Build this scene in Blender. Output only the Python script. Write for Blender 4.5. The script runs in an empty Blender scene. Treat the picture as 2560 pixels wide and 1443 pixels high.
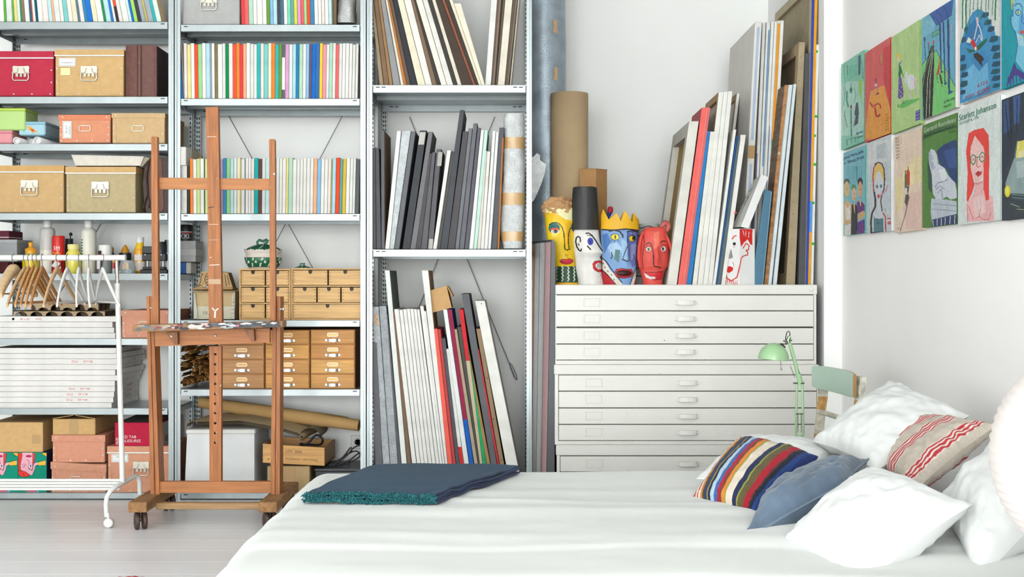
import bpy, math, random
import numpy as np
from mathutils import Matrix, Vector, noise

RN = random.Random(11)
scene = bpy.context.scene
COLL = scene.collection

# ------------------------------------------------------------------ camera
F, CX, HY, H = 2950.0, 1280.0, 700.0, 1.147      # focal length in pixels of a 2560x1443 frame, eye height in metres
cam_d = bpy.data.cameras.new('camera')
cam = bpy.data.objects.new('camera', cam_d)
COLL.objects.link(cam)
cam.location = (0, 0, H)
cam.rotation_euler = (math.pi / 2, 0, 0)
cam_d.sensor_fit = 'HORIZONTAL'
cam_d.sensor_width = 36.0
cam_d.lens = 36.0 * F / 2560.0
cam_d.shift_y = -(721.5 - HY) / 2560.0
cam_d.clip_start = 0.05
scene.camera = cam

# ------------------------------------------------------------------ world, daylight through the windows, exposure
world = bpy.data.worlds.new('daylight_sky')
scene.world = world
world.use_nodes = True
bg = world.node_tree.nodes['Background']
bg.inputs[0].default_value = (0.93, 0.97, 1.0, 1)
bg.inputs[1].default_value = 1.0

def window_light(name, loc, rot, sx, sy, power, col=(0.965, 1.0, 0.99)):
    d = bpy.data.lights.new(name, 'AREA')
    d.shape = 'RECTANGLE'; d.size = sx; d.size_y = sy
    d.energy = power; d.color = col
    o = bpy.data.objects.new(name, d)
    COLL.objects.link(o)
    o.location = loc; o.rotation_euler = rot
    return o

# unseen windows behind and left; room lengthened and windows added to even the light
YF, XL = -8.0, -4.0
WIN_FRONT = [(-3.7, -2.0), (-1.7, 0.0), (0.2, 1.6)]
WIN_LEFT = [(-6.6, -4.8), (-4.2, -2.4), (-1.8, 0.0), (0.6, 2.4), (3.0, 4.8)]
WZ0, WZ1 = 0.3, 3.2
for (a, b) in WIN_FRONT:
    window_light('window_daylight', ((a + b) / 2, YF - .05, (WZ0 + WZ1) / 2), (math.pi / 2, 0, 0), b - a, WZ1 - WZ0, 480)
for (a, b) in WIN_LEFT:
    window_light('window_daylight', (XL - .05, (a + b) / 2, (WZ0 + WZ1) / 2), (math.pi / 2, 0, -math.pi / 2), b - a, WZ1 - WZ0, 12 if b > 4 else 95)

vs = scene.view_settings
vs.view_transform = 'Standard'
vs.look = 'None'
vs.gamma = 1.0
vs.use_curve_mapping = False
vs.exposure = -0.71
scene.cycles.max_bounces = 4
scene.cycles.diffuse_bounces = 3
scene.cycles.glossy_bounces = 2
scene.cycles.transmission_bounces = 4
scene.cycles.transparent_max_bounces = 6
scene.cycles.adaptive_threshold = 0.09
scene.cycles.adaptive_min_samples = 16
scene.cycles.caustics_reflective = False
scene.cycles.caustics_refractive = False

# ------------------------------------------------------------------ helpers
def lin(c):
    c = c / 255.0
    return c / 12.92 if c <= 0.04045 else ((c + 0.055) / 1.055) ** 2.4

def C(h):
    return tuple(.84 * lin(int(h[i:i + 2], 16)) for i in (0, 2, 4))

def W(h):
    return tuple(lin(int(h[i:i + 2], 16)) for i in (0, 2, 4))

def P(px, py, Z):
    return Vector(((px - CX) * Z / F, Z, H - (py - HY) * Z / F))

def X_(px, Z): return (px - CX) * Z / F
def Z_(py, Z): return H - (py - HY) * Z / F

def OnH(px, py, h):
    return P(px, py, (H - h) * F / (py - HY))

def new_mat(name):
    m = bpy.data.materials.new(name)
    m.use_nodes = True
    nt = m.node_tree
    return m, nt, nt.nodes['Principled BSDF']

def link(nt, a, b): nt.links.new(a, b)

def vc_mat(name, rough=0.6, metal=0.0, spec=0.4, noise_scale=30.0, noise_amt=0.08, stretch=(1, 1, 1),
           bump=0.0, bump_scale=60.0, sheen=0.0, coat=0.0, wave=False, voronoi=0.0, fleck=None, alpha=1.0):
    """A procedural material whose base colour is the mesh's own paint colour, varied by noise."""
    m, nt, bs = new_mat(name)
    n = nt.nodes
    at = n.new('ShaderNodeAttribute'); at.attribute_name = 'Col'
    tc = n.new('ShaderNodeTexCoord')
    mp = n.new('ShaderNodeMapping'); mp.inputs['Scale'].default_value = stretch
    link(nt, tc.outputs['Object'], mp.inputs['Vector'])
    nz = n.new('ShaderNodeTexNoise'); nz.inputs['Scale'].default_value = noise_scale; nz.inputs['Detail'].default_value = 2
    link(nt, mp.outputs[0], nz.inputs['Vector'])
    mr = n.new('ShaderNodeMapRange')
    mr.inputs[1].default_value = 0.3; mr.inputs[2].default_value = 0.7
    mr.inputs[3].default_value = 1 - noise_amt; mr.inputs[4].default_value = 1 + noise_amt * 0.5
    link(nt, nz.outputs['Fac'], mr.inputs[0])
    mx = n.new('ShaderNodeVectorMath'); mx.operation = 'SCALE'
    link(nt, at.outputs['Color'], mx.inputs[0]); link(nt, mr.outputs[0], mx.inputs['Scale'])
    src = mx.outputs[0]
    if fleck:
        nf = n.new('ShaderNodeTexNoise'); nf.inputs['Scale'].default_value = fleck[1]; nf.inputs['Detail'].default_value = 2
        link(nt, tc.outputs['Object'], nf.inputs['Vector'])
        rf = n.new('ShaderNodeMapRange'); rf.inputs[1].default_value = fleck[2]; rf.inputs[2].default_value = fleck[2] + 0.03
        link(nt, nf.outputs['Fac'], rf.inputs[0])
        mm = n.new('ShaderNodeMix'); mm.data_type = 'RGBA'
        link(nt, rf.outputs[0], mm.inputs['Factor'])
        link(nt, src, mm.inputs['A']); mm.inputs['B'].default_value = (*C(fleck[0]), 1)
        src = mm.outputs['Result']
    link(nt, src, bs.inputs['Base Color'])
    bs.inputs['Roughness'].default_value = rough
    bs.inputs['Metallic'].default_value = metal
    bs.inputs['Specular IOR Level'].default_value = spec
    if sheen: bs.inputs['Sheen Weight'].default_value = sheen
    if coat: bs.inputs['Coat Weight'].default_value = coat
    if alpha < 1: bs.inputs['Alpha'].default_value = alpha
    if bump or voronoi:
        bp = n.new('ShaderNodeBump')
        if voronoi:
            vo = n.new('ShaderNodeTexVoronoi'); vo.inputs['Scale'].default_value = voronoi
            link(nt, tc.outputs['Object'], vo.inputs['Vector'])
            link(nt, vo.outputs['Distance'], bp.inputs['Height']); bp.invert = True
        else:
            nb = n.new('ShaderNodeTexNoise'); nb.inputs['Scale'].default_value = bump_scale; nb.inputs['Detail'].default_value = 2
            link(nt, mp.outputs[0], nb.inputs['Vector'])
            link(nt, nb.outputs['Fac'], bp.inputs['Height'])
        bp.inputs['Strength'].default_value = bump if bump else 0.6
        bp.inputs['Distance'].default_value = 0.004
        link(nt, bp.outputs[0], bs.inputs['Normal'])
    return m

MT = {
    'paint': vc_mat('matt_paint', 0.6, noise_amt=0.05),
    'canvas': vc_mat('canvas_edge', 0.75, spec=0.25, noise_scale=14, noise_amt=0.09),
    'artpaint': vc_mat('art_paint', 0.5, spec=0.35, noise_scale=22, noise_amt=0.12, stretch=(1, 1, .4), bump=0.35, bump_scale=60),
    'card': vc_mat('fibreboard', 0.85, spec=0.2, noise_scale=40, noise_amt=0.07),
    'gloss': vc_mat('gloss_plastic', 0.28, spec=0.5, noise_amt=0.02),
    'plain': vc_mat('smooth_plastic', 0.45, spec=0.4, noise_amt=0.02),
    'metal': vc_mat('galvanised_steel', 0.34, metal=0.45, noise_scale=12, noise_amt=0.08, stretch=(1, 1, .3)),
    'chrome': vc_mat('chrome', 0.18, metal=1.0, noise_amt=0.02),
    'woodz': vc_mat('wood_grain_upright', 0.5, noise_scale=26, noise_amt=0.34, stretch=(3, 3, .22), bump=0.12, bump_scale=40, fleck=('e8ded2', 38, 0.735)),
    'woodx': vc_mat('wood_grain_level', 0.5, noise_scale=26, noise_amt=0.2, stretch=(.22, 3, 3), bump=0.1, bump_scale=40),
    'oldwood': vc_mat('worn_wood', 0.8, noise_scale=20, noise_amt=0.35, stretch=(2, .4, 2), bump=0.3, bump_scale=40, fleck=('cfc4b4', 30, 0.70)),
    'fabric': vc_mat('woven_fabric', 0.95, spec=0.1, noise_scale=160, noise_amt=0.10, bump=0.25, bump_scale=420, sheen=0.06),
    'linen': vc_mat('white_linen', 0.9, spec=0.1, noise_scale=6, noise_amt=0.02, bump=0.12, bump_scale=26),
    'velvet': vc_mat('velvet', 0.85, spec=0.15, noise_scale=9, noise_amt=0.28, bump=0.15, bump_scale=60, sheen=0.3),
    'leather': vc_mat('leather', 0.55, noise_scale=60, noise_amt=0.2, bump=0.3, bump_scale=120),
    'bubble': vc_mat('bubble_wrap', 0.2, spec=0.6, noise_scale=26, noise_amt=0.16, voronoi=170.0),
    'foil': vc_mat('foil_bubble_wrap', 0.38, metal=0.3, noise_scale=14, noise_amt=0.2, voronoi=190.0, bump=0.22),
    'paper': vc_mat('paper', 0.8, spec=0.2, noise_scale=8, noise_amt=0.05, bump=0.1, bump_scale=20),
    'chip': vc_mat('chipped_enamel', 0.42, spec=0.4, noise_scale=5, noise_amt=0.03, fleck=('5a4a3a', 60, 0.775)),
    'wall': vc_mat('wall_plaster', 0.9, spec=0.15, noise_scale=2.2, noise_amt=0.018),
    'rubber': vc_mat('dark_rubber', 0.5, noise_amt=0.1),
}

def glass_mat():
    m, nt, bs = new_mat('clear_glass')
    bs.inputs['Base Color'].default_value = (*C('f4fbf8'), 1)
    bs.inputs['Roughness'].default_value = 0.02
    bs.inputs['Transmission Weight'].default_value = 1.0
    bs.inputs['IOR'].default_value = 1.05
    bs.inputs['Alpha'].default_value = 0.12
    return m
MT['glass'] = glass_mat()

def clear_mat(name, col, alpha, rough=0.25):
    m, nt, bs = new_mat(name)
    n = nt.nodes
    tc = n.new('ShaderNodeTexCoord'); nz = n.new('ShaderNodeTexNoise'); nz.inputs['Scale'].default_value = 9
    link(nt, tc.outputs['Object'], nz.inputs['Vector'])
    mr = n.new('ShaderNodeMapRange'); mr.inputs[3].default_value = alpha * .85; mr.inputs[4].default_value = min(1, alpha * 1.15)
    link(nt, nz.outputs['Fac'], mr.inputs[0]); link(nt, mr.outputs[0], bs.inputs['Alpha'])
    bs.inputs['Base Color'].default_value = (*C(col), 1)
    bs.inputs['Roughness'].default_value = rough
    return m
MT['milky'] = clear_mat('milky_plastic', 'e4e2dc', 0.82)
MT['bag'] = clear_mat('clear_bag', 'dfe4e6', 0.35, 0.15)
MT['ice'] = clear_mat('translucent_yellow', 'f0e06a', 0.9, 0.3)

_text = {}
def text_geo(s):
    if s not in _text:
        cu = bpy.data.curves.new('lettering', 'FONT')
        cu.body = s; cu.size = 1.0; cu.resolution_u = 2
        o = bpy.data.objects.new('lettering', cu)
        me = bpy.data.meshes.new_from_object(o)
        _text[s] = ([tuple(v.co) for v in me.vertices], [tuple(p.vertices) for p in me.polygons])
        bpy.data.objects.remove(o); bpy.data.curves.remove(cu); bpy.data.meshes.remove(me)
    return _text[s]

class G:
    """Collects shapes, each face with its own colour, for one mesh object."""
    def __init__(s):
        s.v = []; s.f = []; s.c = []; s.sm = []; s.T = None
    def add(s, pts, faces, col, smooth=False):
        n = len(s.v)
        if s.T is not None:
            s.v += [tuple(s.T @ Vector(p)) for p in pts]
        else:
            s.v += [tuple(p) for p in pts]
        per = isinstance(col, list)
        for i, f in enumerate(faces):
            s.f.append([n + k for k in f]); s.c.append(col[i] if per else col); s.sm.append(smooth)
        return s
    def hexa(s, a, b, col):
        """a: four points of one end, b: the matching four points of the other end"""
        return s.add(list(a) + list(b), [(0, 1, 2, 3), (7, 6, 5, 4), (0, 4, 5, 1), (1, 5, 6, 2), (2, 6, 7, 3), (3, 7, 4, 0)], col)
    def box(s, x0, x1, y0, y1, z0, z1, col, b=0.0):
        if b <= 0:
            return s.hexa([(x0, y0, z0), (x1, y0, z0), (x1, y0, z1), (x0, y0, z1)],
                          [(x0, y1, z0), (x1, y1, z0), (x1, y1, z1), (x0, y1, z1)], col)
        b = min(b, abs(x1 - x0) * .45, abs(y1 - y0) * .45, abs(z1 - z0) * .45)
        pts = []; idx = {}
        for i, (x, xi) in enumerate(((x0, x0 + b), (x1, x1 - b))):
            for j, (y, yi) in enumerate(((y0, y0 + b), (y1, y1 - b))):
                for k, (z, zi) in enumerate(((z0, z0 + b), (z1, z1 - b))):
                    for a, p in enumerate(((x, yi, zi), (xi, y, zi), (xi, yi, z))):
                        idx[(i, j, k, a)] = len(pts); pts.append(p)
        I = idx; fs = []
        for i in (0, 1): fs.append((I[i, 0, 0, 0], I[i, 1, 0, 0], I[i, 1, 1, 0], I[i, 0, 1, 0]))
        for j in (0, 1): fs.append((I[0, j, 0, 1], I[1, j, 0, 1], I[1, j, 1, 1], I[0, j, 1, 1]))
        for k in (0, 1): fs.append((I[0, 0, k, 2], I[1, 0, k, 2], I[1, 1, k, 2], I[0, 1, k, 2]))
        for i in (0, 1):
            for j in (0, 1): fs.append((I[i, j, 0, 0], I[i, j, 1, 0], I[i, j, 1, 1], I[i, j, 0, 1]))
            for k in (0, 1): fs.append((I[i, 0, k, 0], I[i, 1, k, 0], I[i, 1, k, 2], I[i, 0, k, 2]))
        for j in (0, 1):
            for k in (0, 1): fs.append((I[0, j, k, 1], I[1, j, k, 1], I[1, j, k, 2], I[0, j, k, 2]))
        for i in (0, 1):
            for j in (0, 1):
                for k in (0, 1): fs.append((I[i, j, k, 0], I[i, j, k, 1], I[i, j, k, 2]))
        return s.add(pts, fs, col)
    def poly(s, pts, col):
        return s.add(pts, [tuple(range(len(pts)))], col)
    def prism(s, pts, d, col, side=None):
        """pts: a planar outline, extruded by the vector d"""
        n = len(pts); d = Vector(d)
        q = [tuple(Vector(p) + d) for p in pts]
        fs = [tuple(range(n)), tuple(range(2 * n - 1, n - 1, -1))] + [(i, (i + 1) % n, n + (i + 1) % n, n + i) for i in range(n)]
        return s.add([tuple(p) for p in pts] + q, fs, [col, col] + [side or col] * n)
    def tube(s, pts, r, col, n=8, cap=True, smooth=True):
        pts = [Vector(p) for p in pts]; m = len(pts)
        rs = r if isinstance(r, (list, tuple)) else [r] * m
        t0 = (pts[1] - pts[0]).normalized()
        up = Vector((0, 0, 1)) if abs(t0.z) < 0.9 else Vector((1, 0, 0))
        nrm = t0.cross(up).normalized()
        V = []
        for i in range(m):
            t = (pts[min(i + 1, m - 1)] - pts[max(i - 1, 0)])
            t = t.normalized() if t.length > 1e-9 else t0
            nrm = (nrm - t * nrm.dot(t))
            nrm = nrm.normalized() if nrm.length > 1e-9 else t.orthogonal().normalized()
            bn = t.cross(nrm)
            for k in range(n):
                a = 2 * math.pi * k / n
                V.append(tuple(pts[i] + (nrm * math.cos(a) + bn * math.sin(a)) * rs[i]))
        fs = [(i * n + k, i * n + (k + 1) % n, (i + 1) * n + (k + 1) % n, (i + 1) * n + k) for i in range(m - 1) for k in range(n)]
        s.add(V, fs, col, smooth)
        if cap:
            s.add(V[:n], [tuple(range(n - 1, -1, -1))], col); s.add(V[-n:], [tuple(range(n))], col)
        return s
    def lathe(s, c, prof, col, n=20, sx=1.0, sy=1.0, smooth=True, cap=True, axis='z'):
        """prof: list of (radius, height[, colour of the band that starts here])"""
        V = []
        for p in prof:
            for k in range(n):
                a = 2 * math.pi * k / n
                u, w = p[0] * math.cos(a) * sx, p[0] * math.sin(a) * sy
                if axis == 'z': V.append((c[0] + u, c[1] + w, c[2] + p[1]))
                elif axis == 'x': V.append((c[0] + p[1], c[1] + u, c[2] + w))
                else: V.append((c[0] + u, c[1] + p[1], c[2] + w))
        fs = []; cs = []
        for i in range(len(prof) - 1):
            cc = prof[i][2] if len(prof[i]) > 2 else col
            for k in range(n):
                fs.append((i * n + k, i * n + (k + 1) % n, (i + 1) * n + (k + 1) % n, (i + 1) * n + k)); cs.append(cc)
        s.add(V, fs, cs, smooth)
        if cap:
            s.add(V[:n], [tuple(range(n - 1, -1, -1))], cs[0]); s.add(V[-n:], [tuple(range(n))], cs[-1])
        return s
    def grid(s, pts, nu, nv, col, smooth=True, closed_u=False):
        """pts in rows: nv rows of nu points"""
        fs = []
        for j in range(nv - 1):
            for i in range(nu if closed_u else nu - 1):
                fs.append((j * nu + i, j * nu + (i + 1) % nu, (j + 1) * nu + (i + 1) % nu, (j + 1) * nu + i))
        return s.add(pts, fs, col, smooth)
    def disc(s, c, nrm, r, col, n=8):
        nrm = Vector(nrm).normalized(); u = nrm.orthogonal().normalized(); w = nrm.cross(u); c = Vector(c)
        return s.poly([tuple(c + (u * math.cos(2 * math.pi * k / n) + w * math.sin(2 * math.pi * k / n)) * r) for k in range(n)], col)
    def text(s, t, O, U, V, size, col, lift=0.0):
        vs_, fs = text_geo(t)
        O = Vector(O); U = Vector(U).normalized() * size; V = Vector(V).normalized() * size
        return s.add([tuple(O + U * a[0] + V * a[1]) for a in vs_], fs, col)
    def ftext(s, t, x, y, z, size, col, flip=False):
        """lettering on a surface that faces the camera"""
        if flip: return s.text(t, (x, y, z), (-1, 0, 0), (0, 0, -1), size, col)
        return s.text(t, (x, y, z), (1, 0, 0), (0, 0, 1), size, col)

WL = {}          # world position of every object that may be a parent

def set_tags(o, label=None, cat=None, group=None, kind=None):
    if label: o['label'] = label
    if cat: o['category'] = cat
    if group: o['group'] = group
    if kind: o['kind'] = kind

def thing(name, loc, label, cat, group=None):
    o = bpy.data.objects.new(name, None)
    o.empty_display_size = 0.05
    COLL.objects.link(o)
    o.location = loc
    WL[o] = Vector(loc)
    set_tags(o, label, cat, group)
    return o

def finish(me, mat, cols=None, sm=None):
    me.materials.append(MT[mat] if isinstance(mat, str) else mat)
    if cols is not None:
        at = me.color_attributes.new('Col', 'FLOAT_COLOR', 'CORNER')
        tot = np.empty(len(me.polygons), dtype=np.int32)
        me.polygons.foreach_get('loop_total', tot)
        arr = np.ones((len(me.polygons), 4), dtype=np.float32)
        arr[:, :3] = np.array(cols, dtype=np.float32)
        at.data.foreach_set('color', np.repeat(arr, tot, axis=0).ravel())
    if sm is not None and any(sm):
        me.polygons.foreach_set('use_smooth', sm)
    me.update()

def ob(name, g, mat, parent=None, label=None, cat=None, group=None, kind=None):
    V = np.array(g.v, dtype=np.float64)
    if parent is not None:
        org = WL[parent]
    else:
        org = Vector(((V[:, 0].min() + V[:, 0].max()) / 2, (V[:, 1].min() + V[:, 1].max()) / 2, V[:, 2].min()))
    V = V - np.array(org)
    me = bpy.data.meshes.new(name)
    me.from_pydata(V.tolist(), [], g.f)
    finish(me, mat, g.c, g.sm)
    o = bpy.data.objects.new(name, me)
    COLL.objects.link(o)
    if parent is not None: o.parent = parent
    else: o.location = org
    WL[o] = org
    set_tags(o, label, cat, group, kind)
    return o

def ob_grid(name, pts, nu, nv, vcol, mat, parent=None, closed_u=False, **kw):
    """numpy grid of points (nv rows, nu columns) with one colour per point"""
    pts = np.asarray(pts, dtype=np.float64).reshape(-1, 3)
    org = WL[parent] if parent is not None else Vector(((pts[:, 0].min() + pts[:, 0].max()) / 2, (pts[:, 1].min() + pts[:, 1].max()) / 2, pts[:, 2].min()))
    V = pts - np.array(org)
    ii = np.arange(nu if closed_u else nu - 1); jj = np.arange(nv - 1)
    I, J = np.meshgrid(ii, jj)
    I2 = (I + 1) % nu
    fs = np.stack([J * nu + I, J * nu + I2, (J + 1) * nu + I2, (J + 1) * nu + I], -1).reshape(-1, 4)
    me = bpy.data.meshes.new(name)
    me.from_pydata(V.tolist(), [], fs.tolist())
    me.materials.append(MT[mat])
    at = me.color_attributes.new('Col', 'FLOAT_COLOR', 'POINT')
    a4 = np.ones((len(V), 4), dtype=np.float32); a4[:, :3] = np.asarray(vcol, dtype=np.float32).reshape(-1, 3)
    at.data.foreach_set('color', a4.ravel())
    me.polygons.foreach_set('use_smooth', [True] * len(me.polygons))
    me.update()
    o = bpy.data.objects.new(name, me)
    COLL.objects.link(o)
    if parent is not None: o.parent = parent
    else: o.location = org
    WL[o] = org
    set_tags(o, **kw)
    return o

# painted pictures: shapes laid over one another, looked up for every point of a fine grid
def paint_points(px, py, base, shapes):
    px = np.asarray(px); py = np.asarray(py)
    col = np.empty(px.shape + (3,)); col[:] = C(base)
    for sh in shapes:
        k = sh[0]
        if k == 'p':                                   # ('p', colour, [(x, y), ...])
            pts = sh[2]; inside = np.zeros(px.shape, bool); n = len(pts)
            for i in range(n):
                x1, y1 = pts[i]; x2, y2 = pts[(i + 1) % n]
                if y1 == y2: continue
                cnd = ((y1 > py) != (y2 > py)) & (px < (x2 - x1) * (py - y1) / (y2 - y1) + x1)
                inside ^= cnd
            col[inside] = C(sh[1])
        elif k == 'e':                                 # ('e', colour, cx, cy, rx, ry)
            m = ((px - sh[2]) / sh[4]) ** 2 + ((py - sh[3]) / sh[5]) ** 2 <= 1
            col[m] = C(sh[1])
        elif k == 'l':                                 # ('l', colour, width, [(x, y), ...])
            w = sh[2] / 2
            for (x1, y1), (x2, y2) in zip(sh[3][:-1], sh[3][1:]):
                dx, dy = x2 - x1, y2 - y1; L = dx * dx + dy * dy + 1e-9
                t = np.clip(((px - x1) * dx + (py - y1) * dy) / L, 0, 1)
                m = (px - x1 - t * dx) ** 2 + (py - y1 - t * dy) ** 2 <= w * w
                col[m] = C(sh[1])
    return col

ORD = ['first', 'second', 'third', 'fourth', 'fifth', 'sixth', 'seventh', 'eighth', 'ninth', 'tenth', 'eleventh', 'twelfth', 'thirteenth',
       'fourteenth', 'fifteenth', 'sixteenth', 'seventeenth', 'eighteenth', 'nineteenth']
TENS = {2: ('twent', 'twenty'), 3: ('thirt', 'thirty'), 4: ('fort', 'forty'), 5: ('fift', 'fifty')}
def ordinal(n):
    if n <= 19: return ORD[n - 1]
    t, u = divmod(n, 10)
    return TENS[t][0] + 'ieth' if u == 0 else TENS[t][1] + '-' + ORD[u - 1]
# ------------------------------------------------------------------ the room
ZF = 6.15                 # front of the shelving
ZW = 6.66                 # wall behind the shelving
ZN = 7.43                 # back wall of the niche that holds the plan chest
XN0, XN1 = -0.757, 1.613    # niche from left to right
XR = 1.706                # right wall
ZC = 6.10                 # where the right wall steps in to the niche
ZTOP = 3.5
WHITE = W('f8f8f6')

def wall_box(name, x0, x1, y0, y1, z0, z1, col=WHITE):
    g = G(); g.box(x0, x1, y0, y1, z0, z1, col)
    return ob(name, g, 'wall', kind='structure')

# painted floorboards: each board a strip with a fine joint
fl = G(); fl.box(XL, 2.2, YF, 7.6, -0.06, -0.012, W('b5b3b3'))
floor = ob('floor', fl, 'paint', kind='structure')
def floor_mat():
    m = vc_mat('floor_paint', 0.34, spec=0.5, noise_scale=3.0, noise_amt=0.06, stretch=(.3, 2, 1))
    return m
MT['floorpaint'] = floor_mat()
yb = YF; i = 0
while yb < 7.4:
    g = G(); v = RN.uniform(-.008, .008); c0 = W('e6e6e8')
    g.box(XL, 2.1, yb, yb + 0.1994, -0.012, 0.0, (c0[0] + v, c0[1] + v, c0[2] + v), 0.0006)
    ob('floorboard', g, 'floorpaint', parent=floor)
    yb += 0.2; i += 1

wall_box('wall_back', XL, XN0, ZW, ZW + 0.9, 0, ZTOP)
wall_box('wall_middle', XN0, 0.10, 6.90, ZW + 0.9, 0, ZTOP)
wall_box('wall_niche', 0.0, 2.2, ZN, ZN + 0.2, 0, ZTOP)
wall_box('wall_niche_right', XN1, 2.2, ZC, ZN, 0, ZTOP)
wall_box('wall_right', XR, 2.2, YF, ZC, 0, ZTOP, W('f8f6f4'))
g = G(); g.box(XL - .2, 2.2, YF - .2, 7.63, ZTOP, ZTOP + .15, W('f4f4f2')); ob('ceiling', g, 'wall', kind='structure')

def wall_with_windows(name, axis, at, th, a0, a1, wins):
    g = G(); cuts = [a0]
    for (a, b) in wins: cuts += [a, b]
    cuts.append(a1)
    def bx(u0, u1, z0, z1):
        if axis == 'x': g.box(u0, u1, at - th, at, z0, z1, WHITE)
        else: g.box(at - th, at, u0, u1, z0, z1, WHITE)
    for k in range(0, len(cuts), 2): bx(cuts[k], cuts[k + 1], 0, ZTOP)
    for (a, b) in wins: bx(a, b, 0, WZ0); bx(a, b, WZ1, ZTOP)
    o = ob(name, g, 'wall', kind='structure')
    return o
wall_with_windows('wall_front', 'x', YF, 0.2, XL, 2.2, [(a, b) for a, b in WIN_FRONT])
wall_with_windows('wall_left', 'y', XL, 0.2, YF, ZW, WIN_LEFT)
n = 0
for axis, wins in (('x', WIN_FRONT), ('y', WIN_LEFT)):
    for (a, b) in wins:
        n += 1; g = G(); w = 0.05
        def fb(u0, u1, z0, z1):
            if axis == 'x': g.box(u0, u1, YF - .19, YF - .12, z0, z1, C('f2f2f0'))
            else: g.box(XL - .19, XL - .12, u0, u1, z0, z1, C('f2f2f0'))
        fb(a, a + w, WZ0, WZ1); fb(b - w, b, WZ0, WZ1); fb(a, b, WZ0, WZ0 + w); fb(a, b, WZ1 - w, WZ1)
        fb((a + b) / 2 - .02, (a + b) / 2 + .02, WZ0, WZ1); fb(a, b, 2.3, 2.34)
        ob('window_%d' % n, g, 'plain', kind='structure')

# wall socket low down behind the middle shelves
g = G(); p = P(895, 1105, ZW)
g.box(p.x - .04, p.x + .04, ZW - .012, ZW, p.z - .04, p.z + .04, C('f2f1ee'), .004)
g.lathe((p.x, ZW - .012, p.z), [(.022, 0), (.02, -.004), (.017, -.004), (.016, 0)], C('d8d6d2'), 14, axis='y')
g.disc((p.x - .008, ZW - .0135, p.z), (0, -1, 0), .003, C('303030')); g.disc((p.x + .008, ZW - .0135, p.z), (0, -1, 0), .003, C('303030'))
ob('wall_socket', g, 'plain', label='round white wall socket low behind the middle shelving', cat='socket')

# ------------------------------------------------------------------ the metal shelving
SD = 0.40
ST = C('aeb6b8'); SLOT = C('2c2e30')
def shelving(x0p, x1p, levels, label, braces, SD=0.40):
    x0, x1 = X_(x0p, ZF), X_(x1p, ZF)
    t = thing('metal_shelving_unit', ((x0 + x1) / 2, ZF + SD / 2, 0), label, 'shelving', 'metal shelving units along the back wall')
    uw, hh = 0.029, 3.16
    for (xa, sgn) in ((x0, 1), (x1, -1)):
        for (ya, fr) in ((ZF, 1), (ZF + SD, -1)):
            g = G()
            xi = xa + sgn * uw
            # folded angle profile: face flange, stepped rib, side flange
            g.box(min(xa, xi), max(xa, xi), min(ya, ya + fr * .003), max(ya, ya + fr * .003), 0, hh, ST)
            xm = xa + sgn * uw * .42
            g.box(min(xa, xm), max(xa, xm), min(ya, ya - fr * .004), max(ya, ya - fr * .004), 0, hh, ST, .0015)
            g.box(min(xa, xa + sgn * .003), max(xa, xa + sgn * .003), min(ya, ya + fr * .045), max(ya, ya + fr * .045), 0, hh, ST)
            up = ob('upright', g, 'metal', t)
            g = G(); z = 0.06
            while z < hh - .05:
                if fr < 0:
                    for k in (.38, .78):
                        xc = xa + sgn * uw * k
                        g.box(xc - .0032, xc + .0032, ya - .0045, ya - .002, z, z + .014, SLOT)
                if sgn > 0 or fr < 0:
                    for q in (.013, .032):
                        yc = ya + fr * q
                        xs = xa + sgn * .0032
                        g.box(min(xs, xs + sgn * .0006), max(xs, xs + sgn * .0006), yc - .004, yc + .004, z + .006, z + .02, SLOT)
                z += .025
            if g.v: ob('slot_holes', g, 'plain', up, kind='stuff')
    for (yt, yb_) in levels:
        zt, zb = Z_(yt, ZF), Z_(yb_, ZF)
        g = G(); a, b = x0 + .004, x1 - .004
        yf, yr = ZF + .004, ZF + SD - .004
        g.box(a, b, yf, yr, zt - .003, zt, ST)
        g.box(a + uw, b - uw, yf - .007, yf - .004, zb, zt, ST, .001)
        g.box(a + uw, b - uw, yf - .004, yf + .014, zb, zb + .002, ST)
        g.box(a + uw * .2, b - uw * .2, yr - .003, yr, zb, zt, ST)
        g.box(a + uw, b - uw, yr - .014, yr, zb, zb + .002, ST)
        g.box(a, a + .002, yf + .04, yr - .04, zb, zt, ST); g.box(b - .002, b, yf + .04, yr - .04, zb, zt, ST)
        zm = zb + (zt - zb) * .35
        g.box(a + .01, b - .01, yf + SD * .5 - .02, yf + SD * .5 + .02, zm, zt - .003, ST)
        sh = ob('shelf', g, 'metal', t)
        g = G()
        for k in (.042, .072):
            for (e, sg) in ((a + uw * .2, 1), (b - uw * .2, -1)):
                if k > .05 and x0p < 900: continue
                xc = e + sg * (k + .006)
                zc = zb + (zt - zb) * .72
                g.box(xc - .0105, xc + .0105, yf - .0076, yf - .0066, zc - .0026, zc + .0026, SLOT)
                g.box(xc - .0105, xc + .0105, yr - .0036, yr - .0028, zc - .0026, zc + .0026, SLOT)
        ob('slot', g, 'plain', sh, kind='stuff')
    for br in braces:
        g = G(); Zb = ZF + SD + .012
        pts = [P(a, b_, Zb) for a, b_ in br[0]]
        g.tube(pts, .0028, C('7d8080'), 6)
        if len(br) > 1:
            a, b_ = P(*br[1], Zb), P(*br[2], Zb)
            d = (b_ - a)
            for s_ in (-1, 1):
                o_ = Vector((.007 * s_, 0, .003 * s_))
                g.tube([a, a + d * .2 + o_, a + d * .8 + o_, b_], .0025, C('7d8080'), 6)
        ob('brace_wire', g, 'metal', t)
    return t

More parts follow.
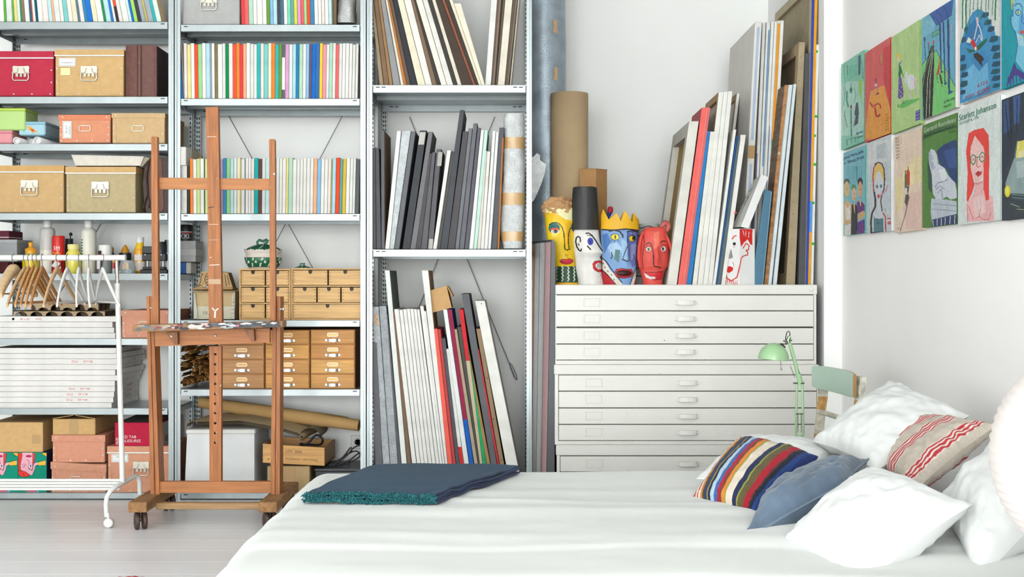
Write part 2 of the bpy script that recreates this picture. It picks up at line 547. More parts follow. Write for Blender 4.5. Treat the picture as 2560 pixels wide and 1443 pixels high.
shelving(-42, 435, [(55, 73), (242, 259), (360, 377), (533, 550), (684, 701), (847, 863), (1021, 1037), (1233, 1247)],
         'left bay of galvanised metal shelving with storage boxes', [([(490, 160), (62, 880)],)])
shelving(437, 915, [(62, 79), (247, 264), (535, 552), (801, 817), (974, 990), (1233, 1247)],
         'middle bay of galvanised metal shelving behind the wooden easel', [([(492, 145), (893, 872)],), ([(893, 220), (540, 890)],)])
shelving(917, 1330, [(-200, -182), (213, 232), (624, 642), (1233, 1247)],
         'right bay of galvanised metal shelving full of leaning frames', [([(1024, 292), (1290, 950)], (1275, 908), (1292, 950)), ([(1237, 292), (985, 925)],)], SD=.70)
# ------------------------------------------------------------------ rows of small canvases
PAL = {
    'w': ('white', 'f1efe9'), 'W': ('grey-white', 'e3e5e1'), 'p': ('pinkish white', 'f0e4df'), 'n': ('mint-white', 'dfeee5'), 'c': ('cream', 'f2e6c6'),
    'y': ('pale yellow', 'f0e094'), 'Y': ('sunny yellow', 'fcd33a'), 'k': ('khaki', 'c2b560'), 'g': ('grass green', '5cb947'), 'G': ('emerald green', '1d9155'),
    'l': ('lime green', 'a9d85c'), 'L': ('light green', '9fd894'), 'm': ('pale mint', 'b9dfc6'), 'a': ('aqua', '7dcdc8'), 'A': ('pale cyan', 'c3e5e8'),
    't': ('turquoise', '2fb7b4'), 'T': ('petrol blue', '1e5f74'), 'b': ('blue', '1e8edb'), 'B': ('bright blue', '1176d4'), 's': ('steel blue', '3a86b5'),
    'S': ('slate blue', '54758c'), 'u': ('powder blue', 'b5dcec'), 'U': ('sky blue', '8cc0e8'), 'o': ('orange', 'ff8730'), 'O': ('orange-red', 'fb5a3a'),
    'r': ('red', 'ee3f41'), 'R': ('coral red', 'fb6a6a'), 'q': ('salmon pink', 'f896a2'), 'Q': ('orchid pink', 'e2a2cf'), 'e': ('peach', 'fcb88c'),
    'v': ('plum', '5c4c72'), 'V': ('lavender', 'b69cc6'), 'd': ('dark grey', '686c6e'), 'D': ('charcoal', '3e464e'), 'h': ('blue-grey', 'a2a9b4'),
    'x': ('brown', '8a7558'), 'X': ('dark brown', '6c4c48'), 'z': ('olive', '7f7648'), 'Z': ('moss green', '6f9f48'), 'i': ('yellow-green', 'd6dc4e'),
    'j': ('jade', '7bdcb8'), 'J': ('sea green', '6ea8a4'), 'f': ('ultramarine', '3c72b8'), 'F': ('ochre', 'e2c052'), 'K': ('pale lime', 'd3e79a'),
}
def canvas_row(spec, start, sc, x_off, ybot, ytop, lean, rowname, group, depth=(.2, .26), zf=6.165, tips={}):
    """spec: 'code end' pairs in crop units; every canvas stands on edge on the shelf, its narrow side to the room"""
    toks = spec.split(); prev = start; k = 0
    for i in range(0, len(toks), 2):
        end = float(toks[i + 1]); code = toks[i]
        a = x_off + (prev + 1.6) / sc; b = x_off + (end - 1.6) / sc; prev = end; k += 1
        if b - a < 1.2: a -= .4; b += .4
        nm, hexc = PAL[code]
        zz = zf + RN.uniform(-.004, .008)
        jt = RN.uniform(-2.0, 2.5)
        yt = ytop + jt
        f = (a - x_off) / 460.0
        L = lean(a)
        d = RN.uniform(*depth)
        pa, pb = P(a, ybot, zz), P(b, ybot, zz)
        qa, qb = P(a + L, yt, zz), P(b + L, yt, zz)
        g = G(); e = Vector((0, d, 0))
        v = RN.uniform(-.02, .02); c = tuple(max(0, q + v) for q in C(hexc))
        side = C('ece9e2')
        bv = min(.0018, (pb.x - pa.x) * .25)
        # body with softened front edges
        fr = [pa, pb, qb, qa]
        inn = [pa + Vector((bv, 0, 0)), pb - Vector((bv, 0, 0)), qb - Vector((bv, 0, bv)), qa + Vector((bv, 0, -bv))]
        bk = [q + Vector((0, bv, 0)) for q in fr]; rr = [q + e for q in fr]
        pts = inn + bk + rr
        fs = [(0, 1, 2, 3)] + [(j, (j + 1) % 4, 4 + (j + 1) % 4, 4 + j) for j in range(4)] + [(4 + j, 4 + (j + 1) % 4, 8 + (j + 1) % 4, 8 + j) for j in range(4)] + [(11, 10, 9, 8)]
        cols = [c] * 5 + [side, side, c, side] + [side]
        g.add([tuple(q) for q in pts], fs, cols)
        if k in tips:
            tc_, t0, t1 = tips[k]
            for (u0, u1) in ((t0, 0), (1, t1)):
                def at(u, w): return (pa.lerp(qa, u)).lerp(pb.lerp(qb, u), w) - Vector((0, .0008, 0))
                g.poly([at(u0, 0.02), at(u0, .98), at(u1, .98), at(u1, .02)], C(tc_))
        ob('stretched_canvas', g, 'canvas', label='%s-edged small canvas, %s from left on the %s' % (nm, ordinal(k), rowname), cat='canvas', group=group)

canvas_row('w 50 g 80 W 150 g 175 y 215 n 250 G 268 x 305 w 360 T 388 r 400 w 432 T 462 w 520 p 590 A 637 e 665 W 730 w 775 a 825 w 880 c 940 S 970 p 1020 s 1060 B 1120 c 1180 '
           'w 1250 G 1280 A 1340 B 1370 w 1400 O 1435 W 1480 w 1555 A 1590 B 1617 l 1660 D 1705 h 1755 k 1785 h 1850 t 1885 n 1945 x 1995', -25, 4.811, 0, 54, -82,
           lambda a: -6 - a / 420 * 28, "left bay's top shelf", 'small canvases on the left top shelf', tips={33: ('3a3034', .28, .62)})
canvas_row('r 878 R 925 m 978 w 1025 w 1090 w 1140 Z 1182 U 1220 u 1268 D 1305 S 1348 w 1390 j 1430 J 1468 i 1510 Q 1550 R 1590 L 1625 O 1665 s 1715 w 1760 w 1800 p 1840 w 1885 A 1925',
           834, 4.81, 430, 61, -76, lambda a: -3, "middle bay's top shelf", 'small canvases on the middle top shelf')
canvas_row('b 135 X 147 p 188 y 233 w 275 O 318 L 366 w 411 u 462 h 480 w 515 z 553 w 608 W 645 G 685 p 732 O 775 o 815 r 856 e 895 w 940 W 985 w 1020 t 1064 p 1104 a 1155 c 1195 o 1239 t 1280 '
           'Z 1318 w 1360 Q 1406 n 1446 u 1488 s 1526 m 1568 w 1608 U 1645 v 1680 B 1723 f 1769 Y 1806 q 1850 W 1885 m 1925 p 1962 R 2000 W 2040 w 2080 w 2120 w 2160 W 2198 w 2232', 92, 4.81, 430, 246, 109,
           lambda a: (-8 if a < 460 else (a - 640) / 260 * 3.0), "middle bay's second shelf", 'small canvases on the middle second shelf', tips={31: ('62666a', .16, .76)})
canvas_row('o 240 w 280 K 320 w 362 X 372 K 402 w 440 p 480 u 520 w 537 V 575 s 615 L 655 A 695 n 730 c 770 k 778 W 818 S 825 w 860 w 888 p 925 t 970 X 1012 W 1050 A 1095 w 1135 j 1170 w 1205 w 1240 '
           'w 1280 y 1308 m 1355 w 1400 w 1435 w 1470 w 1510 w 1550 w 1588 e 1630 U 1672 w 1710 w 1750 p 1785 k 1798 u 1838 O 1882 J 1915 F 1955 w 1995 w 2030 W 2060 d 2105', 205, 4.51, 430, 534, 396,
           lambda a: (a - 560) / 340 * 4.0, "middle bay's third shelf", 'small canvases on the middle third shelf')

# ------------------------------------------------------------------ boards and frames that lean in the right bay and on the plan chest
def board(b0, b1, t0, t1, yb_, yt, Z0, L, col, name, label, cat, group, mat='canvas', side=None, split=None, spots=None, frame=None, top=None):
    """one stretched canvas or frame on edge: front edge given at foot and top, body going back by L metres"""
    pa, pb, qb, qa = P(b0, yb_, Z0), P(b1, yb_, Z0), P(t1, yt, Z0), P(t0, yt, Z0)
    e = Vector((0, L, 0)); c = C(col)
    if sum(c) < .5: c = tuple(v * 1.5 for v in c)
    sd = C(side) if side else c
    g = G(); bv = min(.002, (pb.x - pa.x) * .2)
    fr = [pa, pb, qb, qa]
    inn = [pa + Vector((bv, 0, 0)), pb - Vector((bv, 0, 0)), qb - Vector((bv, 0, bv)), qa + Vector((bv, 0, -bv))]
    bk = [q + Vector((0, bv, 0)) for q in fr]; rr = [q + e for q in fr]
    fs = [(0, 1, 2, 3)] + [(j, (j + 1) % 4, 4 + (j + 1) % 4, 4 + j) for j in range(4)]
    cols = [c] * 5
    if frame is None:
        fs += [(4 + j, 4 + (j + 1) % 4, 8 + (j + 1) % 4, 8 + j) for j in range(4)] + [(11, 10, 9, 8)]
        cols += [sd, sd, C(top) if top else c, sd, sd]
        g.add([tuple(q) for q in inn + bk + rr], fs, cols)
    else:
        # an open stretcher frame: four bars round a panel set back on the left side
        w, panel = frame
        g.add([tuple(q) for q in inn + bk], fs, cols)
        def at(u, v): return pa.lerp(qa, u) + e * v, pb.lerp(qb, u) + e * v
        hgt = (qa - pa).length; wu = w / hgt; wv = w / L
        def bar(u0, u1, v0, v1):
            A = [at(u0, v0), at(u1, v0), at(u1, v1), at(u0, v1)]
            g.hexa([tuple(q[0]) for q in A], [tuple(q[1]) for q in A], sd)
        bar(0, 1, 0.004, wv); bar(0, 1, 1 - wv, 1); bar(0, wu, wv, 1 - wv); bar(1 - wu, 1, wv, 1 - wv)
        A = [at(wu, wv), at(1 - wu, wv), at(1 - wu, 1 - wv), at(wu, 1 - wv)]
        g.hexa([tuple(q[0].lerp(q[1], .7)) for q in A], [tuple(q[1]) for q in A], C(panel))
    def fpt(u, w, o=.0008): return tuple(pa.lerp(qa, u).lerp(pb.lerp(qb, u), w) - Vector((0, o, 0)))
    for k, sp in enumerate(split or []):      # (colour, u0, u1[, w0, w1]) paint running over the edge
        w0, w1 = (sp[3], sp[4]) if len(sp) > 3 else (0.02, .98)
        g.poly([fpt(sp[1], w0, .0008 + .0002 * k), fpt(sp[1], w1, .0008 + .0002 * k), fpt(sp[2], w1, .0008 + .0002 * k), fpt(sp[2], w0, .0008 + .0002 * k)], C(sp[0]))
    for (cc, u, w, r) in (spots or []):
        q = fpt(u, w, .0012)
        g.disc(q, (0, -1, 0), r, C(cc), 7)
    return ob(name, g, mat, label=label, cat=cat, group=group)

KIND = {'c': ('stretched_canvas', 'canvas'), 'f': ('picture_frame', 'frame'), 'b': ('wrapped_picture', 'picture'), 'k': ('wooden_board', 'board')}
def board_row(rows, tr, yb_, row, group, Z0=6.175, L=.34):
    for i, r in enumerate(rows):
        (b0, b1, t0, t1, yt, col, nm, kd) = r[:8]
        opt = r[8] if len(r) > 8 else {}
        x, y = tr
        name, cat = KIND[kd]
        kw = {k: v for k, v in opt.items() if k not in ('L', 'z', 'label')}
        word = {'c': 'canvas', 'f': 'frame', 'b': 'picture', 'k': 'board'}[kd]
        lab = opt.get('label') or '%s %s on edge, %s from left %s' % (nm, word, ordinal(i + 1), row)
        board(x(b0), x(b1), x(t0), x(t1), yb_, y(yt), Z0 + opt.get('z', RN.uniform(-.004, .008)), opt.get('L', L + RN.uniform(-.03, .02)), col, name, lab, cat, group, **kw)

# top shelf of the right bay; the tops run on above the picture
def ext(rows, y0, y1, ynew):
    """rows give the edge at y0 and y1 of the crop; carry it on to ynew"""
    out = []
    for r in rows:
        b0, b1, t0, t1 = r[:4]; k = (ynew - y0) / (y1 - y0)
        out.append((b0, b1, b0 + (t0 - b0) * k, b1 + (t1 - b1) * k, ynew) + tuple(r[4:]))
    return out
r1 = [(235, 285, 135, 160, '8d7a63', 'frayed brown', 'k'), (290, 348, 165, 213, '6f5a45', 'dark brown', 'k'), (350, 395, 215, 248, '8a6b4c', 'mid-brown', 'k'),
      (400, 484, 250, 300, '9b9b9d', 'grey', 'c'), (490, 525, 305, 332, 'ece6d8', 'chalky white', 'c'), (526, 560, 335, 352, 'c57e40', 'orange-brown', 'k'),
      (562, 606, 355, 390, '5c4c42', 'dim brown', 'k'), (608, 690, 392, 450, '303135', 'black', 'f'), (695, 786, 452, 522, 'f0e8cf', 'cream', 'f'),
      (790, 866, 527, 612, 'f0ece6', 'thick white', 'f'), (868, 925, 615, 650, '6e5b4b', 'walnut brown', 'f'), (926, 972, 651, 671, '3a3431', 'narrow black', 'f'),
      (976, 1044, 673, 748, 'f2ede2', 'ivory', 'f'), (1048, 1120, 753, 812, 'e9e6e0', 'pale grey', 'f'), (1122, 1170, 815, 862, '3b3632', 'thin dark', 'f'),
      (1174, 1223, 866, 908, 'ece3d3', 'speckled cream', 'f'), (1226, 1356, 910, 982, '41362f', 'broad dark brown', 'f'), (1357, 1390, 985, 1020, '7a4a38', 'reddish brown', 'f'),
      (1391, 1428, 1022, 1072, '3a332f', 'nearly black', 'f'), (1430, 1462, 1074, 1112, 'f0e6cc', 'light cream', 'f')]
tr1 = (lambda v: 900 + v / 4.81, lambda v: v / 4.81)
board_row(ext(r1, 1025, 0, -420), tr1, 212.5, "on the right bay's upper shelf", 'frames leaning left on the right bay upper shelf', L=.33)
board(900 + 1464 / 4.81, 900 + 1503 / 4.81, 900 + 1128 / 4.81, 900 + 1212 / 4.81, 212.5, 8, 6.18, .32, 'f2ead6', 'picture_frame', 'short cream frame with brown back leaning at the gap', 'frame',
      'frames leaning left on the right bay upper shelf', side='8d8474')
r1b = [(1506, 1574, 1578, 1650, 'f0edea', 'white', 'f'), (1578, 1652, 1652, 1742, '5d4e42', 'dark grooved', 'f', {'split': [('a08c78', 0, 1, .3, .42), ('2e2a28', 0, 1, .55, .75)]}),
       (1655, 1738, 1746, 1834, 'efe6d6', 'cream', 'f'), (1742, 1792, 1838, 1900, '554a40', 'brown', 'f', {'split': [('8f8070', 0, 1, .6, .75)]}), (1800, 1818, 1902, 1918, 'c8c0b0', 'thin beige', 'f')]
board_row(ext(r1b, 1025, 0, -380), tr1, 212.5, "in the right-leaning group, upper shelf", 'frames leaning right on the right bay upper shelf', L=.33)

tr2 = (lambda v: 900 + v / 3.519, lambda v: 250 + v / 3.519)
r2 = [(104, 140, 102, 134, 420, '57585c', 'dark grey', 'f'), (144, 186, 136, 166, 420, '4e4f53', 'charcoal', 'f'), (189, 216, 183, 214, 268, '5b5a5e', 'tall slate grey', 'f', {'side': '8a7460'}),
      (220, 258, 326, 362, 272, 'f4f4f0', 'white', 'c'), (260, 298, 368, 448, 270, 'd0d6d9', 'bubble-wrapped', 'b', {'mat': 'bubble'}), (302, 345, 451, 489, 276, '626366', 'mid-grey', 'f'),
      (372, 438, 527, 586, 268, '3d3f43', 'black labelled', 'f', {'split': [('c9c7c0', .88, .985, .05, .9)]}), (441, 489, 602, 640, 280, '6b6a6d', 'light charcoal', 'f'),
      (491, 534, 604, 634, 470, '4b484b', 'short dark', 'f'), (536, 588, 636, 664, 460, '58595c', 'short grey', 'f'), (592, 638, 674, 716, 432, '58565b', 'grey labelled', 'f', {'split': [('b9b7b2', .83, .97, .4, 1.3), ('c2c0bb', .0, .1, .2, .98)]}),
      (641, 675, 768, 802, 443, 'f3f2ee', 'narrow white', 'f'), (677, 704, 806, 830, 452, '4b4947', 'short dark brown', 'f'), (706, 768, 879, 918, 88, '45474c', 'tallest black', 'f', {'side': '5a5b60'}),
      (770, 833, 906, 953, 276, '4b494c', 'broad charcoal', 'f'), (836, 870, 957, 990, 250, '6c6d72', 'silver-grey', 'f'), (873, 915, 998, 1034, 205, '606166', 'taller grey', 'f'),
      (919, 956, 1036, 1062, 245, '57545c', 'purplish grey', 'f'), (959, 995, 1064, 1092, 264, 'f3f4f1', 'white', 'c'), (998, 1028, 1096, 1126, 264, 'cdeee2', 'pale mint', 'c'),
      (1031, 1059, 1104, 1118, 447, 'e9e2d6', 'beige', 'c'), (1061, 1089, 1120, 1148, 452, 'efebe6', 'short white', 'c'), (1091, 1122, 1168, 1194, 270, 'f0efec', 'warm white', 'c'),
      (1125, 1151, 1197, 1222, 280, 'efefed', 'cool white', 'c'), (1156, 1205, 1227, 1268, 243, '505256', 'broad black', 'f'), (1208, 1226, 1250, 1266, 330, 'b5794a', 'thin brown', 'k')]
board_row(r2, tr2, 622.5, "on the right bay's middle shelf", 'frames on the right bay middle shelf', L=.33)

tr3 = (lambda v: 900 + v / 2.532, lambda v: 620 + v / 2.532)
def down(rows):
    """edges were read where the blanket hides them; carry them on to the bottom shelf"""
    out = []
    for r in rows:
        b0, b1, t0, t1, yt = r[:5]; k = (1552 - 1380) / (1380 - yt)
        out.append((b0 + (b0 - t0) * k, b1 + (b1 - t1) * k) + tuple(r[2:]))
    return out
r3 = [(96, 143, 70, 104, 600, '5b5b5f', 'dark grey', 'f'), (146, 190, 72, 118, 372, 'b3b8bc', 'left bubble-wrapped', 'b', {'mat': 'bubble', 'split': [('d8a878', .9, .96, .4, .8)]}),
      (192, 240, 121, 166, 368, 'a9afb3', 'right bubble-wrapped', 'b', {'mat': 'bubble'}), (242, 262, 162, 176, 420, '515156', 'thin charcoal', 'f'), (264, 297, 157, 187, 142, 'eff2ee', 'tall white', 'c', {'side': '75827c', 'L': .37}),
      (300, 326, 208, 224, 400, '6b5545', 'brown', 'k'), (331, 358, 216, 245, 388, 'f2f1ec', 'white', 'c'), (362, 384, 248, 270, 392, 'f0eeea', 'white', 'c'), (386, 408, 272, 294, 388, 'efede9', 'white', 'c'),
      (410, 432, 296, 316, 386, 'f2f0ec', 'white', 'c'), (434, 456, 318, 338, 386, 'eeece7', 'white', 'c'), (458, 480, 340, 358, 388, 'f1efeb', 'white', 'c'), (482, 504, 360, 376, 390, 'efeeea', 'white', 'c'),
      (506, 522, 380, 402, 368, 'f4f3ef', 'slightly taller white', 'c'), (524, 538, 404, 418, 400, 'f0efeb', 'white', 'c'), (540, 555, 390, 432, 142, 'f1efea', 'tallest white', 'c', {'side': 'b98d62'}),
      (557, 586, 456, 490, 512, 'fb6a5c', 'coral red', 'c'), (588, 608, 492, 509, 515, 'a33d3f', 'dark red', 'c'), (610, 632, 516, 540, 572, '4b4c51', 'charcoal', 'c'),
      (634, 658, 546, 562, 640, 'e9e9e6', 'grey-white', 'c', {'split': [('d8322f', .16, .32)]}), (661, 691, 526, 552, 390, 'eef0ee', 'white dotted', 'c', {'spots': [('3a3a3a', .8, .5, .0015), ('3a3a3a', .6, .6, .0012)]}),
      (694, 721, 554, 581, 390, '1f63c4', 'crimson and blue', 'c', {'split': [('9a2a48', .40, 1)]}), (725, 748, 595, 613, 515, 'b6a58d', 'raw linen', 'c', {'spots': [('6b5a48', .3, .5, .002), ('6b5a48', .6, .5, .002), ('6b5a48', .9, .5, .002)]}),
      (750, 758, 615, 640, 500, '43443f', 'blackish', 'c'), (760, 777, 626, 655, 390, 'd8323a', 'bright red', 'c', {'split': [('c9b99c', 0, .72)]}), (779, 802, 660, 680, 590, '1f8f5c', 'green', 'c', {'spots': [('e8f0ea', .5, .5, .0015), ('e8f0ea', .8, .4, .0015)]}),
      (805, 828, 666, 682, 610, 'b08a5a', 'plywood-brown', 'k'), (831, 868, 642, 690, 290, '57585c', 'dark grey tall', 'c', {'side': '3b3c3f'}), (871, 884, 738, 752, 642, 'c53a44', 'thin red-edged', 'c'),
      (886, 914, 735, 762, 512, '9c8468', 'worn brown', 'k', {'spots': [('4a3a2c', .2, .5, .003), ('4a3a2c', .45, .4, .004), ('4a3a2c', .7, .6, .003)]}), (926, 1000, 728, 790, 335, 'f1f0ea', 'thick white', 'c', {'side': 'd8d4c8', 'spots': [('504a40', .985, .6, .003)]})]
board_row(down(r3), tr3, 1232.5, "on the right bay's bottom shelf", 'canvases on the right bay bottom shelf', L=.35)

# small brown carton wedged on top of them
g = G(); Zc = 6.2
q = [P(900 + a / 2.532, 620 + b / 2.532, Zc) for a, b in ((455, 411), (580, 378), (548, 240), (436, 272))]
g.prism([tuple(v) for v in q], (0, .16, 0), C('d4aa76'), C('a87f52'))
q2 = [P(900 + a / 2.532, 620 + b / 2.532, Zc - .002) for a, b in ((548, 240), (560, 246), (590, 305), (580, 312))]
g.prism([tuple(v) for v in q2], (0, .1, 0), C('b98d5c'))
ob('cardboard_carton', g, 'card', label='small brown carton wedged on top of the leaning canvases', cat='carton')

# long bundle in bubble wrap with brown tape
def bundle(name, outline, Z0, depth, col, label, tapes, mat='bubble', jit=.004):
    g = G(); nn = 14; rows = []
    ys = np.linspace(outline[0][0], outline[-1][0], 40)
    t = thing(name, tuple(P((outline[-1][1] + outline[-1][2]) / 2, outline[-1][0], Z0 + depth / 2)), label, 'bundle')
    def ring(y, grow=1.0, jt=jit):
        xs0 = np.interp(y, [o[0] for o in outline], [o[1] for o in outline]); xs1 = np.interp(y, [o[0] for o in outline], [o[2] for o in outline])
        cx, rx = X_((xs0 + xs1) / 2, Z0 + depth / 2), (xs1 - xs0) / 2 * (Z0 + depth / 2) / F
        z = Z_(y, Z0 + depth / 2); out = []
        for k in range(nn):
            a = 2 * math.pi * k / nn; ca, sa = math.cos(a), math.sin(a)
            e = 0.6
            r_ = 1 + jt / rx * noise.noise(Vector((ca * 2, sa * 2, z * 14))) * 1.6 if jt else 1
            out.append((cx + rx * grow * r_ * math.copysign(abs(ca) ** e, ca), Z0 + depth / 2 + depth / 2 * grow * r_ * math.copysign(abs(sa) ** e, sa), z))
        return out
    pts = []
    for y in ys: pts += ring(y)
    g.grid(pts, nn, len(ys), C(col), closed_u=True)
    g.poly(pts[:nn], C(col)); g.poly(pts[-nn:], C(col))
    ob('wrap', g, mat, t)
    for (ya, yb2) in tapes:
        h = G(); pts = []
        for y in np.linspace(ya, yb2, 5): pts += ring(y, 1.03)
        h.grid(pts, nn, 5, C('cfa873'), closed_u=True); ob('packing_tape', h, 'gloss', t)
    return t
bundle('wrapped_bundle', [(287, 1262, 1311), (300, 1258, 1312), (420, 1257, 1312), (520, 1252, 1311), (560, 1250, 1310), (600, 1252, 1308), (622, 1256, 1306)], 6.19, .12, 'dcdfdf',
       'bubble-wrapped bundle with brown tape at the right end of the shelf', [(346, 374), (484, 514), (580, 604)])
# ------------------------------------------------------------------ storage boxes
def sbox(px0, px1, pyt, pyb, depth, col, label, lid=None, lidcol=None, edging=False, handle=None, rivets=True, plate=None, tag=None, Z0=6.18, group=None, lid_tilt=0, name='storage_box', note=None, fold=True):
    Z0_ = Z0
    x0, x1, zt, zb = X_(px0, Z0), X_(px1, Z0), Z_(pyt, Z0), Z_(pyb, Z0)
    t = thing(name, ((x0 + x1) / 2, Z0 + depth / 2, zb), label, 'box', group)
    c = C(col); lc = C(lidcol or col)
    lh = (lid or 0) * Z0 / F
    g = G()
    g.box(x0 + .003, x1 - .003, Z0 + .003, Z0 + depth - .003, zb, zt - (.004 if lid else 0), c, .003)
    if fold:                                    # the folded corner flaps of riveted fibreboard
        for xs, sg in ((x0 + .003, 1), (x1 - .003, -1)):
            a = xs + sg * .002; b = xs + sg * .02
            g.box(min(a, b), max(a, b), Z0 + .0015, Z0 + .003, zb + .004, zt - lh - .004, c)
        g.box(x0 + .03, x1 - .03, Z0 + .0015, Z0 + .003, zb + .003, zb + .018, c)
    ob('body', g, 'card', t)
    if lid:
        g = G(); d = lid_tilt * Z0 / F
        lo = [(x0, Z0 - .001, zt - lh + d), (x1, Z0 - .001, zt - lh - d), (x1, Z0 + depth, zt - lh - d), (x0, Z0 + depth, zt - lh + d)]
        up = [(x0, Z0 - .001, zt + d), (x1, Z0 - .001, zt - d), (x1, Z0 + depth, zt - d), (x0, Z0 + depth, zt + d)]
        g.hexa(lo, up, lc)
        L_ = ob('lid', g, 'card', t)
        if edging:
            g = G(); g.box(x0 - .001, x1 + .001, Z0 - .004, Z0 - .0005, zt - lh - .004, zt - lh + .003, C('e8ece9'), .001)
            ob('metal_edging', g, 'metal', L_)
    if rivets:
        g = G(); r = .0042
        pts = []
        wn = 4 if (x1 - x0) > .2 else 3
        for k in range(wn): pts.append((x0 + .018 + (x1 - x0 - .036) * k / (wn - 1), zb + .011))
        for k in (.36, .68): pts += [(x0 + .012, zb + (zt - lh - zb) * k), (x1 - .012, zb + (zt - lh - zb) * k)]
        if lid and not edging: pts += [(x0 + .022, zt - lh * .45), (x1 - .022, zt - lh * .45)]
        for (x, z) in pts: g.lathe((x, Z0 - .001, z), [(r, 0.003), (r, 0), (r * .6, -.0018)], C('f0ece2'), 7, axis='y')
        ob('rivets', g, 'plain', t, kind='stuff')
    if handle:
        hx, hz = X_(handle[0], Z0), Z_(handle[1], Z0); hw = (handle[2] if len(handle) > 2 else 21) * Z0 / F
        k = hw / .044; br = C('d9d3c4')
        g = G()
        pts = [(-.044, .034), (-.038, .04), (-.012, .038), (.012, .038), (.038, .04), (.044, .034), (.042, .012), (.046, .004), (.04, .0), (-.04, 0), (-.046, .004), (-.042, .012)]
        g.prism([(hx + a * k, Z0 - .001, hz + b * k) for a, b in pts], (0, -.004, 0), br)
        for s_ in (-1, 1): g.tube([(hx + s_ * .014 * k, Z0 - .006, hz + .028 * k), (hx + s_ * .02 * k, Z0 - .009, hz + .006 * k), (hx + s_ * .046 * k, Z0 - .007, hz + .002 * k)], .003, br, 6)
        for (a, b, cc) in ((-.028, -.014, 'c9c2b2'), (-.006, .006, 'c9c2b2'), (.014, .028, 'c9c2b2')): g.box(hx + a * k, hx + b * k, Z0 - .005, Z0 - .001, hz - .018 * k, hz, C(cc), .001)
        ob('handle_plate', g, 'metal', t)
        g = G()
        u = [(-.04, .0), (-.042, -.028), (-.034, -.037), (.034, -.037), (.042, -.028), (.04, 0)]
        g.tube([(hx + a * k, Z0 - .009, hz + b * k) for a, b in u], .0032 * k, C('e2ddd0'), 7)
        ob('handle_loop', g, 'metal', t)
    if plate:
        a, b, c_, d = plate
        xa, xb, za, zb2 = X_(a, Z0), X_(b, Z0), Z_(d, Z0), Z_(c_, Z0); w = .005
        g = G(); cc = C('efe7d2')
        for (p0, p1, p2, p3) in ((xa, xb, za, za + w), (xa, xb, zb2 - w, zb2), (xa, xa + w, za, zb2), (xb - w, xb, za, zb2)): g.box(p0, p1, Z0 - .002, Z0 + .002, p2, p3, cc, .001)
        ob('label_holder', g, 'plain', t)
    if tag:
        a, b, c_, d = tag[:4]
        xa, xb, za, zb2 = X_(a, Z0), X_(b, Z0), Z_(d, Z0), Z_(c_, Z0)
        g = G(); g.box(xa, xb, Z0 - .0012, Z0 + .002, za, zb2, C('f4f2ee'))
        w = .004
        for (p0, p1, p2, p3) in ((xa + w, xb - w, za + w, za + w + .0014), (xa + w, xb - w, zb2 - w - .0014, zb2 - w), (xa + w, xa + w + .0014, za + w, zb2 - w), (xb - w - .0014, xb - w, za + w, zb2 - w)):
            g.box(p0, p1, Z0 - .0016, Z0, p2, p3, C('8d98a6'))
        if len(tag) > 4:
            for (s_, fx, fz, size, vert) in tag[4]:
                if vert: g.text(s_, (xa + (xb - xa) * fx, Z0 - .002, za + (zb2 - za) * fz), (0, 0, 1), (-1, 0, 0), size, C('7d8088'))
                else: g.ftext(s_, xa + (xb - xa) * fx, Z0 - .002, za + (zb2 - za) * fz, size, C('8a8d94'))
        ob('paper_label', g, 'paper', t)
    if note:
        a, b, c_, d = note
        g = G(); g.box(X_(a, Z0), X_(b, Z0), Z0 - .0012, Z0 + .002, Z_(d, Z0), Z_(c_, Z0), C('f3ecb4')); ob('sticky_note', g, 'paper', t)
    return t

ARCH = 'riveted storage boxes on the shelves'
sbox(-20, 134, 128, 240.5, .32, 'c4384e', 'crimson storage box with cream trim and metal handle', lid=17, edging=True, handle=(53, 184), group=ARCH)
# cream corner on the crimson lid
sbox(136.5, 310, 124, 240.5, .33, 'd8b27c', 'tan storage box with white label and sticky note', lid=15, edging=True, handle=(223, 184), tag=(147, 189, 145, 166, [('Kranzwand', .18, .36, .013, False)]), note=(152, 176, 170, 188), group=ARCH)
# lime, pink and blue tins
def tin(px0, px1, pyt, pyb, depth, col, label, lidc=None, Z0=6.19, bird=False):
    x0, x1, zt, zb = X_(px0, Z0), X_(px1, Z0), Z_(pyt, Z0), Z_(pyb, Z0)
    t = thing('tin_box', ((x0 + x1) / 2, Z0 + depth / 2, zb), label, 'tin')
    g = G(); g.box(x0, x1, Z0, Z0 + depth, zb, zt - .012, C(col), .006); ob('body', g, 'plain', t)
    g = G(); g.box(x0 - .002, x1 + .002, Z0 - .002, Z0 + depth + .002, zt - .014, zt, C(lidc or col), .004); ob('lid', g, 'plain', t)
    if bird:
        g = G(); y = Z0 - .001
        def q(pts): return [(X_(a, Z0), y - .0004, Z_(b, Z0)) for a, b in pts]
        g.poly(q([(66, 317), (71, 315), (78, 318), (86, 324), (93, 329), (97, 332), (88, 331), (80, 330), (73, 326), (69, 320)]), C('f0a830'))
        g.poly([(a, b - .0004, c) for a, b, c in q([(76, 321), (84, 324), (87, 329), (80, 328)])], C('c0392b'))
        g.poly(q([(80, 330), (80.8, 330), (80.8, 334), (80, 334)]), C('5a3a20')); g.poly(q([(84, 330), (84.8, 330), (84.8, 334), (84, 334)]), C('5a3a20'))
        for k in range(6):
            a = k * math.pi / 3 + .3
            g.poly(q([(58, 322), (58 + 5 * math.cos(a - .3), 322 + 4 * math.sin(a - .3)), (58 + 5 * math.cos(a + .3), 322 + 4 * math.sin(a + .3))]), C('1f8f5c'))
        g.poly(q([(58.6, 322), (59.4, 322), (61, 331), (60, 331)]), C('1f7a4c'))
        ob('printed_bird', g, 'plain', t)
    return t
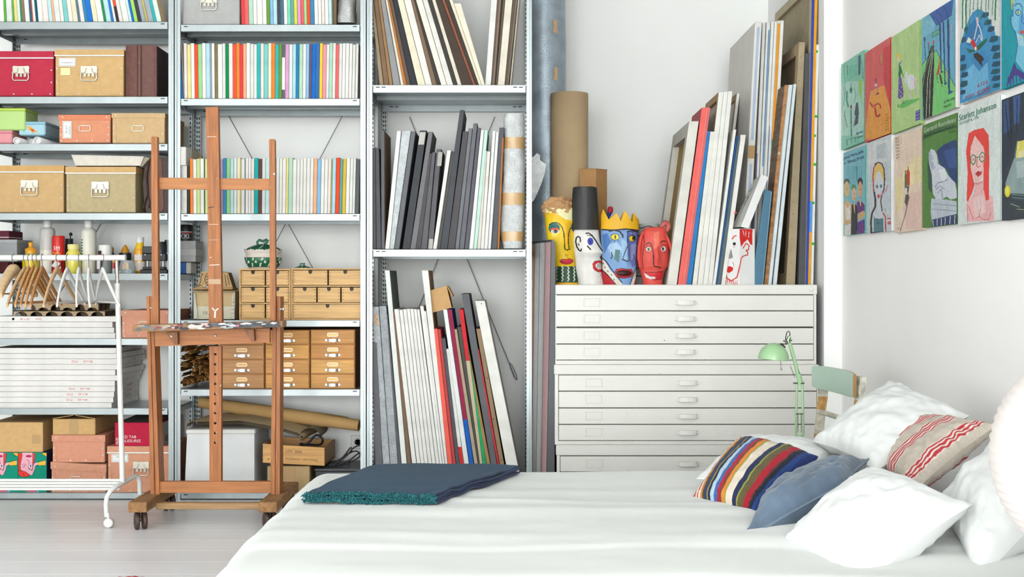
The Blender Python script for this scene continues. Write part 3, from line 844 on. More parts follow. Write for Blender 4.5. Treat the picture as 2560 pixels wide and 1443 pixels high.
tin(-25, 30, 326, 359.5, .2, 'e89aa0', 'pink tin under the lime green tin')
tin(-25, 63, 270, 325.5, .17, 'bcdc88', 'lime green tin at the left end above the pink tin', 'c6e45c')
tin(46.5, 113, 304, 338, .34, 'a9d3e2', 'light blue tin printed with an orange bird', '9cc8da', Z0=6.2, bird=True)
# paper rolls under the blue tin
for k, (cx, cy, r, z1, lab) in enumerate(((41, 343.5, 9.5, .3, 'left white paper roll under the blue tin'), (80, 346, 8, .26, 'white paper roll mostly hidden behind another roll'), (93, 343, 10, .34, 'right white paper roll under the blue tin'))):
    Zr = 6.175 + (0.03 if k == 1 else 0); c = P(cx, cy, Zr); rr = r * Zr / F * .97
    g = G(); zb_ = Z_(359.5, ZF); c.z = zb_ + rr
    g.lathe(tuple(c), [(rr * .8, .02), (rr * .8, 0), (rr, 0), (rr, z1)], C('efefef'), 18, axis='y')
    ob('paper_roll', g, 'paper', label=lab, cat='paper roll', group='white paper rolls')
sbox(146, 277, 287, 357.5, .3, 'e39a78', 'coral storage box with framed label between blue tin and tan box', lid=13, lidcol='e58f6c', plate=(197, 227, 313, 329), tag=(157, 179, 303, 346, [("TROP'S", .55, .25, .014, True), ('KLEINIGK', .85, .2, .010, True)]), group=ARCH)
sbox(279, 413, 283, 358.5, .36, 'd5b386', 'tan storage box beside the coral one', lid=12, plate=(329, 360, 313, 329), group=ARCH, Z0=6.17)
sbox(-26, 160, 414, 531.5, .33, 'd2ae7c', 'large tan storage box with metal handle at the left end', lid=16, lidcol='d6ac70', edging=True, handle=(74, 470, 22), group=ARCH)
sbox(163.5, 340, 417, 531.5, .35, 'c2b088', 'large olive-tan storage box below an upturned cardboard tray', lid=16, lidcol='d8b078', edging=True, handle=(251, 474, 22), group=ARCH)
# cardboard tray standing upside down on it
g = G(); Zt = 6.2
q = [P(a, b, Zt) for a, b in ((190, 416.2), (350, 416.2), (360, 391), (178, 387))]
g.prism([tuple(v) for v in q], (0, .012, 0), C('e9e2d6'))
q = [P(a, b, Zt + .012) for a, b in ((350, 416.2), (356, 416.2), (374, 396), (360, 391))]
g.prism([tuple(v) for v in q], (0, .2, 0), C('b3a893'))
g.hexa([tuple(P(190, 416.2, Zt)), tuple(P(350, 416.2, Zt)), tuple(P(350, 414.5, Zt)), tuple(P(190, 414.5, Zt))], [tuple(Vector((0, .22, 0)) + P(a, b, Zt)) for a, b in ((190, 416.2), (350, 416.2), (350, 414.5), (190, 414.5))], C('d9d0c0'))
ob('cardboard_tray', g, 'card', label='off-white curved cardboard tray on the olive-tan box', cat='tray')

# brown leather-bound album
g = G(); Z0 = 6.175; x0, x1 = X_(312.5, Z0), X_(390, Z0); zb, zt = Z_(241.2, Z0), Z_(113, Z0)
t = thing('leather_album', ((x0 + x1) / 2, Z0 + .18, zb), 'brown leather-bound album case beside the tan box', 'album')
prof = [(x0 + (x1 - x0) * k / 10, Z0 + .012 * (abs(k - 5) / 5) ** 3) for k in range(11)]
g.prism([(a, b, zb) for a, b in prof] + [(x1 - .003, Z0 + .34, zb), (x0 + .003, Z0 + .34, zb)], (0, 0, zt - zb), C('6f443c'), C('6f443c'))
ob('body', g, 'leather', t)
g = G()
for k in (.40, .53): g.box(x0 + (x1 - x0) * k - .002, x0 + (x1 - x0) * k + .002, Z0 - .0025, Z0 + .002, zb, zt, C('472a26'), .001)
g.box(x0 + (x1 - x0) * .42, x0 + (x1 - x0) * .51, Z0 - .0035, Z0 + .002, zb, zt, C('74483e'), .001)
ob('spine_band', g, 'leather', t)
g = G(); g.box(x1 - .003, x1 + .0012, Z0 + .03, Z0 + .335, zb + .004, zt - .004, C('3b2a26')); ob('cover', g, 'leather', t)

# leather satchel beside the olive-tan box
Z0 = 6.24
t = thing('leather_satchel', tuple(P(395, 532, Z0 + .1)), 'brown leather satchel with strap half hidden behind the easel arm', 'bag')
g = G()
ol = [(366, 532), (360, 500), (357, 460), (362, 415), (372, 398), (394, 392), (430, 396), (446, 420), (450, 532)]
g.prism([tuple(P(a, b, Z0)) for a, b in ol], (0, .12, 0), C('4c362f'), C('5a3a30'))
ob('body', g, 'leather', t)
g = G()
ol = [(373, 440), (376, 400), (390, 393), (404, 398), (410, 520), (404, 528), (380, 530), (374, 500)]
g.prism([tuple(P(a, b, Z0 - .004)) for a, b in ol], (0, .01, 0), C('6f4434'), C('3a241e'))
ob('flap', g, 'leather', t)
g = G()
g.tube([P(a, b, Z0 - .012) for a, b in ((372, 405), (366, 440), (369, 485), (362, 505), (358, 522))], .004, C('3b2620'), 6)
g.tube([P(a, b, Z0 - .012) for a, b in ((369, 485), (374, 505), (372, 520))], .003, C('3b2620'), 6)
g.tube([P(a, b, Z0 + .05) for a, b in ((385, 396), (398, 386), (418, 388), (428, 398))], .006, C('40302c'), 6)
ob('strap', g, 'leather', t)

# grey box and silver wrap on the middle top shelf
sbox(455, 600, -20, 61, .33, 'b9b9b7', 'grey storage box with brass handle on the middle top shelf', lid=12, handle=(522, 8, 21), rivets=False, group=ARCH, fold=False)
g = G(); x0, x1 = X_(831.5, 6.2), X_(841, 6.2)
g.box(x0, x1, 6.2, 6.45, Z_(61.5, ZF), Z_(-60, 6.2), C('8a785e'), .002); ob('brown_board', g, 'card', label='narrow brown board beside the silver bubble wrap', cat='board')
bundle('foil_roll', [(-70, 852, 890), (0, 851, 890), (30, 845, 890), (50, 843, 890), (61, 845, 891)], 6.2, .1, 'b4b4b2', 'silver bubble-wrap roll at the right end of the middle top shelf', [], 'foil', .006)

# white magazine files at the left end of the third shelf
g = G(); Z0 = 6.175
def xz(a, b): return tuple(P(a, b, Z0))
t = thing('magazine_file', tuple(P(457, 534, Z0 + .12)), 'off-white magazine file beside the orange canvas', 'file')
g = G(); pts = [(444, 534), (467, 534), (467, 414), (444, 414)]
g.prism([xz(a, b) for a, b in pts], (0, .012, 0), C('ece9e4')); ob('front', g, 'card', t)
g = G(); x = X_(467, Z0); z0, z1, z2 = Z_(534, Z0), Z_(415, Z0), Z_(368, Z0)
g.prism([(x, Z0, z0), (x, Z0 + .26, z0), (x, Z0 + .26, z2), (x, Z0 + .1, z2), (x, Z0 + .002, z1)], (-.003, 0, 0), C('c9bda6')); ob('side', g, 'card', t)
g = G(); g.box(X_(445, Z0), X_(467.5, Z0), Z0 - .02, Z0 + .1, Z_(414, Z0), Z_(368, Z0), C('e8e4dd'), .003); ob('front_flap', g, 'card', t)
g = G(); g.box(X_(444, Z0), X_(446, Z0), Z0 + .012, Z0 + .26, z0, z2, C('c9bda6')); ob('side', g, 'card', t)
g = G(); g.box(X_(444, Z0), X_(474, Z0), Z0 + .24, Z0 + .262, z0, Z_(378, Z0), C('b89c74')); ob('back', g, 'card', t)

# salmon box low on the left bay, seen behind the easel
sbox(303, 428, 776, 846, .38, 'e0a186', 'salmon storage box behind the easel on the left bay', lid=14, plate=(346, 379, 803, 830), group=ARCH)

# bottom shelf of the left bay
def carton(px0, px1, pyt, pyb, depth, col, label, Z0=6.18, tape=None, side=None, flaps=False, group=None, name='cardboard_carton'):
    x0, x1, zt, zb = X_(px0, Z0), X_(px1, Z0), Z_(pyt, Z0), Z_(pyb, Z0)
    t = thing(name, ((x0 + x1) / 2, Z0 + depth / 2, zb), label, 'carton', group)
    g = G(); g.box(x0, x1, Z0, Z0 + depth, zb, zt, C(col), .003); ob('body', g, 'card', t)
    if tape:
        g = G(); a, b, c_, d = tape
        g.box(X_(a, Z0), X_(b, Z0), Z0 - .0008, Z0 + .001, Z_(d, Z0), Z_(c_, Z0), C('c09a64')); ob('packing_tape', g, 'gloss', t)
    if flaps:
        xm = (x0 + x1) / 2
        for a, b in ((x0, xm - .004), (x1, xm + .006)):
            g = G(); g.prism([(a, Z0, zt), (b, Z0, zt + .018), (b, Z0, zt + .022), (a, Z0, zt + .004)], (0, depth, 0), C('c7a06c')); ob('flap', g, 'card', t)
    return t
carton(-26, 107, 1056, 1131, .36, 'd9b07a', 'brown carton on top of the green printed boxes', tape=(80, 102, 1088, 1110))
carton(131.5, 238, 1048, 1087.5, .36, 'd6ae76', 'taped brown carton on top of the salmon boxes', tape=(172, 196, 1048, 1086), flaps=True)
sbox(129.5, 263, 1088, 1157, .36, 'de9c80', 'upper salmon box with riveted lid below the brown carton', lid=16, group=ARCH)
sbox(126.5, 266, 1159, 1232.5, .36, 'dd9f82', 'lower salmon box with crooked lid behind the rack rail', lid=18, lid_tilt=4, plate=(175, 203, 1191, 1210), group=ARCH)
sbox(268, 432, 1116, 1232.5, .34, 'dfa283', 'big salmon box with metal handle under the red shoe box', lid=16, edging=True, handle=(353, 1172, 20), tag=(279, 321, 1136, 1156, [('FRITZ', .3, .58, .011, False), ('E.', .45, .2, .011, False)]), group=ARCH)
# red shoe box
Z0 = 6.19; x0, x1, zt, zb = X_(287, Z0), X_(404, Z0), Z_(1057, Z0), Z_(1115.4, Z0)
t = thing('shoe_box', ((x0 + x1) / 2, Z0 + .17, zb), 'red and white shoe box with white lettering on the big salmon box', 'box')
g = G(); g.box(x0, x1, Z0, Z0 + .33, zb, zt, C('c22745'), .002)
g.box(x1, x1 + .0015, Z0 + .003, Z0 + .327, zb + .002, zt - .002, C('e2e0dc')); ob('body', g, 'card', t)
g = G(); wt = C('f4eeee'); y = Z0 - .0008
g.ftext('RED TAB', X_(301, Z0), y, Z_(1096, Z0), .021, wt); g.ftext('CHAUSSURES', X_(292, Z0), y, Z_(1106, Z0), .021, wt)
g.text('60-90', (X_(295, Z0), y, Z_(1112, Z0)), (0, 0, 1), (-1, 0, 0), .016, wt)
g.text('RED TAB', (x1 + .0022, Z0 + .05, Z_(1108, Z0)), (0, 1, 0), (0, 0, 1), .045, C('3a3436'))
ob('lettering', g, 'paper', t)
g = G(); g.prism([(x0 + .01, Z0 + .01, zt), (x1 - .01, Z0 + .01, zt), (x1 - .03, Z0 + .2, zt + .02), (x0 + .05, Z0 + .2, zt + .02)], (0, .1, .002), C('59504c')); ob('lid_flap', g, 'card', t)

# two green boxes with printed comic faces
def face_box(px0, px1, label, Z0=6.18):
    x0, x1, zt, zb = X_(px0, Z0), X_(px1, Z0), Z_(1131.6, Z0), Z_(1232.5, Z0); D = .34
    t = thing('printed_box', ((x0 + x1) / 2, Z0 + D / 2, zb), label, 'box', 'green boxes printed with faces')
    g = G(); g.box(x0, x1, Z0 + .0006, Z0 + D, zb, zt, C('2a2b55'), .002); ob('body', g, 'card', t)
    S = lambda pts: [(46 + (a - 385) / 8.53, 1120 + b / 8.53) for a, b in pts]
    K = '1a1a20'
    shp = [('p', 'e04038', S([(385, 120), (490, 120), (430, 500), (385, 500)])), ('p', 'f5b5c4', S([(475, 100), (690, 100), (690, 440), (700, 500), (670, 580), (620, 575), (440, 480), (430, 380)])),
           ('p', 'e04850', S([(690, 120), (755, 120), (735, 280), (700, 390), (690, 300)])), ('p', 'f5b5c4', S([(700, 400), (735, 320), (800, 310), (800, 360), (750, 385), (740, 460), (690, 570), (665, 570)])),
           ('p', 'f5c04a', S([(800, 315), (970, 265), (970, 370), (850, 380), (815, 370)])), ('p', 'f0b83c', S([(880, 110), (1000, 110), (1000, 190), (930, 150)])),
           ('p', 'ee4038', S([(390, 500), (450, 485), (540, 510), (630, 575), (600, 610), (520, 625), (430, 610), (395, 570)])), ('e', 'b53a5a', 46 + 225 / 8.53, 1120 + 178 / 8.53, 8, 3),
           ('l', K, .9, S([(475, 140), (430, 380), (440, 480), (540, 510), (630, 575)])), ('l', K, .9, S([(690, 120), (690, 440), (665, 480), (600, 420), (600, 390), (620, 330), (610, 270), (560, 255)])),
           ('l', K, .9, S([(755, 120), (735, 280), (700, 390), (690, 480)])), ('l', K, .9, S([(735, 320), (970, 265)])), ('l', K, .9, S([(740, 460), (750, 385), (850, 380), (970, 370)])), ('l', K, .9, S([(740, 460), (690, 570)])),
           ('l', K, .9, S([(390, 500), (450, 485), (540, 510), (630, 575), (600, 610), (520, 625), (430, 610), (395, 570)])), ('l', K, 1.0, S([(480, 555), (530, 580)])), ('l', K, .8, S([(460, 370), (490, 345), (540, 350), (545, 370), (500, 385)])),
           ('l', K, .8, S([(470, 410), (530, 400)])), ('e', 'f4f0ee', 46 + 260 / 8.53, 1120 + 385 / 8.53, 4.5, 2.6), ('e', '2a3f70', 46 + 265 / 8.53, 1120 + 385 / 8.53, 2, 2.2), ('l', K, .9, S([(600, 440), (680, 480)])), ('l', K, .9, S([(880, 110), (960, 190)])),
           ('p', 'e8505a', [(66, 1224), (91, 1224), (91, 1230), (68, 1230)]), ('p', '58b8e0', [(66, 1230), (97, 1230), (97, 1236), (66, 1236)]), ('p', '58b8e0', [(93, 1224), (97, 1224), (97, 1236), (93, 1236)])]
    nu, nv = 96, 120
    U, V = np.meshgrid(np.linspace(0, 1, nu), np.linspace(0, 1, nv))
    pts = np.stack([x0 + (x1 - x0) * U, np.full_like(U, Z0), zt + (zb - zt) * V], -1)
    col = paint_points(46 + U * 71, 1131.6 + V * 101, '16957a', shp)
    ob_grid('printed_front', pts, nu, nv, col, 'paper', t)
face_box(-27, 44.5, 'leftmost green box printed with a comic face, cut by the picture edge')
face_box(45.5, 116.5, 'green box printed with a comic face beside the salmon boxes')

# ------------------------------------------------------------------ flat stacks of white canvases
RED = C('d85a62')
def flat_stack(n, y_top, y_bot, xs, text_on, group, where, depth=.42, dot=None, flip=True):
    h = (y_bot - y_top) / n
    for k in range(n):
        ya, yb2 = y_top + h * k, y_top + h * (k + 1)
        px1 = xs[k % len(xs)]; Z0 = 6.18 + RN.uniform(-.003, .004)
        x0, x1 = X_(-26, Z0), X_(px1, Z0)
        sl = RN.uniform(-.012, .02)
        zb, zt = Z_(yb2, 6.18) + .0008, Z_(ya, 6.18) - .0008
        t = thing('stretched_canvas', ((x0 + x1) / 2, Z0 + depth / 2, zb), 'white canvas lying flat, %s from the top of the %s' % (ordinal(k + 1), where), 'canvas', group)
        g = G(); v = RN.uniform(-.03, .02); c = tuple(q + v for q in C('efece8'))
        g.hexa([(x0, Z0, zb), (x1, Z0, zb), (x1, Z0, zt), (x0, Z0, zt)], [(x0, Z0 + depth, zb), (x1 + sl, Z0 + depth, zb), (x1 + sl, Z0 + depth, zt), (x0, Z0 + depth, zt)], c)
        ob('body', g, 'canvas', t)
        if k in text_on:
            a, b = text_on[k]; g = G(); zc = (zb + zt) / 2; s = .0165
            if flip:
                g.ftext('40 x 60', X_(b, Z0), Z0 - .0006, zc + s * .35, s, RED, True); g.ftext('P102', X_(a, Z0), Z0 - .0006, zc + s * .35, s, RED, True)
            else:
                g.ftext('40 x 60', X_(a, Z0), Z0 - .0006, zc - s * .35, s, RED); g.ftext('P102', X_(b, Z0), Z0 - .0006, zc - s * .35, s, RED)
                g.disc((X_(33, Z0), Z0 - .0006, zc), (0, -1, 0), .007, C('26262a'), 12)
            ob('stamped_lettering', g, 'paper', t, kind='stuff')
            if flip:
                g = G(); g.text('40 x 60 P102', (x1 + sl * .6 + .001, Z0 + .30, zc + s * .35), (0, -1, 0), (0, 0, -1), s, C('b06068'))
                ob('stamped_lettering', g, 'paper', t, kind='stuff')
flat_stack(4, 791, 846.4, [292, 281, 285, 288], {0: (50, 89)}, 'flat white canvases below the egg cartons', 'stack below the egg cartons', flip=False)
flat_stack(11, 870, 1020.5, [290, 291, 294, 294, 288, 293, 287, 287, 285, 283, 279], {2: (195, 232), 7: (187, 225), 8: (182, 220), 9: (181, 219)}, 'flat white canvases above the bottom shelf', 'tall flat stack', flip=True)

# egg cartons on the upper stack
def egg_carton(px0, px1, yt, yb2, Z0, D, label, n, flipv):
    x0, x1, zt, zb = X_(px0, Z0), X_(px1, Z0), Z_(yt, Z0), Z_(yb2, Z0)
    t = thing('egg_carton', ((x0 + x1) / 2, Z0 + D / 2, zb), label, 'egg carton', 'egg cartons on the flat canvases')
    pc = C('b9a183'); w = (x1 - x0) / n
    g = G()
    # scalloped front rim: arches between posts
    for k in range(n):
        a = x0 + w * k; pts = []
        m = 10
        big = (k % 2 == 0) if flipv else True
        hh = (zt - zb) * (.8 if big else .35)
        for j in range(m + 1):
            th = math.pi * j / m
            pts.append((a + w * .5 - w * .40 * math.cos(th), Z0, zb + hh * math.sin(th)))
        outer = [(a, Z0, zb)] + pts + [(a + w, Z0, zb), (a + w, Z0, zt), (a, Z0, zt)]
        g.prism(outer, (0, .004, 0), pc)
    g.box(x0, x1, Z0, Z0 + D, zt - .004, zt, pc)
    ob('lid', g, 'card', t)
    g = G()
    for r in range(3):
        for k in range(n):
            g.lathe((x0 + w * (k + .5), Z0 + .06 + r * (D - .06) / 3, zb), [(w * .3, 0), (w * .42, (zt - zb) * .75), (w * .46, (zt - zb) * .8)], C('6b5d4e'), 9)
    ob('cups', g, 'card', t, kind='stuff')
egg_carton(62, 246, 757, 776, 6.22, .27, 'upper grey-brown egg carton on the flat white canvases', 6, True)
egg_carton(34, 262, 776.5, 790.4, 6.2, .29, 'lower grey-brown egg carton resting on the flat white canvases', 6, False)
# ------------------------------------------------------------------ bottles, jars and tools on the left bay's fifth shelf
S5 = Z_(684, ZF)
def bottle(cx, hw, yt, Z0, prof, label, cat='bottle', name='bottle', mat='plain', capmat='plain', label_fn=None, n=20, sx=1.0, sy=1.0):
    """prof: list of (part name, [(radius share, height share, colour), ...], material)"""
    x = X_(cx, Z0); r = hw * Z0 / F; h = Z_(yt, Z0) - S5
    t = thing(name, (x, Z0, S5), label, cat)
    for (pn, pr, m) in prof:
        g = G(); g.lathe((x, Z0, S5), [(q[0] * r, q[1] * h, C(q[2])) for q in pr], C(pr[0][2]), n, sx, sy); ob(pn, g, m, t)
    if label_fn:
        g = G(); label_fn(g, x, Z0, r, h); ob('printed_label', g, 'paper', t)
    return t
def wraptext(g, s, x, y, r, z, size, col, a0=-0.9, wid=None):
    vs_, fs = text_geo(s); mx = max(v[0] for v in vs_)
    off = -mx * size / 2
    pts = []
    for v in vs_:
        u = (off + v[0] * size) / r
        pts.append((x + math.sin(u) * r * 1.006, y - math.cos(u) * r * 1.006, z + v[1] * size))
    g.add(pts, fs, col)
def patch(g, x, y, r, z0, z1, a0, a1, col, n=8):
    pts = []
    for zz in (z0, z1):
        for k in range(n + 1):
            a = a0 + (a1 - a0) * k / n; pts.append((x + math.sin(a) * r * 1.004, y - math.cos(a) * r * 1.004, zz))
    g.grid(pts, n + 1, 2, col)

bottle(77, 20, 605, 6.3, [('body', [(.95, 0, 'e8c51c'), (1, .05, 'ecc81e'), (1, .42, 'e8cf4a'), (.98, .5, 'c9bd54'), (.62, .63, 'c9bd54'), (.6, .66, 'c9bd54')], 'gloss'),
                          ('cap', [(.68, .64, 'f0a82c'), (.7, .78, 'f0a82c'), (.3, .82, 'eda22a'), (.26, .9, 'f0a82c'), (.34, .97, 'f0a82c'), (.1, 1.0, 'f0a82c')], 'gloss')],
       'yellow glue bottle with orange twist cap behind the hanger rail', label_fn=lambda g, x, y, r, h: (patch(g, x, y, r, .02, .02, -1, 1, C('222222')), [g.prism([(x - r * .1, y - r * 1.01, S5 + .01), (x + r * .75, y - r * .75, S5 + .01), (x + r * .75, y - r * .75, S5 + h * .28)], (0, -.001, 0), C('26241c'))]))
def lines_label(g, x, y, r, h):
    for k in range(8): patch(g, x, y, r, S5 + h * (.34 + .04 * k), S5 + h * (.355 + .04 * k), -.5, -.1, C('c3bcae'))
bottle(118.5, 18.5, 552, 6.34, [('body', [(.97, 0, 'efe9dc'), (1, .03, 'efe9dc'), (1, .42, 'efe9dc'), (1, .44, 'd3d0cb'), (1, .8, 'd6d4d0'), (.9, .85, 'd6d4d0'), (.5, .87, 'dcdad6'), (.5, .89, 'dcdad6')], 'plain'),
                                ('cap', [(.54, .88, 'f2f1ee'), (.54, .98, 'f2f1ee'), (.48, 1, 'f2f1ee')], 'plain')], 'tall translucent bottle half full of white glue, white cap', label_fn=lines_label)
def can_label(g, x, y, r, h):
    z = S5
    wraptext(g, '3M', x, y, r, z + h * .62, .030, C('f6f2ee')); wraptext(g, 'Foto', x, y, r, z + h * .5, .024, C('f4c030'))
    g.prism([(x - r * .8, y - r * .62, z + .015), (x + r * .85, y - r * .55, z + .03), (x + r * .85, y - r * .55, z + h * .42), (x - r * .6, y - r * .82, z + h * .32)], (0, -.004, 0), C('2c2a2a'))
    g.prism([(x - r * .75, y - r * .95, z + h * .2), (x + r * .1, y - r * 1.02, z + h * .14), (x + r * .7, y - r * .95, z + h * .27), (x - r * .1, y - r * 1.02, z + h * .34)], (0, -.003, 0), C('e8e6e2'))
    g.prism([(x + r * .0, y - r * 1.03, z + h * .1), (x + r * .8, y - r * .9, z + h * .2), (x + r * .75, y - r * .9, z + h * .12), (x + r * .3, y - r * 1.03, z + h * .06)], (0, -.003, 0), C('b7c4bb'))
bottle(146, 15.6, 590, 6.28, [('body', [(.96, 0, 'c4221c'), (1, .02, 'd8261e'), (1, .97, 'd8261e'), (.92, 1, 'd8261e')], 'gloss')], 'red spray glue can with white and yellow lettering', 'spray can', 'spray_can', label_fn=can_label)
# black tool with ball knob
Z0 = 6.40; t = thing('hand_press', tuple(P(173, 684, Z0)), 'black hand tool with ball knob behind the yellow jar', 'tool')
t.location.z = S5; WL[t].z = S5
g = G(); x = X_(173, Z0)
g.lathe((x, Z0, S5), [(.03, 0), (.03, .1), (.024, .15), (.021, .165), (.02, .19)], C('2a2c30'), 14); ob('body', g, 'plain', t)
g = G(); z1 = Z_(606, Z0); g.tube([(x - .003, Z0, z1 - .03), (x + .005, Z0, z1 + .0), tuple(P(176, 590, Z0))], .0028, C('2a2c30'), 6)
pk = P(177, 586, Z0); g.lathe((pk.x, pk.y, pk.z - .009), [(.002, 0), (.008, .003), (.0095, .009), (.007, .016), (.002, .019)], C('232428'), 10); ob('lever', g, 'plain', t)
bottle(183.5, 18.5, 611, 6.27, [('body', [(.95, 0, 'ece03c'), (1, .04, 'efe35a'), (1, .38, 'efe25a'), (1, .4, 'ebe48c'), (1, .58, 'f0e26a'), (.96, .68, 'f0e26a'), (.66, .8, 'f0e26a'), (.66, .84, 'f0e26a')], 'gloss'),
                                ('cap', [(.74, .83, 'f1e99a'), (.76, .98, 'f1e99a'), (.7, 1, 'f1e99a')], 'plain')], 'squat yellow paint jar with pale cap', 'jar', 'paint_jar')
def tall_label(g, x, y, r, h):
    patch(g, x, y, r, S5 + h * .33, S5 + h * .68, -.95, -.42, C('f2f2ea'))
    for k, cc in enumerate(('2f8a5a', '1f6a46', '3a9a68', '2f8a5a', '1f6a46', '2f8a5a')):
        z = S5 + h * (.36 + k * .052); patch(g, x, y, r * 1.004, z, z + h * .03, -.85 + .06 * (k % 2), -.5, C(cc), 4)
    for k in range(6): patch(g, x, y, r, S5 + h * (.5 + .04 * k), S5 + h * (.506 + .04 * k), .2, .8, C('d2cfba'))
bottle(221.5, 18.5, 552, 6.32, [('body', [(.97, 0, 'ece6d2'), (1, .03, 'ece6d2'), (1, .42, 'ebe8da'), (1, .78, 'ebe9de'), (.9, .83, 'ebe9de'), (.5, .86, 'ebe9de'), (.5, .89, 'f2f2ee')], 'plain'),
                                ('cap', [(.55, .88, 'f4f4f2'), (.55, .98, 'f4f4f2'), (.5, 1, 'f4f4f2')], 'plain')], 'tall cream bottle with green vertical label', label_fn=tall_label)
bottle(263.5, 15.5, 613, 6.30, [('body', [(.97, 0, '8d9490'), (1, .03, '8d9490'), (1, .6, '98a09c'), (.9, .7, '98a09c')], 'plain'), ('cap', [(1.02, .66, 'f3f2ee'), (1.04, .97, 'f3f2ee'), (.95, 1, 'f3f2ee')], 'plain')],
       'grey jar with wide white cap above the last white hangers', 'jar', 'paint_jar')
def small_label(g, x, y, r, h): patch(g, x, y, r, S5 + h * .2, S5 + h * .6, -.8, .5, C('e6e4e6'))
bottle(249, 7.5, 627, 6.26, [('body', [(1, 0, '5a5456'), (1, .66, '6a6466'), (.6, .76, '6a6466')], 'gloss'), ('cap', [(.62, .76, 'c4303a'), (.62, .84, 'c4303a'), (.5, .85, '262628'), (.45, 1, '262628')], 'plain')], 'tiny ink bottle with red collar in front of the white-capped jar', label_fn=small_label)
bottle(283, 7, 640, 6.33, [('body', [(1, 0, 'e0dcd8'), (1, .28, 'e0dcd8'), (1, .29, 'd8303a'), (1, .6, 'd8303a'), (1, .61, 'e0b02c'), (.9, .8, 'e0b02c')], 'gloss'), ('cap', [(.6, .8, '3a3c48'), (.5, 1, '3a3c48')], 'plain')], 'small red and yellow tube behind the rack pole', 'tube', 'paint_tube')
bottle(281, 5, 618, 6.42, [('body', [(1, 0, '4a4c58'), (1, .7, '5a5c68'), (.7, .8, '5a5c68')], 'plain'), ('cap', [(.75, .8, 'd99a3a'), (.7, .96, 'd99a3a'), (.3, 1, 'd99a3a')], 'plain')], 'slim dark bottle with ochre cap behind the grey jar')
bottle(313, 15, 612, 6.40, [('body', [(.9, 0, '2a2c30'), (1, .05, '2a2c30'), (1, .72, '26282c')], 'plain'), ('cap', [(.72, .72, 'd8972e'), (.62, .82, 'dd9c30'), (.2, .97, 'dd9c30'), (.12, 1, 'dd9c30')], 'gloss')], 'black jar with orange pointed nozzle beside the plastic bag', 'jar', 'glue_jar')
def yl(g, x, y, r, h): patch(g, x, y, r, S5 + h * .36, S5 + h * .52, -.9, .9, C('efe9e2')); patch(g, x, y, r, S5 + h * .12, S5 + h * .3, -.9, .9, C('e8dccf'))
bottle(350, 14.5, 593, 6.32, [('body', [(.6, 0, 'eda01c'), (.9, .04, 'eda01c'), (.95, .08, 'e9dccb'), (1, .32, 'e9dccb'), (1, .33, 'f0a81e'), (1, .6, 'f0a81e'), (.9, .68, 'f3c51c'), (.62, .8, 'f3c91c'), (.6, .86, 'f3c91c')], 'gloss'),
                              ('cap', [(.66, .85, 'ececec'), (.66, .99, 'ececec'), (.6, 1, 'ececec')], 'plain')], 'yellow and orange squeeze bottle with white cap left of the easel arm', label_fn=yl)
# clear bag with turquoise beads
Z0 = 6.25; t = thing('plastic_bag', tuple(P(317, 684, Z0)), 'clear plastic bag with turquoise bits beside the rack pole', 'bag'); t.location.z = S5; WL[t].z = S5
g = G(); x = X_(318, Z0); pts = []
for j in range(7):
    v = j / 6; rr = .046 * (1 - .15 * v) * (1 if v < .9 else .8)
    for k in range(12):
        a = 2 * math.pi * k / 12; q = 1 + .12 * noise.noise(Vector((math.cos(a) * 3, math.sin(a) * 3, v * 5)))
        pts.append((x + math.cos(a) * rr * q, Z0 + math.sin(a) * .03 * q, S5 + .0 + .07 * v))
g.grid(pts, 12, 7, C('dfe4e6'), closed_u=True); ob('bag', g, 'bag', t)
g = G()
for k in range(16):
    a = RN.uniform(-.035, .035); b = RN.uniform(-.02, .02)
    g.lathe((x + a, Z0 + b, S5 + RN.uniform(0, .01)), [(.002, 0), (.006, .004), (.0055, .01), (.002, .013)], C(RN.choice(['2aa0b4', '3a8fc4', 'e8f0f2', '2fb0b0'])), 7)
ob('beads', g, 'gloss', t, kind='stuff')
g = G(); g.prism([(x - .022, Z0 - .012, S5 + .022), (x + .012, Z0 - .012, S5 + .022), (x + .01, Z0 - .012, S5 + .05), (x - .004, Z0 - .012, S5 + .062), (x - .02, Z0 - .012, S5 + .05)], (0, .004, 0), C('eab64c')); ob('tag', g, 'paper', t)
# black glue clamp / press
Z0 = 6.26; t = thing('bench_press', tuple(P(390, 684, Z0)), 'black press on chrome rods behind the easel arm', 'tool'); t.location.z = S5; WL[t].z = S5
g = G(); f_ = lambda a, b, c, d, y0, y1, cc: g.box(X_(a, Z0), X_(b, Z0), y0, y1, S5 + (684 - d) * Z0 / F, S5 + (684 - c) * Z0 / F, C(cc), .003)
f_(352, 420, 674, 684, Z0 - .02, Z0 + .06, '26282a'); f_(358, 414, 667, 674, Z0 - .015, Z0 + .055, '2a2c2e'); ob('base', g, 'plain', t)
for c_ in (365.5, 405):
    g = G(); g.tube([(X_(c_, Z0), Z0 + .02, S5 + .03), (X_(c_, Z0), Z0 + .02, S5 + .09)], .004, C('e4e4e4'), 8); ob('rod', g, 'chrome', t)
g = G(); f_(357, 416, 634, 652, Z0 - .015, Z0 + .055, '242628'); f_(357, 400, 616, 634, Z0 - .01, Z0 + .05, '2c2e30'); ob('head', g, 'plain', t)
g = G(); g.lathe((X_(399, Z0), Z0 + .02, S5 + .1), [(.03, 0), (.03, .05), (.022, .062), (.022, .07)], C('303336'), 14)
for c_ in (365, 405): g.disc((X_(c_, Z0), Z0 - .016, S5 + (684 - 637) * Z0 / F), (0, -1, 0), .0035, C('e8e8e8'), 8)
ob('knob', g, 'plain', t)
def blk(g, x, y, r, h): patch(g, x, y, r, S5 + h * .1, S5 + h * .45, -1.2, .6, C('b9b7c2'))
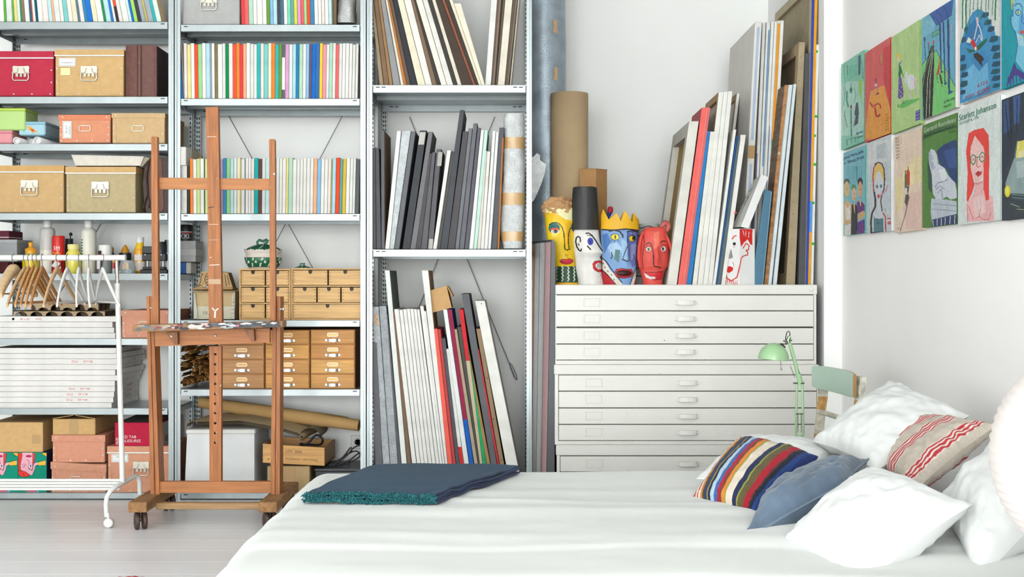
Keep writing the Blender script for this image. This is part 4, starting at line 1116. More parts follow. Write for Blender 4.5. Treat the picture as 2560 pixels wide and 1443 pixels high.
bottle(420, 8.5, 600, 6.3, [('body', [(1, 0, 'a8a6b0'), (1, .6, '8a88a0'), (1, .62, '1e1f22'), (.95, 1, '1e1f22')], 'gloss')], 'slim black-topped can beside the shelf upright', 'can', 'spray_can')
# left end: maroon and grey boxes
def plainbox(px0, px1, yt, yb_, Z0, D, col, label, cat='box', name='flat_box', base=None, lip=None, mat='card'):
    zb = base if base is not None else Z_(yb_, Z0)
    x0, x1, zt = X_(px0, Z0), X_(px1, Z0), Z_(yt, Z0)
    t = thing(name, ((x0 + x1) / 2, Z0 + D / 2, zb), label, cat)
    g = G(); g.box(x0, x1, Z0, Z0 + D, zb, zt, C(col), .003); ob('body', g, mat, t)
    if lip:
        g = G(); g.box(x0 - .001, x1 + .002, Z0 - .003, Z0 + D, zb + (zt - zb) * lip[1], zb + (zt - zb) * lip[2], C(lip[0]), .001); ob('lid_edge', g, mat, t)
    return t
plainbox(-26, 20, 655, 684, 6.22, .2, '4d1f26', 'dark red box lying under the grey case at the left end', base=S5)
plainbox(-26, 42, 599, 654.7, 6.26, .2, 'a3a5a6', 'grey case with panel lines at the left end', lip=('b2b4b5', .85, 1.0))
plainbox(-26, 22, 577, 598.7, 6.26, .18, '6a3340', 'maroon box on top of the grey case', lip=('d8c8c4', .18, .3))
# seen past the upright: grey storage case, spray can, blue pack
Z0 = 6.36
plainbox(420, 489, 602, 655, Z0, .16, 'b9b9b8', 'grey corrugated case seen past the shelf upright under a black can', lip=('c6c6c5', .3, .6))
plainbox(428, 463.5, 656, 684, Z0 + .02, .12, '4a76c0', 'blue pack under the grey corrugated case', base=S5, name='blue_pack', cat='pack')
plainbox(464.5, 477, 656, 684, Z0 + .02, .12, 'd9d6d0', 'white pack beside the blue pack under the grey case', base=S5, name='white_pack', cat='pack')
S5b = Z_(601.5, Z0)
t = thing('spray_can', (X_(466, Z0 + .06), Z0 + .06, S5b), 'black spray can with big white letters on the grey corrugated case', 'spray can')
g = G(); x, y, r = X_(466, Z0 + .06), Z0 + .06, 15.5 * 6.4 / F
g.lathe((x, y, S5b), [(r, 0, C('26262a')), (r, .046, C('c8c0b8')), (r, .05, C('1d1e20')), (r * .95, .082, C('1d1e20')), (r * .85, .088, C('1d1e20'))], C('26262a'), 18); ob('body', g, 'plain', t)
g = G(); wraptext(g, 'XXL', x, y, r, S5b + .012, .036, C('f0eeea')); patch(g, x, y, r, S5b + .04, S5b + .045, -1.2, 1.2, C('c0303a')); ob('printed_label', g, 'paper', t)

# ------------------------------------------------------------------ wooden drawer units in the middle bay
OAK, OAK2 = 'dcae70', 'e3b677'
def mini_chest(px0, px1, yt, yb_, rows, label, Z0=6.19, D=.3):
    x0, x1, zt, zb = X_(px0, Z0), X_(px1, Z0), Z_(yt, Z0), Z_(yb_, Z0)
    t = thing('drawer_chest', ((x0 + x1) / 2, Z0 + D / 2, zb), label, 'drawers', 'small birch drawer chests')
    g = G(); w = .008
    g.box(x0, x1, Z0, Z0 + D, zt - w, zt, C(OAK), .001); g.box(x0, x1, Z0, Z0 + D, zb, zb + w, C(OAK), .001)
    g.box(x0, x0 + w, Z0, Z0 + D, zb + w, zt - w, C(OAK)); g.box(x1 - w, x1, Z0, Z0 + D, zb + w, zt - w, C(OAK))
    g.box(x0 + w, x1 - w, Z0 + D - .006, Z0 + D, zb + w, zt - w, C('b98d54'))
    for r in rows[:-1]: g.box(x0 + w, x1 - w, Z0 + .001, Z0 + D, Z_(r[1], Z0) - .009, Z_(r[1], Z0) - .002, C(OAK))
    ob('carcase', g, 'woodx', t)
    for (ya, yb2, cols) in rows:
        for (a, b) in cols:
            xa, xb, za, zc = X_(a, Z0) + .002, X_(b, Z0) - .002, Z_(yb2, Z0) + .001, Z_(ya, Z0) - .001
            xm = (xa + xb) / 2; nr = .0098
            g = G(); dz = .016
            arc = [(xm - nr + 0 * k, Z0 + .004, zc) for k in (0,)]
            arc = [(xm - nr, Z0 + .004, zc)] + [(xm - nr * math.cos(math.pi * k / 8), Z0 + .004, zc - .008 - nr * math.sin(math.pi * k / 8)) for k in range(9)] + [(xm + nr, Z0 + .004, zc)]
            out = [(xa, Z0 + .004, zc)] + arc + [(xb, Z0 + .004, zc), (xb, Z0 + .004, za), (xa, Z0 + .004, za)]
            g.prism(out, (0, .012, 0), C(OAK2))
            g.box(xa + .004, xb - .004, Z0 + .016, Z0 + D - .01, za, zc - .02, C(OAK2))
            g.box(xm - nr - .003, xm + nr + .003, Z0 + .0165, Z0 + .018, zc - .024, zc, C('2a2018'))
            for s_ in (xa + .0035, xb - .0095):
                for k in (.2, .42, .64, .84): g.box(s_, s_ + .006, Z0 + .0033, Z0 + .005, za + (zc - za) * k - .003, za + (zc - za) * k + .003, C('b98850'))
            ob('drawer', g, 'woodx', t)
mini_chest(598, 726.5, 672, 800, [(677, 713, [(602, 662), (664, 722)]), (719, 756, [(602, 662), (664, 722)]), (761, 796, [(602, 662), (664, 722)])], 'birch chest of six small drawers below the tureen')
mini_chest(728, 909, 671, 800, [(676, 713, [(732, 819), (821, 905)]), (719, 756, [(732, 791), (793, 851), (853, 905)]), (761, 796, [(732, 905)])], 'birch chest with drawers of three widths below the small lid')

def card_cabinet(px0, px1, yt, yb_, label, Z0=6.2, D=.33, shades=('d79a52', 'd79a52', 'd79a52', 'd79a52')):
    x0, x1, zt, zb = X_(px0, Z0), X_(px1, Z0), Z_(yt, Z0), Z_(yb_, Z0)
    t = thing('card_cabinet', ((x0 + x1) / 2, Z0 + D / 2, zb), label, 'drawers', 'card cabinets with metal pulls')
    g = G(); w = .006; h = (zt - zb) / 4
    g.box(x0, x1, Z0 + .006, Z0 + D, zb, zt, C('b67a3c'), .001); ob('carcase', g, 'woodx', t)
    for k in range(4):
        za, zc = zb + h * k + .003, zb + h * (k + 1) - .003
        g = G(); g.box(x0 + .004, x1 - .004, Z0, Z0 + .012, za, zc, C(shades[k]), .002); d = ob('drawer', g, 'woodx', t)
        xm = (x0 + x1) / 2; zl = za + (zc - za) * .66
        g = G(); cc = C('d8cdb8'); a, b, u, v = xm - .0285, xm + .0285, zl - .010, zl + .010
        for q in ((a, b, u, u + .003), (a, b, v - .003, v), (a, a + .003, u, v), (b - .003, b, u, v)): g.box(q[0], q[1], Z0 - .002, Z0 + .001, q[2], q[3], cc)
        g.box(a, b, Z0 - .0006, Z0 + .001, u, v, C('b98d55'))
        ob('label_holder', g, 'metal', d)
        g = G(); zl = za + (zc - za) * .26; pts = []
        for i in range(9):
            th = math.pi * i / 8; pts.append((xm - .03 * math.cos(th) * (1 if i in (0, 8) else .97), Z0 - .017 * math.sin(th) ** .5, zl))
        for z_ in (-.0075, .0075): pass
        g.grid([(p[0], p[1], p[2] - .008) for p in pts] + [(p[0], p[1], p[2] + .007) for p in pts], 9, 2, C('e9eaea'))
        for s_ in (-1, 1): g.box(xm + s_ * .034 - .006, xm + s_ * .034 + .006, Z0 - .002, Z0 + .001, zl - .006, zl + .006, C('e2e0dc'), .001)
        ob('handle', g, 'chrome', d)
card_cabinet(549, 660.5, 826, 972.5, 'card cabinet right of the easel mast', shades=('c8915a', 'cd9560', 'cd9560', 'cd9560'))
card_cabinet(662.5, 774, 825, 972.5, 'card cabinet behind the right easel post', shades=('d99a4e', 'd4964e', 'dfa252', 'd4954c'))
card_cabinet(776, 887.5, 824, 972.5, 'card cabinet at the right end beside the shelf upright', shades=('d99c52', 'e5ac5c', 'd2924a', 'd79850'))

# bundle of folded kraft paper left of the mast
t = thing('kraft_paper_bundle', tuple(P(487, 973, 6.3)), 'bundle of folded brown kraft paper left of the card cabinets', 'paper bundle')
t.location.z = Z_(973.6, ZF); WL[t].z = t.location.z
for k in range(58):
    for _ in range(30):
        a, b = RN.uniform(452, 530), RN.uniform(872, 968)
        if (a - 490) ** 2 / 46 ** 2 + (b - 918) ** 2 / 62 ** 2 < 1.1: break
    Z0 = 6.185 + RN.uniform(0, .05); c0 = P(a, b, Z0); th = RN.uniform(0, math.pi); ln = RN.uniform(.02, .036); gap = RN.uniform(.004, .010)
    u = Vector((math.cos(th), 0, math.sin(th))); n_ = Vector((-u.z, 0, u.x)); zmin = WL[t].z + .002
    g = G(); tone = RN.choice(['a9793f', 'b88748', '8f6332', 'c4935a'])
    for s_ in (-1, 1):
        q = [c0 - u * ln * .5, c0 + u * ln * .5 + n_ * gap * s_, c0 + u * ln * .5 + n_ * (gap * s_ + .0018), c0 - u * ln * .5 + n_ * .0018]
        q = [Vector((v.x, v.y, max(v.z, zmin + i_ * .0005))) for i_, v in enumerate(q)]
        g.prism([tuple(v) for v in q], (0, .2, 0), C(tone))
    ob('folded_sheet', g, 'card', t)

# open FRAGILE carton and the painted cardboard piece on it
Z0 = 6.2; S4 = Z_(801, ZF)
t = thing('open_carton', tuple(P(535, 800, Z0 + .12)), 'open cardboard carton with dark lettering beside the birch chest', 'carton'); t.location.z = S4; WL[t].z = S4
x0, x1 = X_(484, Z0), X_(588, Z0); zt = Z_(730, Z0)
g = G()
g.box(x0, x1, Z0, Z0 + .004, S4, Z_(766, Z0), C('dcd6c0')); g.box(x0, x1, Z0 + .001, Z0 + .004, Z_(766, Z0), zt, C('d2b78c'))
g.box(x0, x1, Z0 + .25, Z0 + .254, S4, zt, C('b79c74')); g.box(x0, x0 + .004, Z0, Z0 + .254, S4, zt, C('cdbf9e')); g.box(x1 - .004, x1, Z0, Z0 + .254, S4, zt, C('b9ab8c')); g.box(x0, x1, Z0, Z0 + .25, S4, S4 + .004, C('b79c74'))
ob('body', g, 'card', t)
for s_, xe in ((-1, x0), (1, x1)):
    g = G(); xo = xe - s_ * .024
    g.prism([(xe, Z0 - .001, zt), (xe - s_ * .002, Z0 - .004, S4 + .004), (xo, Z0 - .008, S4 + .012), (xo + s_ * .012, Z0 - .012, zt - .01)], (0, -.002, 0), C('ded8c4')); ob('flap', g, 'card', t)
g = G()
g.prism([(x0 - .012, Z0 - .02, zt + .002), (x1 + .004, Z0 - .02, zt + .002), (x1 - .01, Z0 + .2, zt + .008), (x0 + .01, Z0 + .2, zt + .008)], (0, 0, .003), C('c4ab82')); ob('flap', g, 'card', t)
g = G(); g.ftext('FRAGILE', X_(507, Z0), Z0 - .0008, Z_(787, Z0), .026, C('8f8a7a'))
for k in range(4): g.box(X_(579, Z0) + .002, X_(586, Z0), Z0 - .0139, Z0 - .0131, Z_(756 + 9 * k, Z0) - .001, Z_(756 + 9 * k, Z0) + .001, C('7a7464'))
ob('lettering', g, 'paper', t)
Zp = 6.27; zb = zt + .0115
t = thing('painted_cardboard_model', (X_(535, Zp), Zp, zb), 'brown cardboard model with black brush drawing on top of the open carton', 'model')
g = G(); k_ = lambda a, b: (X_(a, Zp), Zp, zb + (724 - b) * Zp / F)
g.prism([k_(492, 719), (k_(582, 719)), k_(570, 682), k_(548, 679), (k_(503, 679))], (0, .08, 0), C('caa678'), C('8a7450')); ob('body', g, 'card', t)
g = G(); g.box(X_(484, Zp), X_(584, Zp), Zp - .02, Zp + .1, zb, zb + .010, C('bf9a6a'), .002); ob('base', g, 'card', t)
g = G()
def stroke(g, pts, w, y, col):
    pts = [Vector(p) for p in pts]
    for a, b in zip(pts[:-1], pts[1:]):
        d = (b - a); nn = Vector((-d.z, 0, d.x)); nn = nn.normalized() * w if nn.length > 0 else nn
        g.poly([tuple(Vector((0, y, 0)) + v) for v in (a - nn, b - nn, b + nn, a + nn)], col)
for pts in ([(503, 683), (507, 686), (503, 690), (501, 705), (496, 716)], [(494, 716), (503, 713), (510, 718), (520, 714)], [(514, 690), (512, 700), (516, 710), (521, 714)], [(514, 690), (519, 683)], [(516, 693), (521, 690)], [(515, 699), (521, 698)], [(516, 705), (522, 706)], [(568, 688), (574, 712)], [(562, 686), (566, 716)]):
    stroke(g, [k_(a, b) for a, b in pts], .0016, -.001, C('231f1c'))
stroke(g, [k_(505, 715), k_(520, 717)], .003, -.0008, C('f0ece4'))
ob('brush_drawing', g, 'paint', t, kind='stuff')

# green and white tureen and the little lid
def tureen(cx, base, s, Z0, label, lid_only=False):
    x = X_(cx, Z0); k = Z0 / F * s
    GR, WH, DK = C('1f6f4a'), C('e9dfd2'), C('2c2a2a')
    t = thing('lidded_tureen' if not lid_only else 'ceramic_lid', (x, Z0, base), label, 'tureen' if not lid_only else 'lid')
    z0 = 0
    if not lid_only:
        g = G(); g.lathe((x, Z0, base), [(34 * k, 0, WH), (36 * k, 4 * k, DK), (37.5 * k, 5 * k, GR), (44 * k, 16 * k, GR), (46 * k, 27 * k, DK), (45.5 * k, 28 * k, WH), (43 * k, 33 * k, WH), (42 * k, 36 * k, WH), (46 * k, 42 * k, WH), (47 * k, 45 * k, WH), (44 * k, 46 * k, WH)], GR, 32); ob('bowl', g, 'gloss', t)
        g = G()
        for i in range(12):                     # slanted cream bands round the bowl
            a = 2 * math.pi * i / 12; pts = []
            for j in range(5):
                v = j / 4; r = (37.5 + (46 - 37.5) * v ** .6) * k + .0008; z = base + (5 + 22 * v) * k
                for d in (-.05, .05): pts.append((x + math.cos(a + d + v * .18) * r, Z0 + math.sin(a + d + v * .18) * r, z))
            g.grid(pts, 2, 5, WH)
            aa = a + .32
            g.lathe((x + math.cos(aa) * 43.5 * k, Z0 + math.sin(aa) * 43.5 * k, base + 13 * k), [(.001, 0), (4 * k, 3 * k), (.001, 9 * k)], WH, 6)
        ob('painted_bands', g, 'gloss', t)
        z0 = 45 * k
    g = G(); L = [(46, 0, WH), (44, 3, GR), (36, 8, GR), (24, 13, GR), (12, 16, GR), (4, 17, GR)]
    g.lathe((x, Z0, base + z0), [(a * k, b * k, c) for a, b, c in L], GR, 32); lid = ob('lid', g, 'gloss', t)
    g = G()
    for i in range(24):
        a = 2 * math.pi * i / 24
        g.lathe((x + math.cos(a) * 44 * k, Z0 + math.sin(a) * 44 * k, base + z0 + 1 * k), [(2.2 * k, 0), (2 * k, 2.4 * k), (.5 * k, 3.4 * k)], DK if i % 2 else WH, 5)
    for i in range(8):
        a = 2 * math.pi * i / 8; pts = []
        for j in range(4):
            r, z = [(40, 6.6), (32, 10.2), (24, 13.4), (15, 15.8)][j]
            for d in (-.06, .06): pts.append((x + math.cos(a + d + j * .1) * r * k, Z0 + math.sin(a + d + j * .1) * r * k, base + z0 + z * k))
        g.grid(pts, 2, 4, WH)
    ob('painted_bands', g, 'gloss', lid)
    g = G(); pts = [(-13, 15), (-15, 22), (-10, 27), (0, 24), (8, 28), (12, 26), (8, 20), (3, 16)]
    g.tube([(x + a * k, Z0, base + z0 + b * k) for a, b in pts], 3.2 * k, GR, 7); ob('knob', g, 'gloss', t)
CT = Z_(672, 6.19) + .0005
tureen(658, CT, 1.0, 6.31, 'green and cream lidded tureen on the birch chest')
tureen(757, Z_(671, 6.19) + .0005, .46, 6.31, 'small green and cream ceramic lid on the right birch chest', True)

# ------------------------------------------------------------------ bottom of the middle bay
S6 = Z_(1233, ZF)
Z0 = 6.18; x0, x1, zt = X_(468, Z0), X_(636, Z0), Z_(1080, Z0)
t = thing('archive_box', ((x0 + x1) / 2, Z0 + .16, S6), 'white archive box with loose lid under the kraft folder', 'box')
g = G(); w = .014
g.hexa([(x0 - w, Z0, S6), (x1 + .0, Z0, S6), (x1 + .0, Z0 + .33, S6), (x0 - w, Z0 + .33, S6)], [(x0, Z0, zt), (x1, Z0, zt), (x1, Z0 + .33, zt), (x0, Z0 + .33, zt)], C('eef0f0')); ob('body', g, 'paper', t)
g = G(); g.box(x0 - .006, x1 + .004, Z0 - .005, Z0 + .335, zt - .012, zt + .012, C('efeeea'), .005); ob('lid', g, 'paper', t)
zlid = zt + .012
# brown kraft folder lying over it, its right end rolled under
t = thing('kraft_folder', (X_(620, 6.25), 6.3, zlid), 'big brown kraft folder lying over the white archive box', 'folder')
prof = [(466, 1074), (468, 1066), (484, 1061), (540, 1060), (600, 1058), (660, 1068), (715, 1080), (742, 1088), (757, 1098), (755, 1110), (742, 1112)]
g = G(); pts = []
for (a, b) in prof:
    for d in (0, .12, .22, .3): pts.append(tuple(P(a, b - 6, 6.2) + Vector((d * .12, d, .012 * (d > 0)))))
g.grid(pts, 4, len(prof), C('cdb48c')); ob('cover', g, 'paper', t)
for lay in range(4):
    g = G(); pts = []
    for (a, b) in prof[1:8]:
        q = P(a + 3, b - 4.5 + lay * 2.4, 6.203); q.z = max(q.z, zlid + .002) if a < 636 else q.z
        for d in (0, .28): pts.append(tuple(q + Vector((d * .12, d, 0))))
    g.grid(pts, 2, 7, C(['dccdb4', 'd2c0a4', 'e0d2ba', 'cdb998'][lay])); ob('sheet', g, 'paper', t)
g = G()
cpt = P(775, 1088, 6.22); pts = []
for i in range(11):
    th = math.pi * (1.15 - 1.5 * i / 10); r = .045
    for d in (0, .3): pts.append((cpt.x + math.cos(th) * r * 1.1, cpt.y + d, cpt.z + math.sin(th) * r * .8))
g.grid(pts, 2, 11, C('8f8470')); ob('curled_end', g, 'paper', t)
# kraft paper roll
g = G(); a, b = P(500, 1006, 6.46), P(898, 1064, 6.33)
t = thing('kraft_paper_roll', tuple(a.lerp(b, .5)), 'long roll of brown kraft paper lying slanted above the folder', 'paper roll')
g.tube([a, a.lerp(b, .35), a.lerp(b, .78), a.lerp(b, .8), b], [.030, .037, .0375, .034, .031], C('c59e68'), 16); ob('roll', g, 'paper', t)
g = G(); d = (b - a).normalized()
e0 = a.lerp(b, .80); pts = []
for i in range(9):
    th = -2.2 + 2.6 * i / 8
    c0 = e0 + d * (.012 + .12 * i / 8); up = Vector((0, 0, 1)); sd = d.cross(up).normalized()
    rr = .0385; q = c0 + (up * math.cos(th) + sd * math.sin(th)) * rr
    pts += [tuple(e0 - d * .05 + (up * math.cos(th) + sd * math.sin(th)) * rr), tuple(q)]
g.grid(pts, 2, 9, C('cda872')); ob('loose_end', g, 'paper', t)
# wooden crate with cables, on a carton
carton(668, 774, 1166, 1232.5, .3, 'c9ab7e', 'brown carton under the wooden wine crate', tape=(710, 736, 1166, 1232), Z0=6.2)
Z0 = 6.185; t = thing('wine_crate', tuple(P(735, 1162, Z0 + .15)), 'pale wooden wine crate with stamped lettering and black cables', 'crate')
W_ = C('dba765'); W2 = C('c99558')
zo = Z_(1165.6, 6.2)
def cr(a, b): p = P(a, b, Z0); return p
fl_, fr_, frt, flt = cr(657, 1157), cr(811, 1165), cr(811, 1120), cr(657, 1110)
e = Vector((.01, .3, .0))
g = G(); g.prism([tuple(v) for v in (fl_, fr_, frt, flt)], (0, .012, 0), W_); ob('front_panel', g, 'woodx', t)
g = G(); g.prism([tuple(v + e) for v in (fl_, fr_, frt, flt)], (0, .012, 0), W2); ob('back_panel', g, 'woodx', t)
g = G(); o12 = Vector((0, .012, 0))
g.hexa([tuple(fr_ + o12), tuple(fr_ + e), tuple(frt + e + Vector((0, 0, .004))), tuple(frt + o12)], [tuple(v - Vector((.01, 0, 0))) for v in (fr_ + o12, fr_ + e, frt + e + Vector((0, 0, .004)), frt + o12)], C('b88550')); ob('side_panel', g, 'woodx', t)
g = G(); g.hexa([tuple(fl_ + o12), tuple(fl_ + e), tuple(flt + e), tuple(flt + o12)], [tuple(v + Vector((.01, 0, 0))) for v in (fl_ + o12, fl_ + e, flt + e, flt + o12)], C('b88550')); ob('side_panel', g, 'woodx', t)
g = G(); up = Vector((0, 0, .008)); g.hexa([tuple(v) for v in (fl_ + o12, fr_ + o12, fr_ + e, fl_ + e)], [tuple(v + up) for v in (fl_ + o12, fr_ + o12, fr_ + e, fl_ + e)], W2); ob('floor_panel', g, 'woodx', t)
g = G(); U = (fr_ - fl_).normalized(); V = (flt - fl_).normalized()
g.text('LOT  2000', fl_ + U * .12 + V * .06 - Vector((0, .001, 0)), U, V, .019, C('5a3e20')); g.text('PODENSAC NATIONAL', fl_ + U * .118 + V * .022 - Vector((0, .001, 0)), U, V, .0165, C('7a5a34')); ob('stamped_lettering', g, 'paint', t, kind='stuff')
g = G(); o_ = fl_ + U * .03 + V * .02; g.disc(tuple(o_ - Vector((0, .001, 0))), (0, -1, 0), .004, C('7a5a34')); ob('knot', g, 'paint', t)
def cable(name, pts, r, label, parent=None):
    g = G(); P_ = [Vector(p) for p in pts]; out = []
    for i in range(len(P_) - 1):
        p0, p1, p2, p3 = P_[max(i - 1, 0)], P_[i], P_[i + 1], P_[min(i + 2, len(P_) - 1)]
        for k in range(6):
            u = k / 6; out.append(.5 * ((2 * p1) + (p2 - p0) * u + (2 * p0 - 5 * p1 + 4 * p2 - p3) * u * u + (3 * p1 - p0 - 3 * p2 + p3) * u ** 3))
    out.append(P_[-1]); g.tube(out, r, C('2b2b2d'), 7)
    return ob(name, g, 'rubber', parent, label, 'cable')
zc = Z_(1112, 6.3)
cable('power_cable', [P(745, 1118, 6.30), P(770, 1108, 6.28), P(790, 1088, 6.30), P(806, 1098, 6.28), P(800, 1112, 6.32), P(770, 1112, 6.35), P(750, 1110, 6.33)], .006, 'thick black cable looped inside the wine crate')
# black case and tangle at the right end
Z0 = 6.22; t = thing('black_case', tuple(P(848, 1233, Z0 + .12)), 'flat black case below the tangled cables', 'case')
g = G(); g.box(X_(788, Z0), X_(908, Z0), Z0, Z0 + .28, S6, Z_(1178, Z0), C('3c3c40'), .004); ob('body', g, 'plain', t)
g = G(); g.box(X_(786, Z0), X_(909, Z0), Z0 - .004, Z0 + .284, Z_(1178, Z0), Z_(1172, Z0), C('55565a'), .003); ob('lid', g, 'plain', t)
zt = Z_(1172, Z0) + .004
for k, pts in enumerate(([(826, 1168), (842, 1158), (866, 1140), (884, 1120), (905, 1112)], [(830, 1170), (850, 1160), (875, 1150), (893, 1136), (908, 1128)], [(836, 1166), (858, 1146), (878, 1128), (876, 1120), (862, 1138), (850, 1152)], [(824, 1170), (850, 1164), (872, 1152), (870, 1164), (878, 1172)], [(822, 1166), (848, 1150), (868, 1136), (890, 1128), (900, 1140), (880, 1154), (858, 1163), (838, 1170)])):
    q = [P(a, b, 6.25 + .012 * k) for a, b in pts]
    for v in q: v.z = max(v.z, zt + .004)
    cable('power_cable', q, .0042, 'black cable in the tangle on the black case, %s of five' % ORD[k])
# ------------------------------------------------------------------ studio easel
EW, EW2 = C('b26d38'), C('a0602f')
t = thing('studio_easel', (X_(525, 5.65), 5.65, 0), 'tall wooden studio easel on castors in front of the shelves', 'easel')
EASEL = t
def slab(q, Z0, D, name, col=EW, mat='woodz', parent=None):
    """q: front outline in pixels at depth Z0"""
    g = G(); g.prism([tuple(P(a, b, Z0)) for a, b in q], (0, D, 0), col); return ob(name, g, mat, parent or t)
bz0, bz1 = .0856, .133
for (a, b) in ((320, 366), (646, 692)):
    g = G(); g.box(X_(a, 5.38), X_(b, 5.38), 5.38, 5.93, bz0, bz1, C('a57a50'), .003); beam = ob('base_beam', g, 'oldwood', t)
    for yy in (5.43, 5.88):
        xm = (X_(a, 5.38) + X_(b, 5.38)) / 2
        g = G()
        g.box(xm - .022, xm + .022, yy - .022, yy + .022, bz0 - .004, bz0, C('4a4440'))
        g.tube([(xm, yy, bz0), (xm, yy, .05)], .008, C('57504c'), 8)
        ax = Vector((math.cos(.45), math.sin(.45), 0))
        g.tube([Vector((xm, yy, .04)) - ax * .03, Vector((xm, yy, .04)) + ax * .03], .006, C('6a645e'), 8)
        ca = ob('castor', g, 'metal', t)
        for s_ in (-1, 1):
            g = G(); c0 = Vector((xm, yy, .04)) + ax * (.017 * s_)
            g.tube([c0 - ax * .010, c0 - ax * .007, c0 + ax * .007, c0 + ax * .010], [.034, .040, .040, .034], C('4d3a33'), 22); ob('wheel', g, 'rubber', ca)
# posts with a sliding groove
zt_ = bz1
def post(bl, br, tl, tr, yt, name):
    Z0, D = 5.58, .085
    yb_ = HY + (H - bz1) * F / Z0
    g = G()
    for (u0, u1, dd) in ((0, .46, 0), (.46, .56, .006), (.56, 1, 0)):
        q = [(bl + (br - bl) * u0, yb_), (bl + (br - bl) * u1, yb_), (tl + (tr - tl) * u1, yt), (tl + (tr - tl) * u0, yt)]
        g.prism([tuple(P(a, b, Z0) + Vector((0, dd, 0))) for a, b in q], (0, D - dd, 0), EW if u0 != .46 else C('7a4a2a'))
    ob(name, g, 'woodz', t)
post(376, 399, 366, 382, 741, 'post'); post(676, 699, 682, 701, 742, 'post')
for q in ([(380, 822), (396, 822), (393, 344), (391.5, 341.5), (379.5, 341.5), (378, 344)], [(675, 818), (689, 818), (687, 350), (685, 347.5), (674, 347.5), (672.5, 350)]):
    slab(q, 5.55, .028, 'sliding_arm')
slab([(393, 444), (675, 447), (676, 475), (393, 473)], 5.578, .02, 'crossbar', C('c07d46'), 'woodx')
# mast with peg holes
Z0, D = 5.56, .034
slab([(522, 812), (555, 812), (548, 440), (544.5, 267), (514, 268), (518, 440)], Z0, D, 'mast')
def holed(px0, px1, ya, yb_, holes, Z0, D, r, name):
    g = G(); x0, x1 = X_(px0, Z0), X_(px1, Z0); xm = X_(538, Z0); ys = sorted(holes)
    cuts = [ya] + [(a + b) / 2 for a, b in zip(ys[:-1], ys[1:])] + [ys[-1] + 12]
    m = 16
    for k, hy in enumerate(ys):
        za, zb_ = Z_(cuts[k], Z0), Z_(cuts[k + 1], Z0); zc = Z_(hy, Z0)
        sq = []; ci = []
        for i in range(m):
            a = 2 * math.pi * (i + .5) / m; ca, sa = math.cos(a), math.sin(a)
            ci.append((xm + r * ca, zc + r * sa))
            sx = (x1 - xm) if ca > 0 else (xm - x0); sz = (za - zc) if sa > 0 else (zc - zb_)
            q = max(abs(ca) / sx, abs(sa) / sz)
            sq.append((xm + ca / q, zc + sa / q))
        # snap the nearest outer points to the corners
        for cx_, cz_ in ((x0, za), (x1, za), (x0, zb_), (x1, zb_)):
            j = min(range(m), key=lambda i: (sq[i][0] - cx_) ** 2 + (sq[i][1] - cz_) ** 2); sq[j] = (cx_, cz_)
        for yy in (Z0, Z0 + D):
            g.add([(p[0], yy, p[1]) for p in sq + ci], [(i, (i + 1) % m, m + (i + 1) % m, m + i) for i in range(m)], EW)
        g.add([(p[0], Z0, p[1]) for p in ci] + [(p[0], Z0 + D, p[1]) for p in ci], [(i, (i + 1) % m, m + (i + 1) % m, m + i) for i in range(m)], C('5a3820'))
        for xs in (x0, x1): g.add([(xs, Z0, za), (xs, Z0, zb_), (xs, Z0 + D, zb_), (xs, Z0 + D, za)], [(0, 1, 2, 3)], EW)
    g.box(x0, x1, Z0, Z0 + D, Z_(yb_, Z0), Z_(cuts[-1], Z0), EW)
    return ob(name, g, 'woodz', t)
holed(523.5, 553, 866, 1206, [886, 911, 936, 960, 985, 1009.5, 1033, 1058.5, 1083, 1107], 5.60, .03, .0062, 'mast')
slab([(386, 828), (674, 821), (674, 857), (388, 866)], 5.535, .025, 'apron', C('b87440'), 'woodx')
for q in ([(414, 832), (443, 831), (444, 860), (437, 862)], [(610, 825), (634, 824), (636, 852), (629, 854)]): slab(q, 5.50, .034, 'bracket', C('8f5a34'))
g = G(); q0 = P(538, 840, 5.533); g.lathe(tuple(q0), [(.0065, .001), (.0065, -.003), (.003, -.0045)], C('b9b4aa'), 12, axis='y'); ob('screw', g, 'metal', t)
# painting ledge, splashed with paint
Z0, D = 5.43, .10
lp, rp = (331, 813, 830), (706, 803, 818)
tray = slab([(lp[0], lp[2]), (rp[0], rp[2]), (rp[0], rp[1]), (lp[0], lp[1])], Z0, D, 'ledge', C('a5764c'), 'woodx')
g = G(); rr = random.Random(5)
def le(u, v): return (lp[0] + (rp[0] - lp[0]) * u, (lp[1] + (rp[1] - lp[1]) * u) + (lp[2] - lp[1] + ((rp[2] - rp[1]) - (lp[2] - lp[1])) * u) * v)
def blob(u, v, ru, rv, col, k):
    pts = []
    for i in range(11):
        a = 2 * math.pi * i / 11; q = rr.uniform(.6, 1.15)
        uu, vv = min(.998, max(.002, u + math.cos(a) * ru * q)), min(.97, max(.0, v + math.sin(a) * rv * q))
        pts.append(tuple(P(*le(uu, vv), Z0) - Vector((0, .0004 + .00015 * k, 0))))
    g.poly(pts, C(col))
k = 0
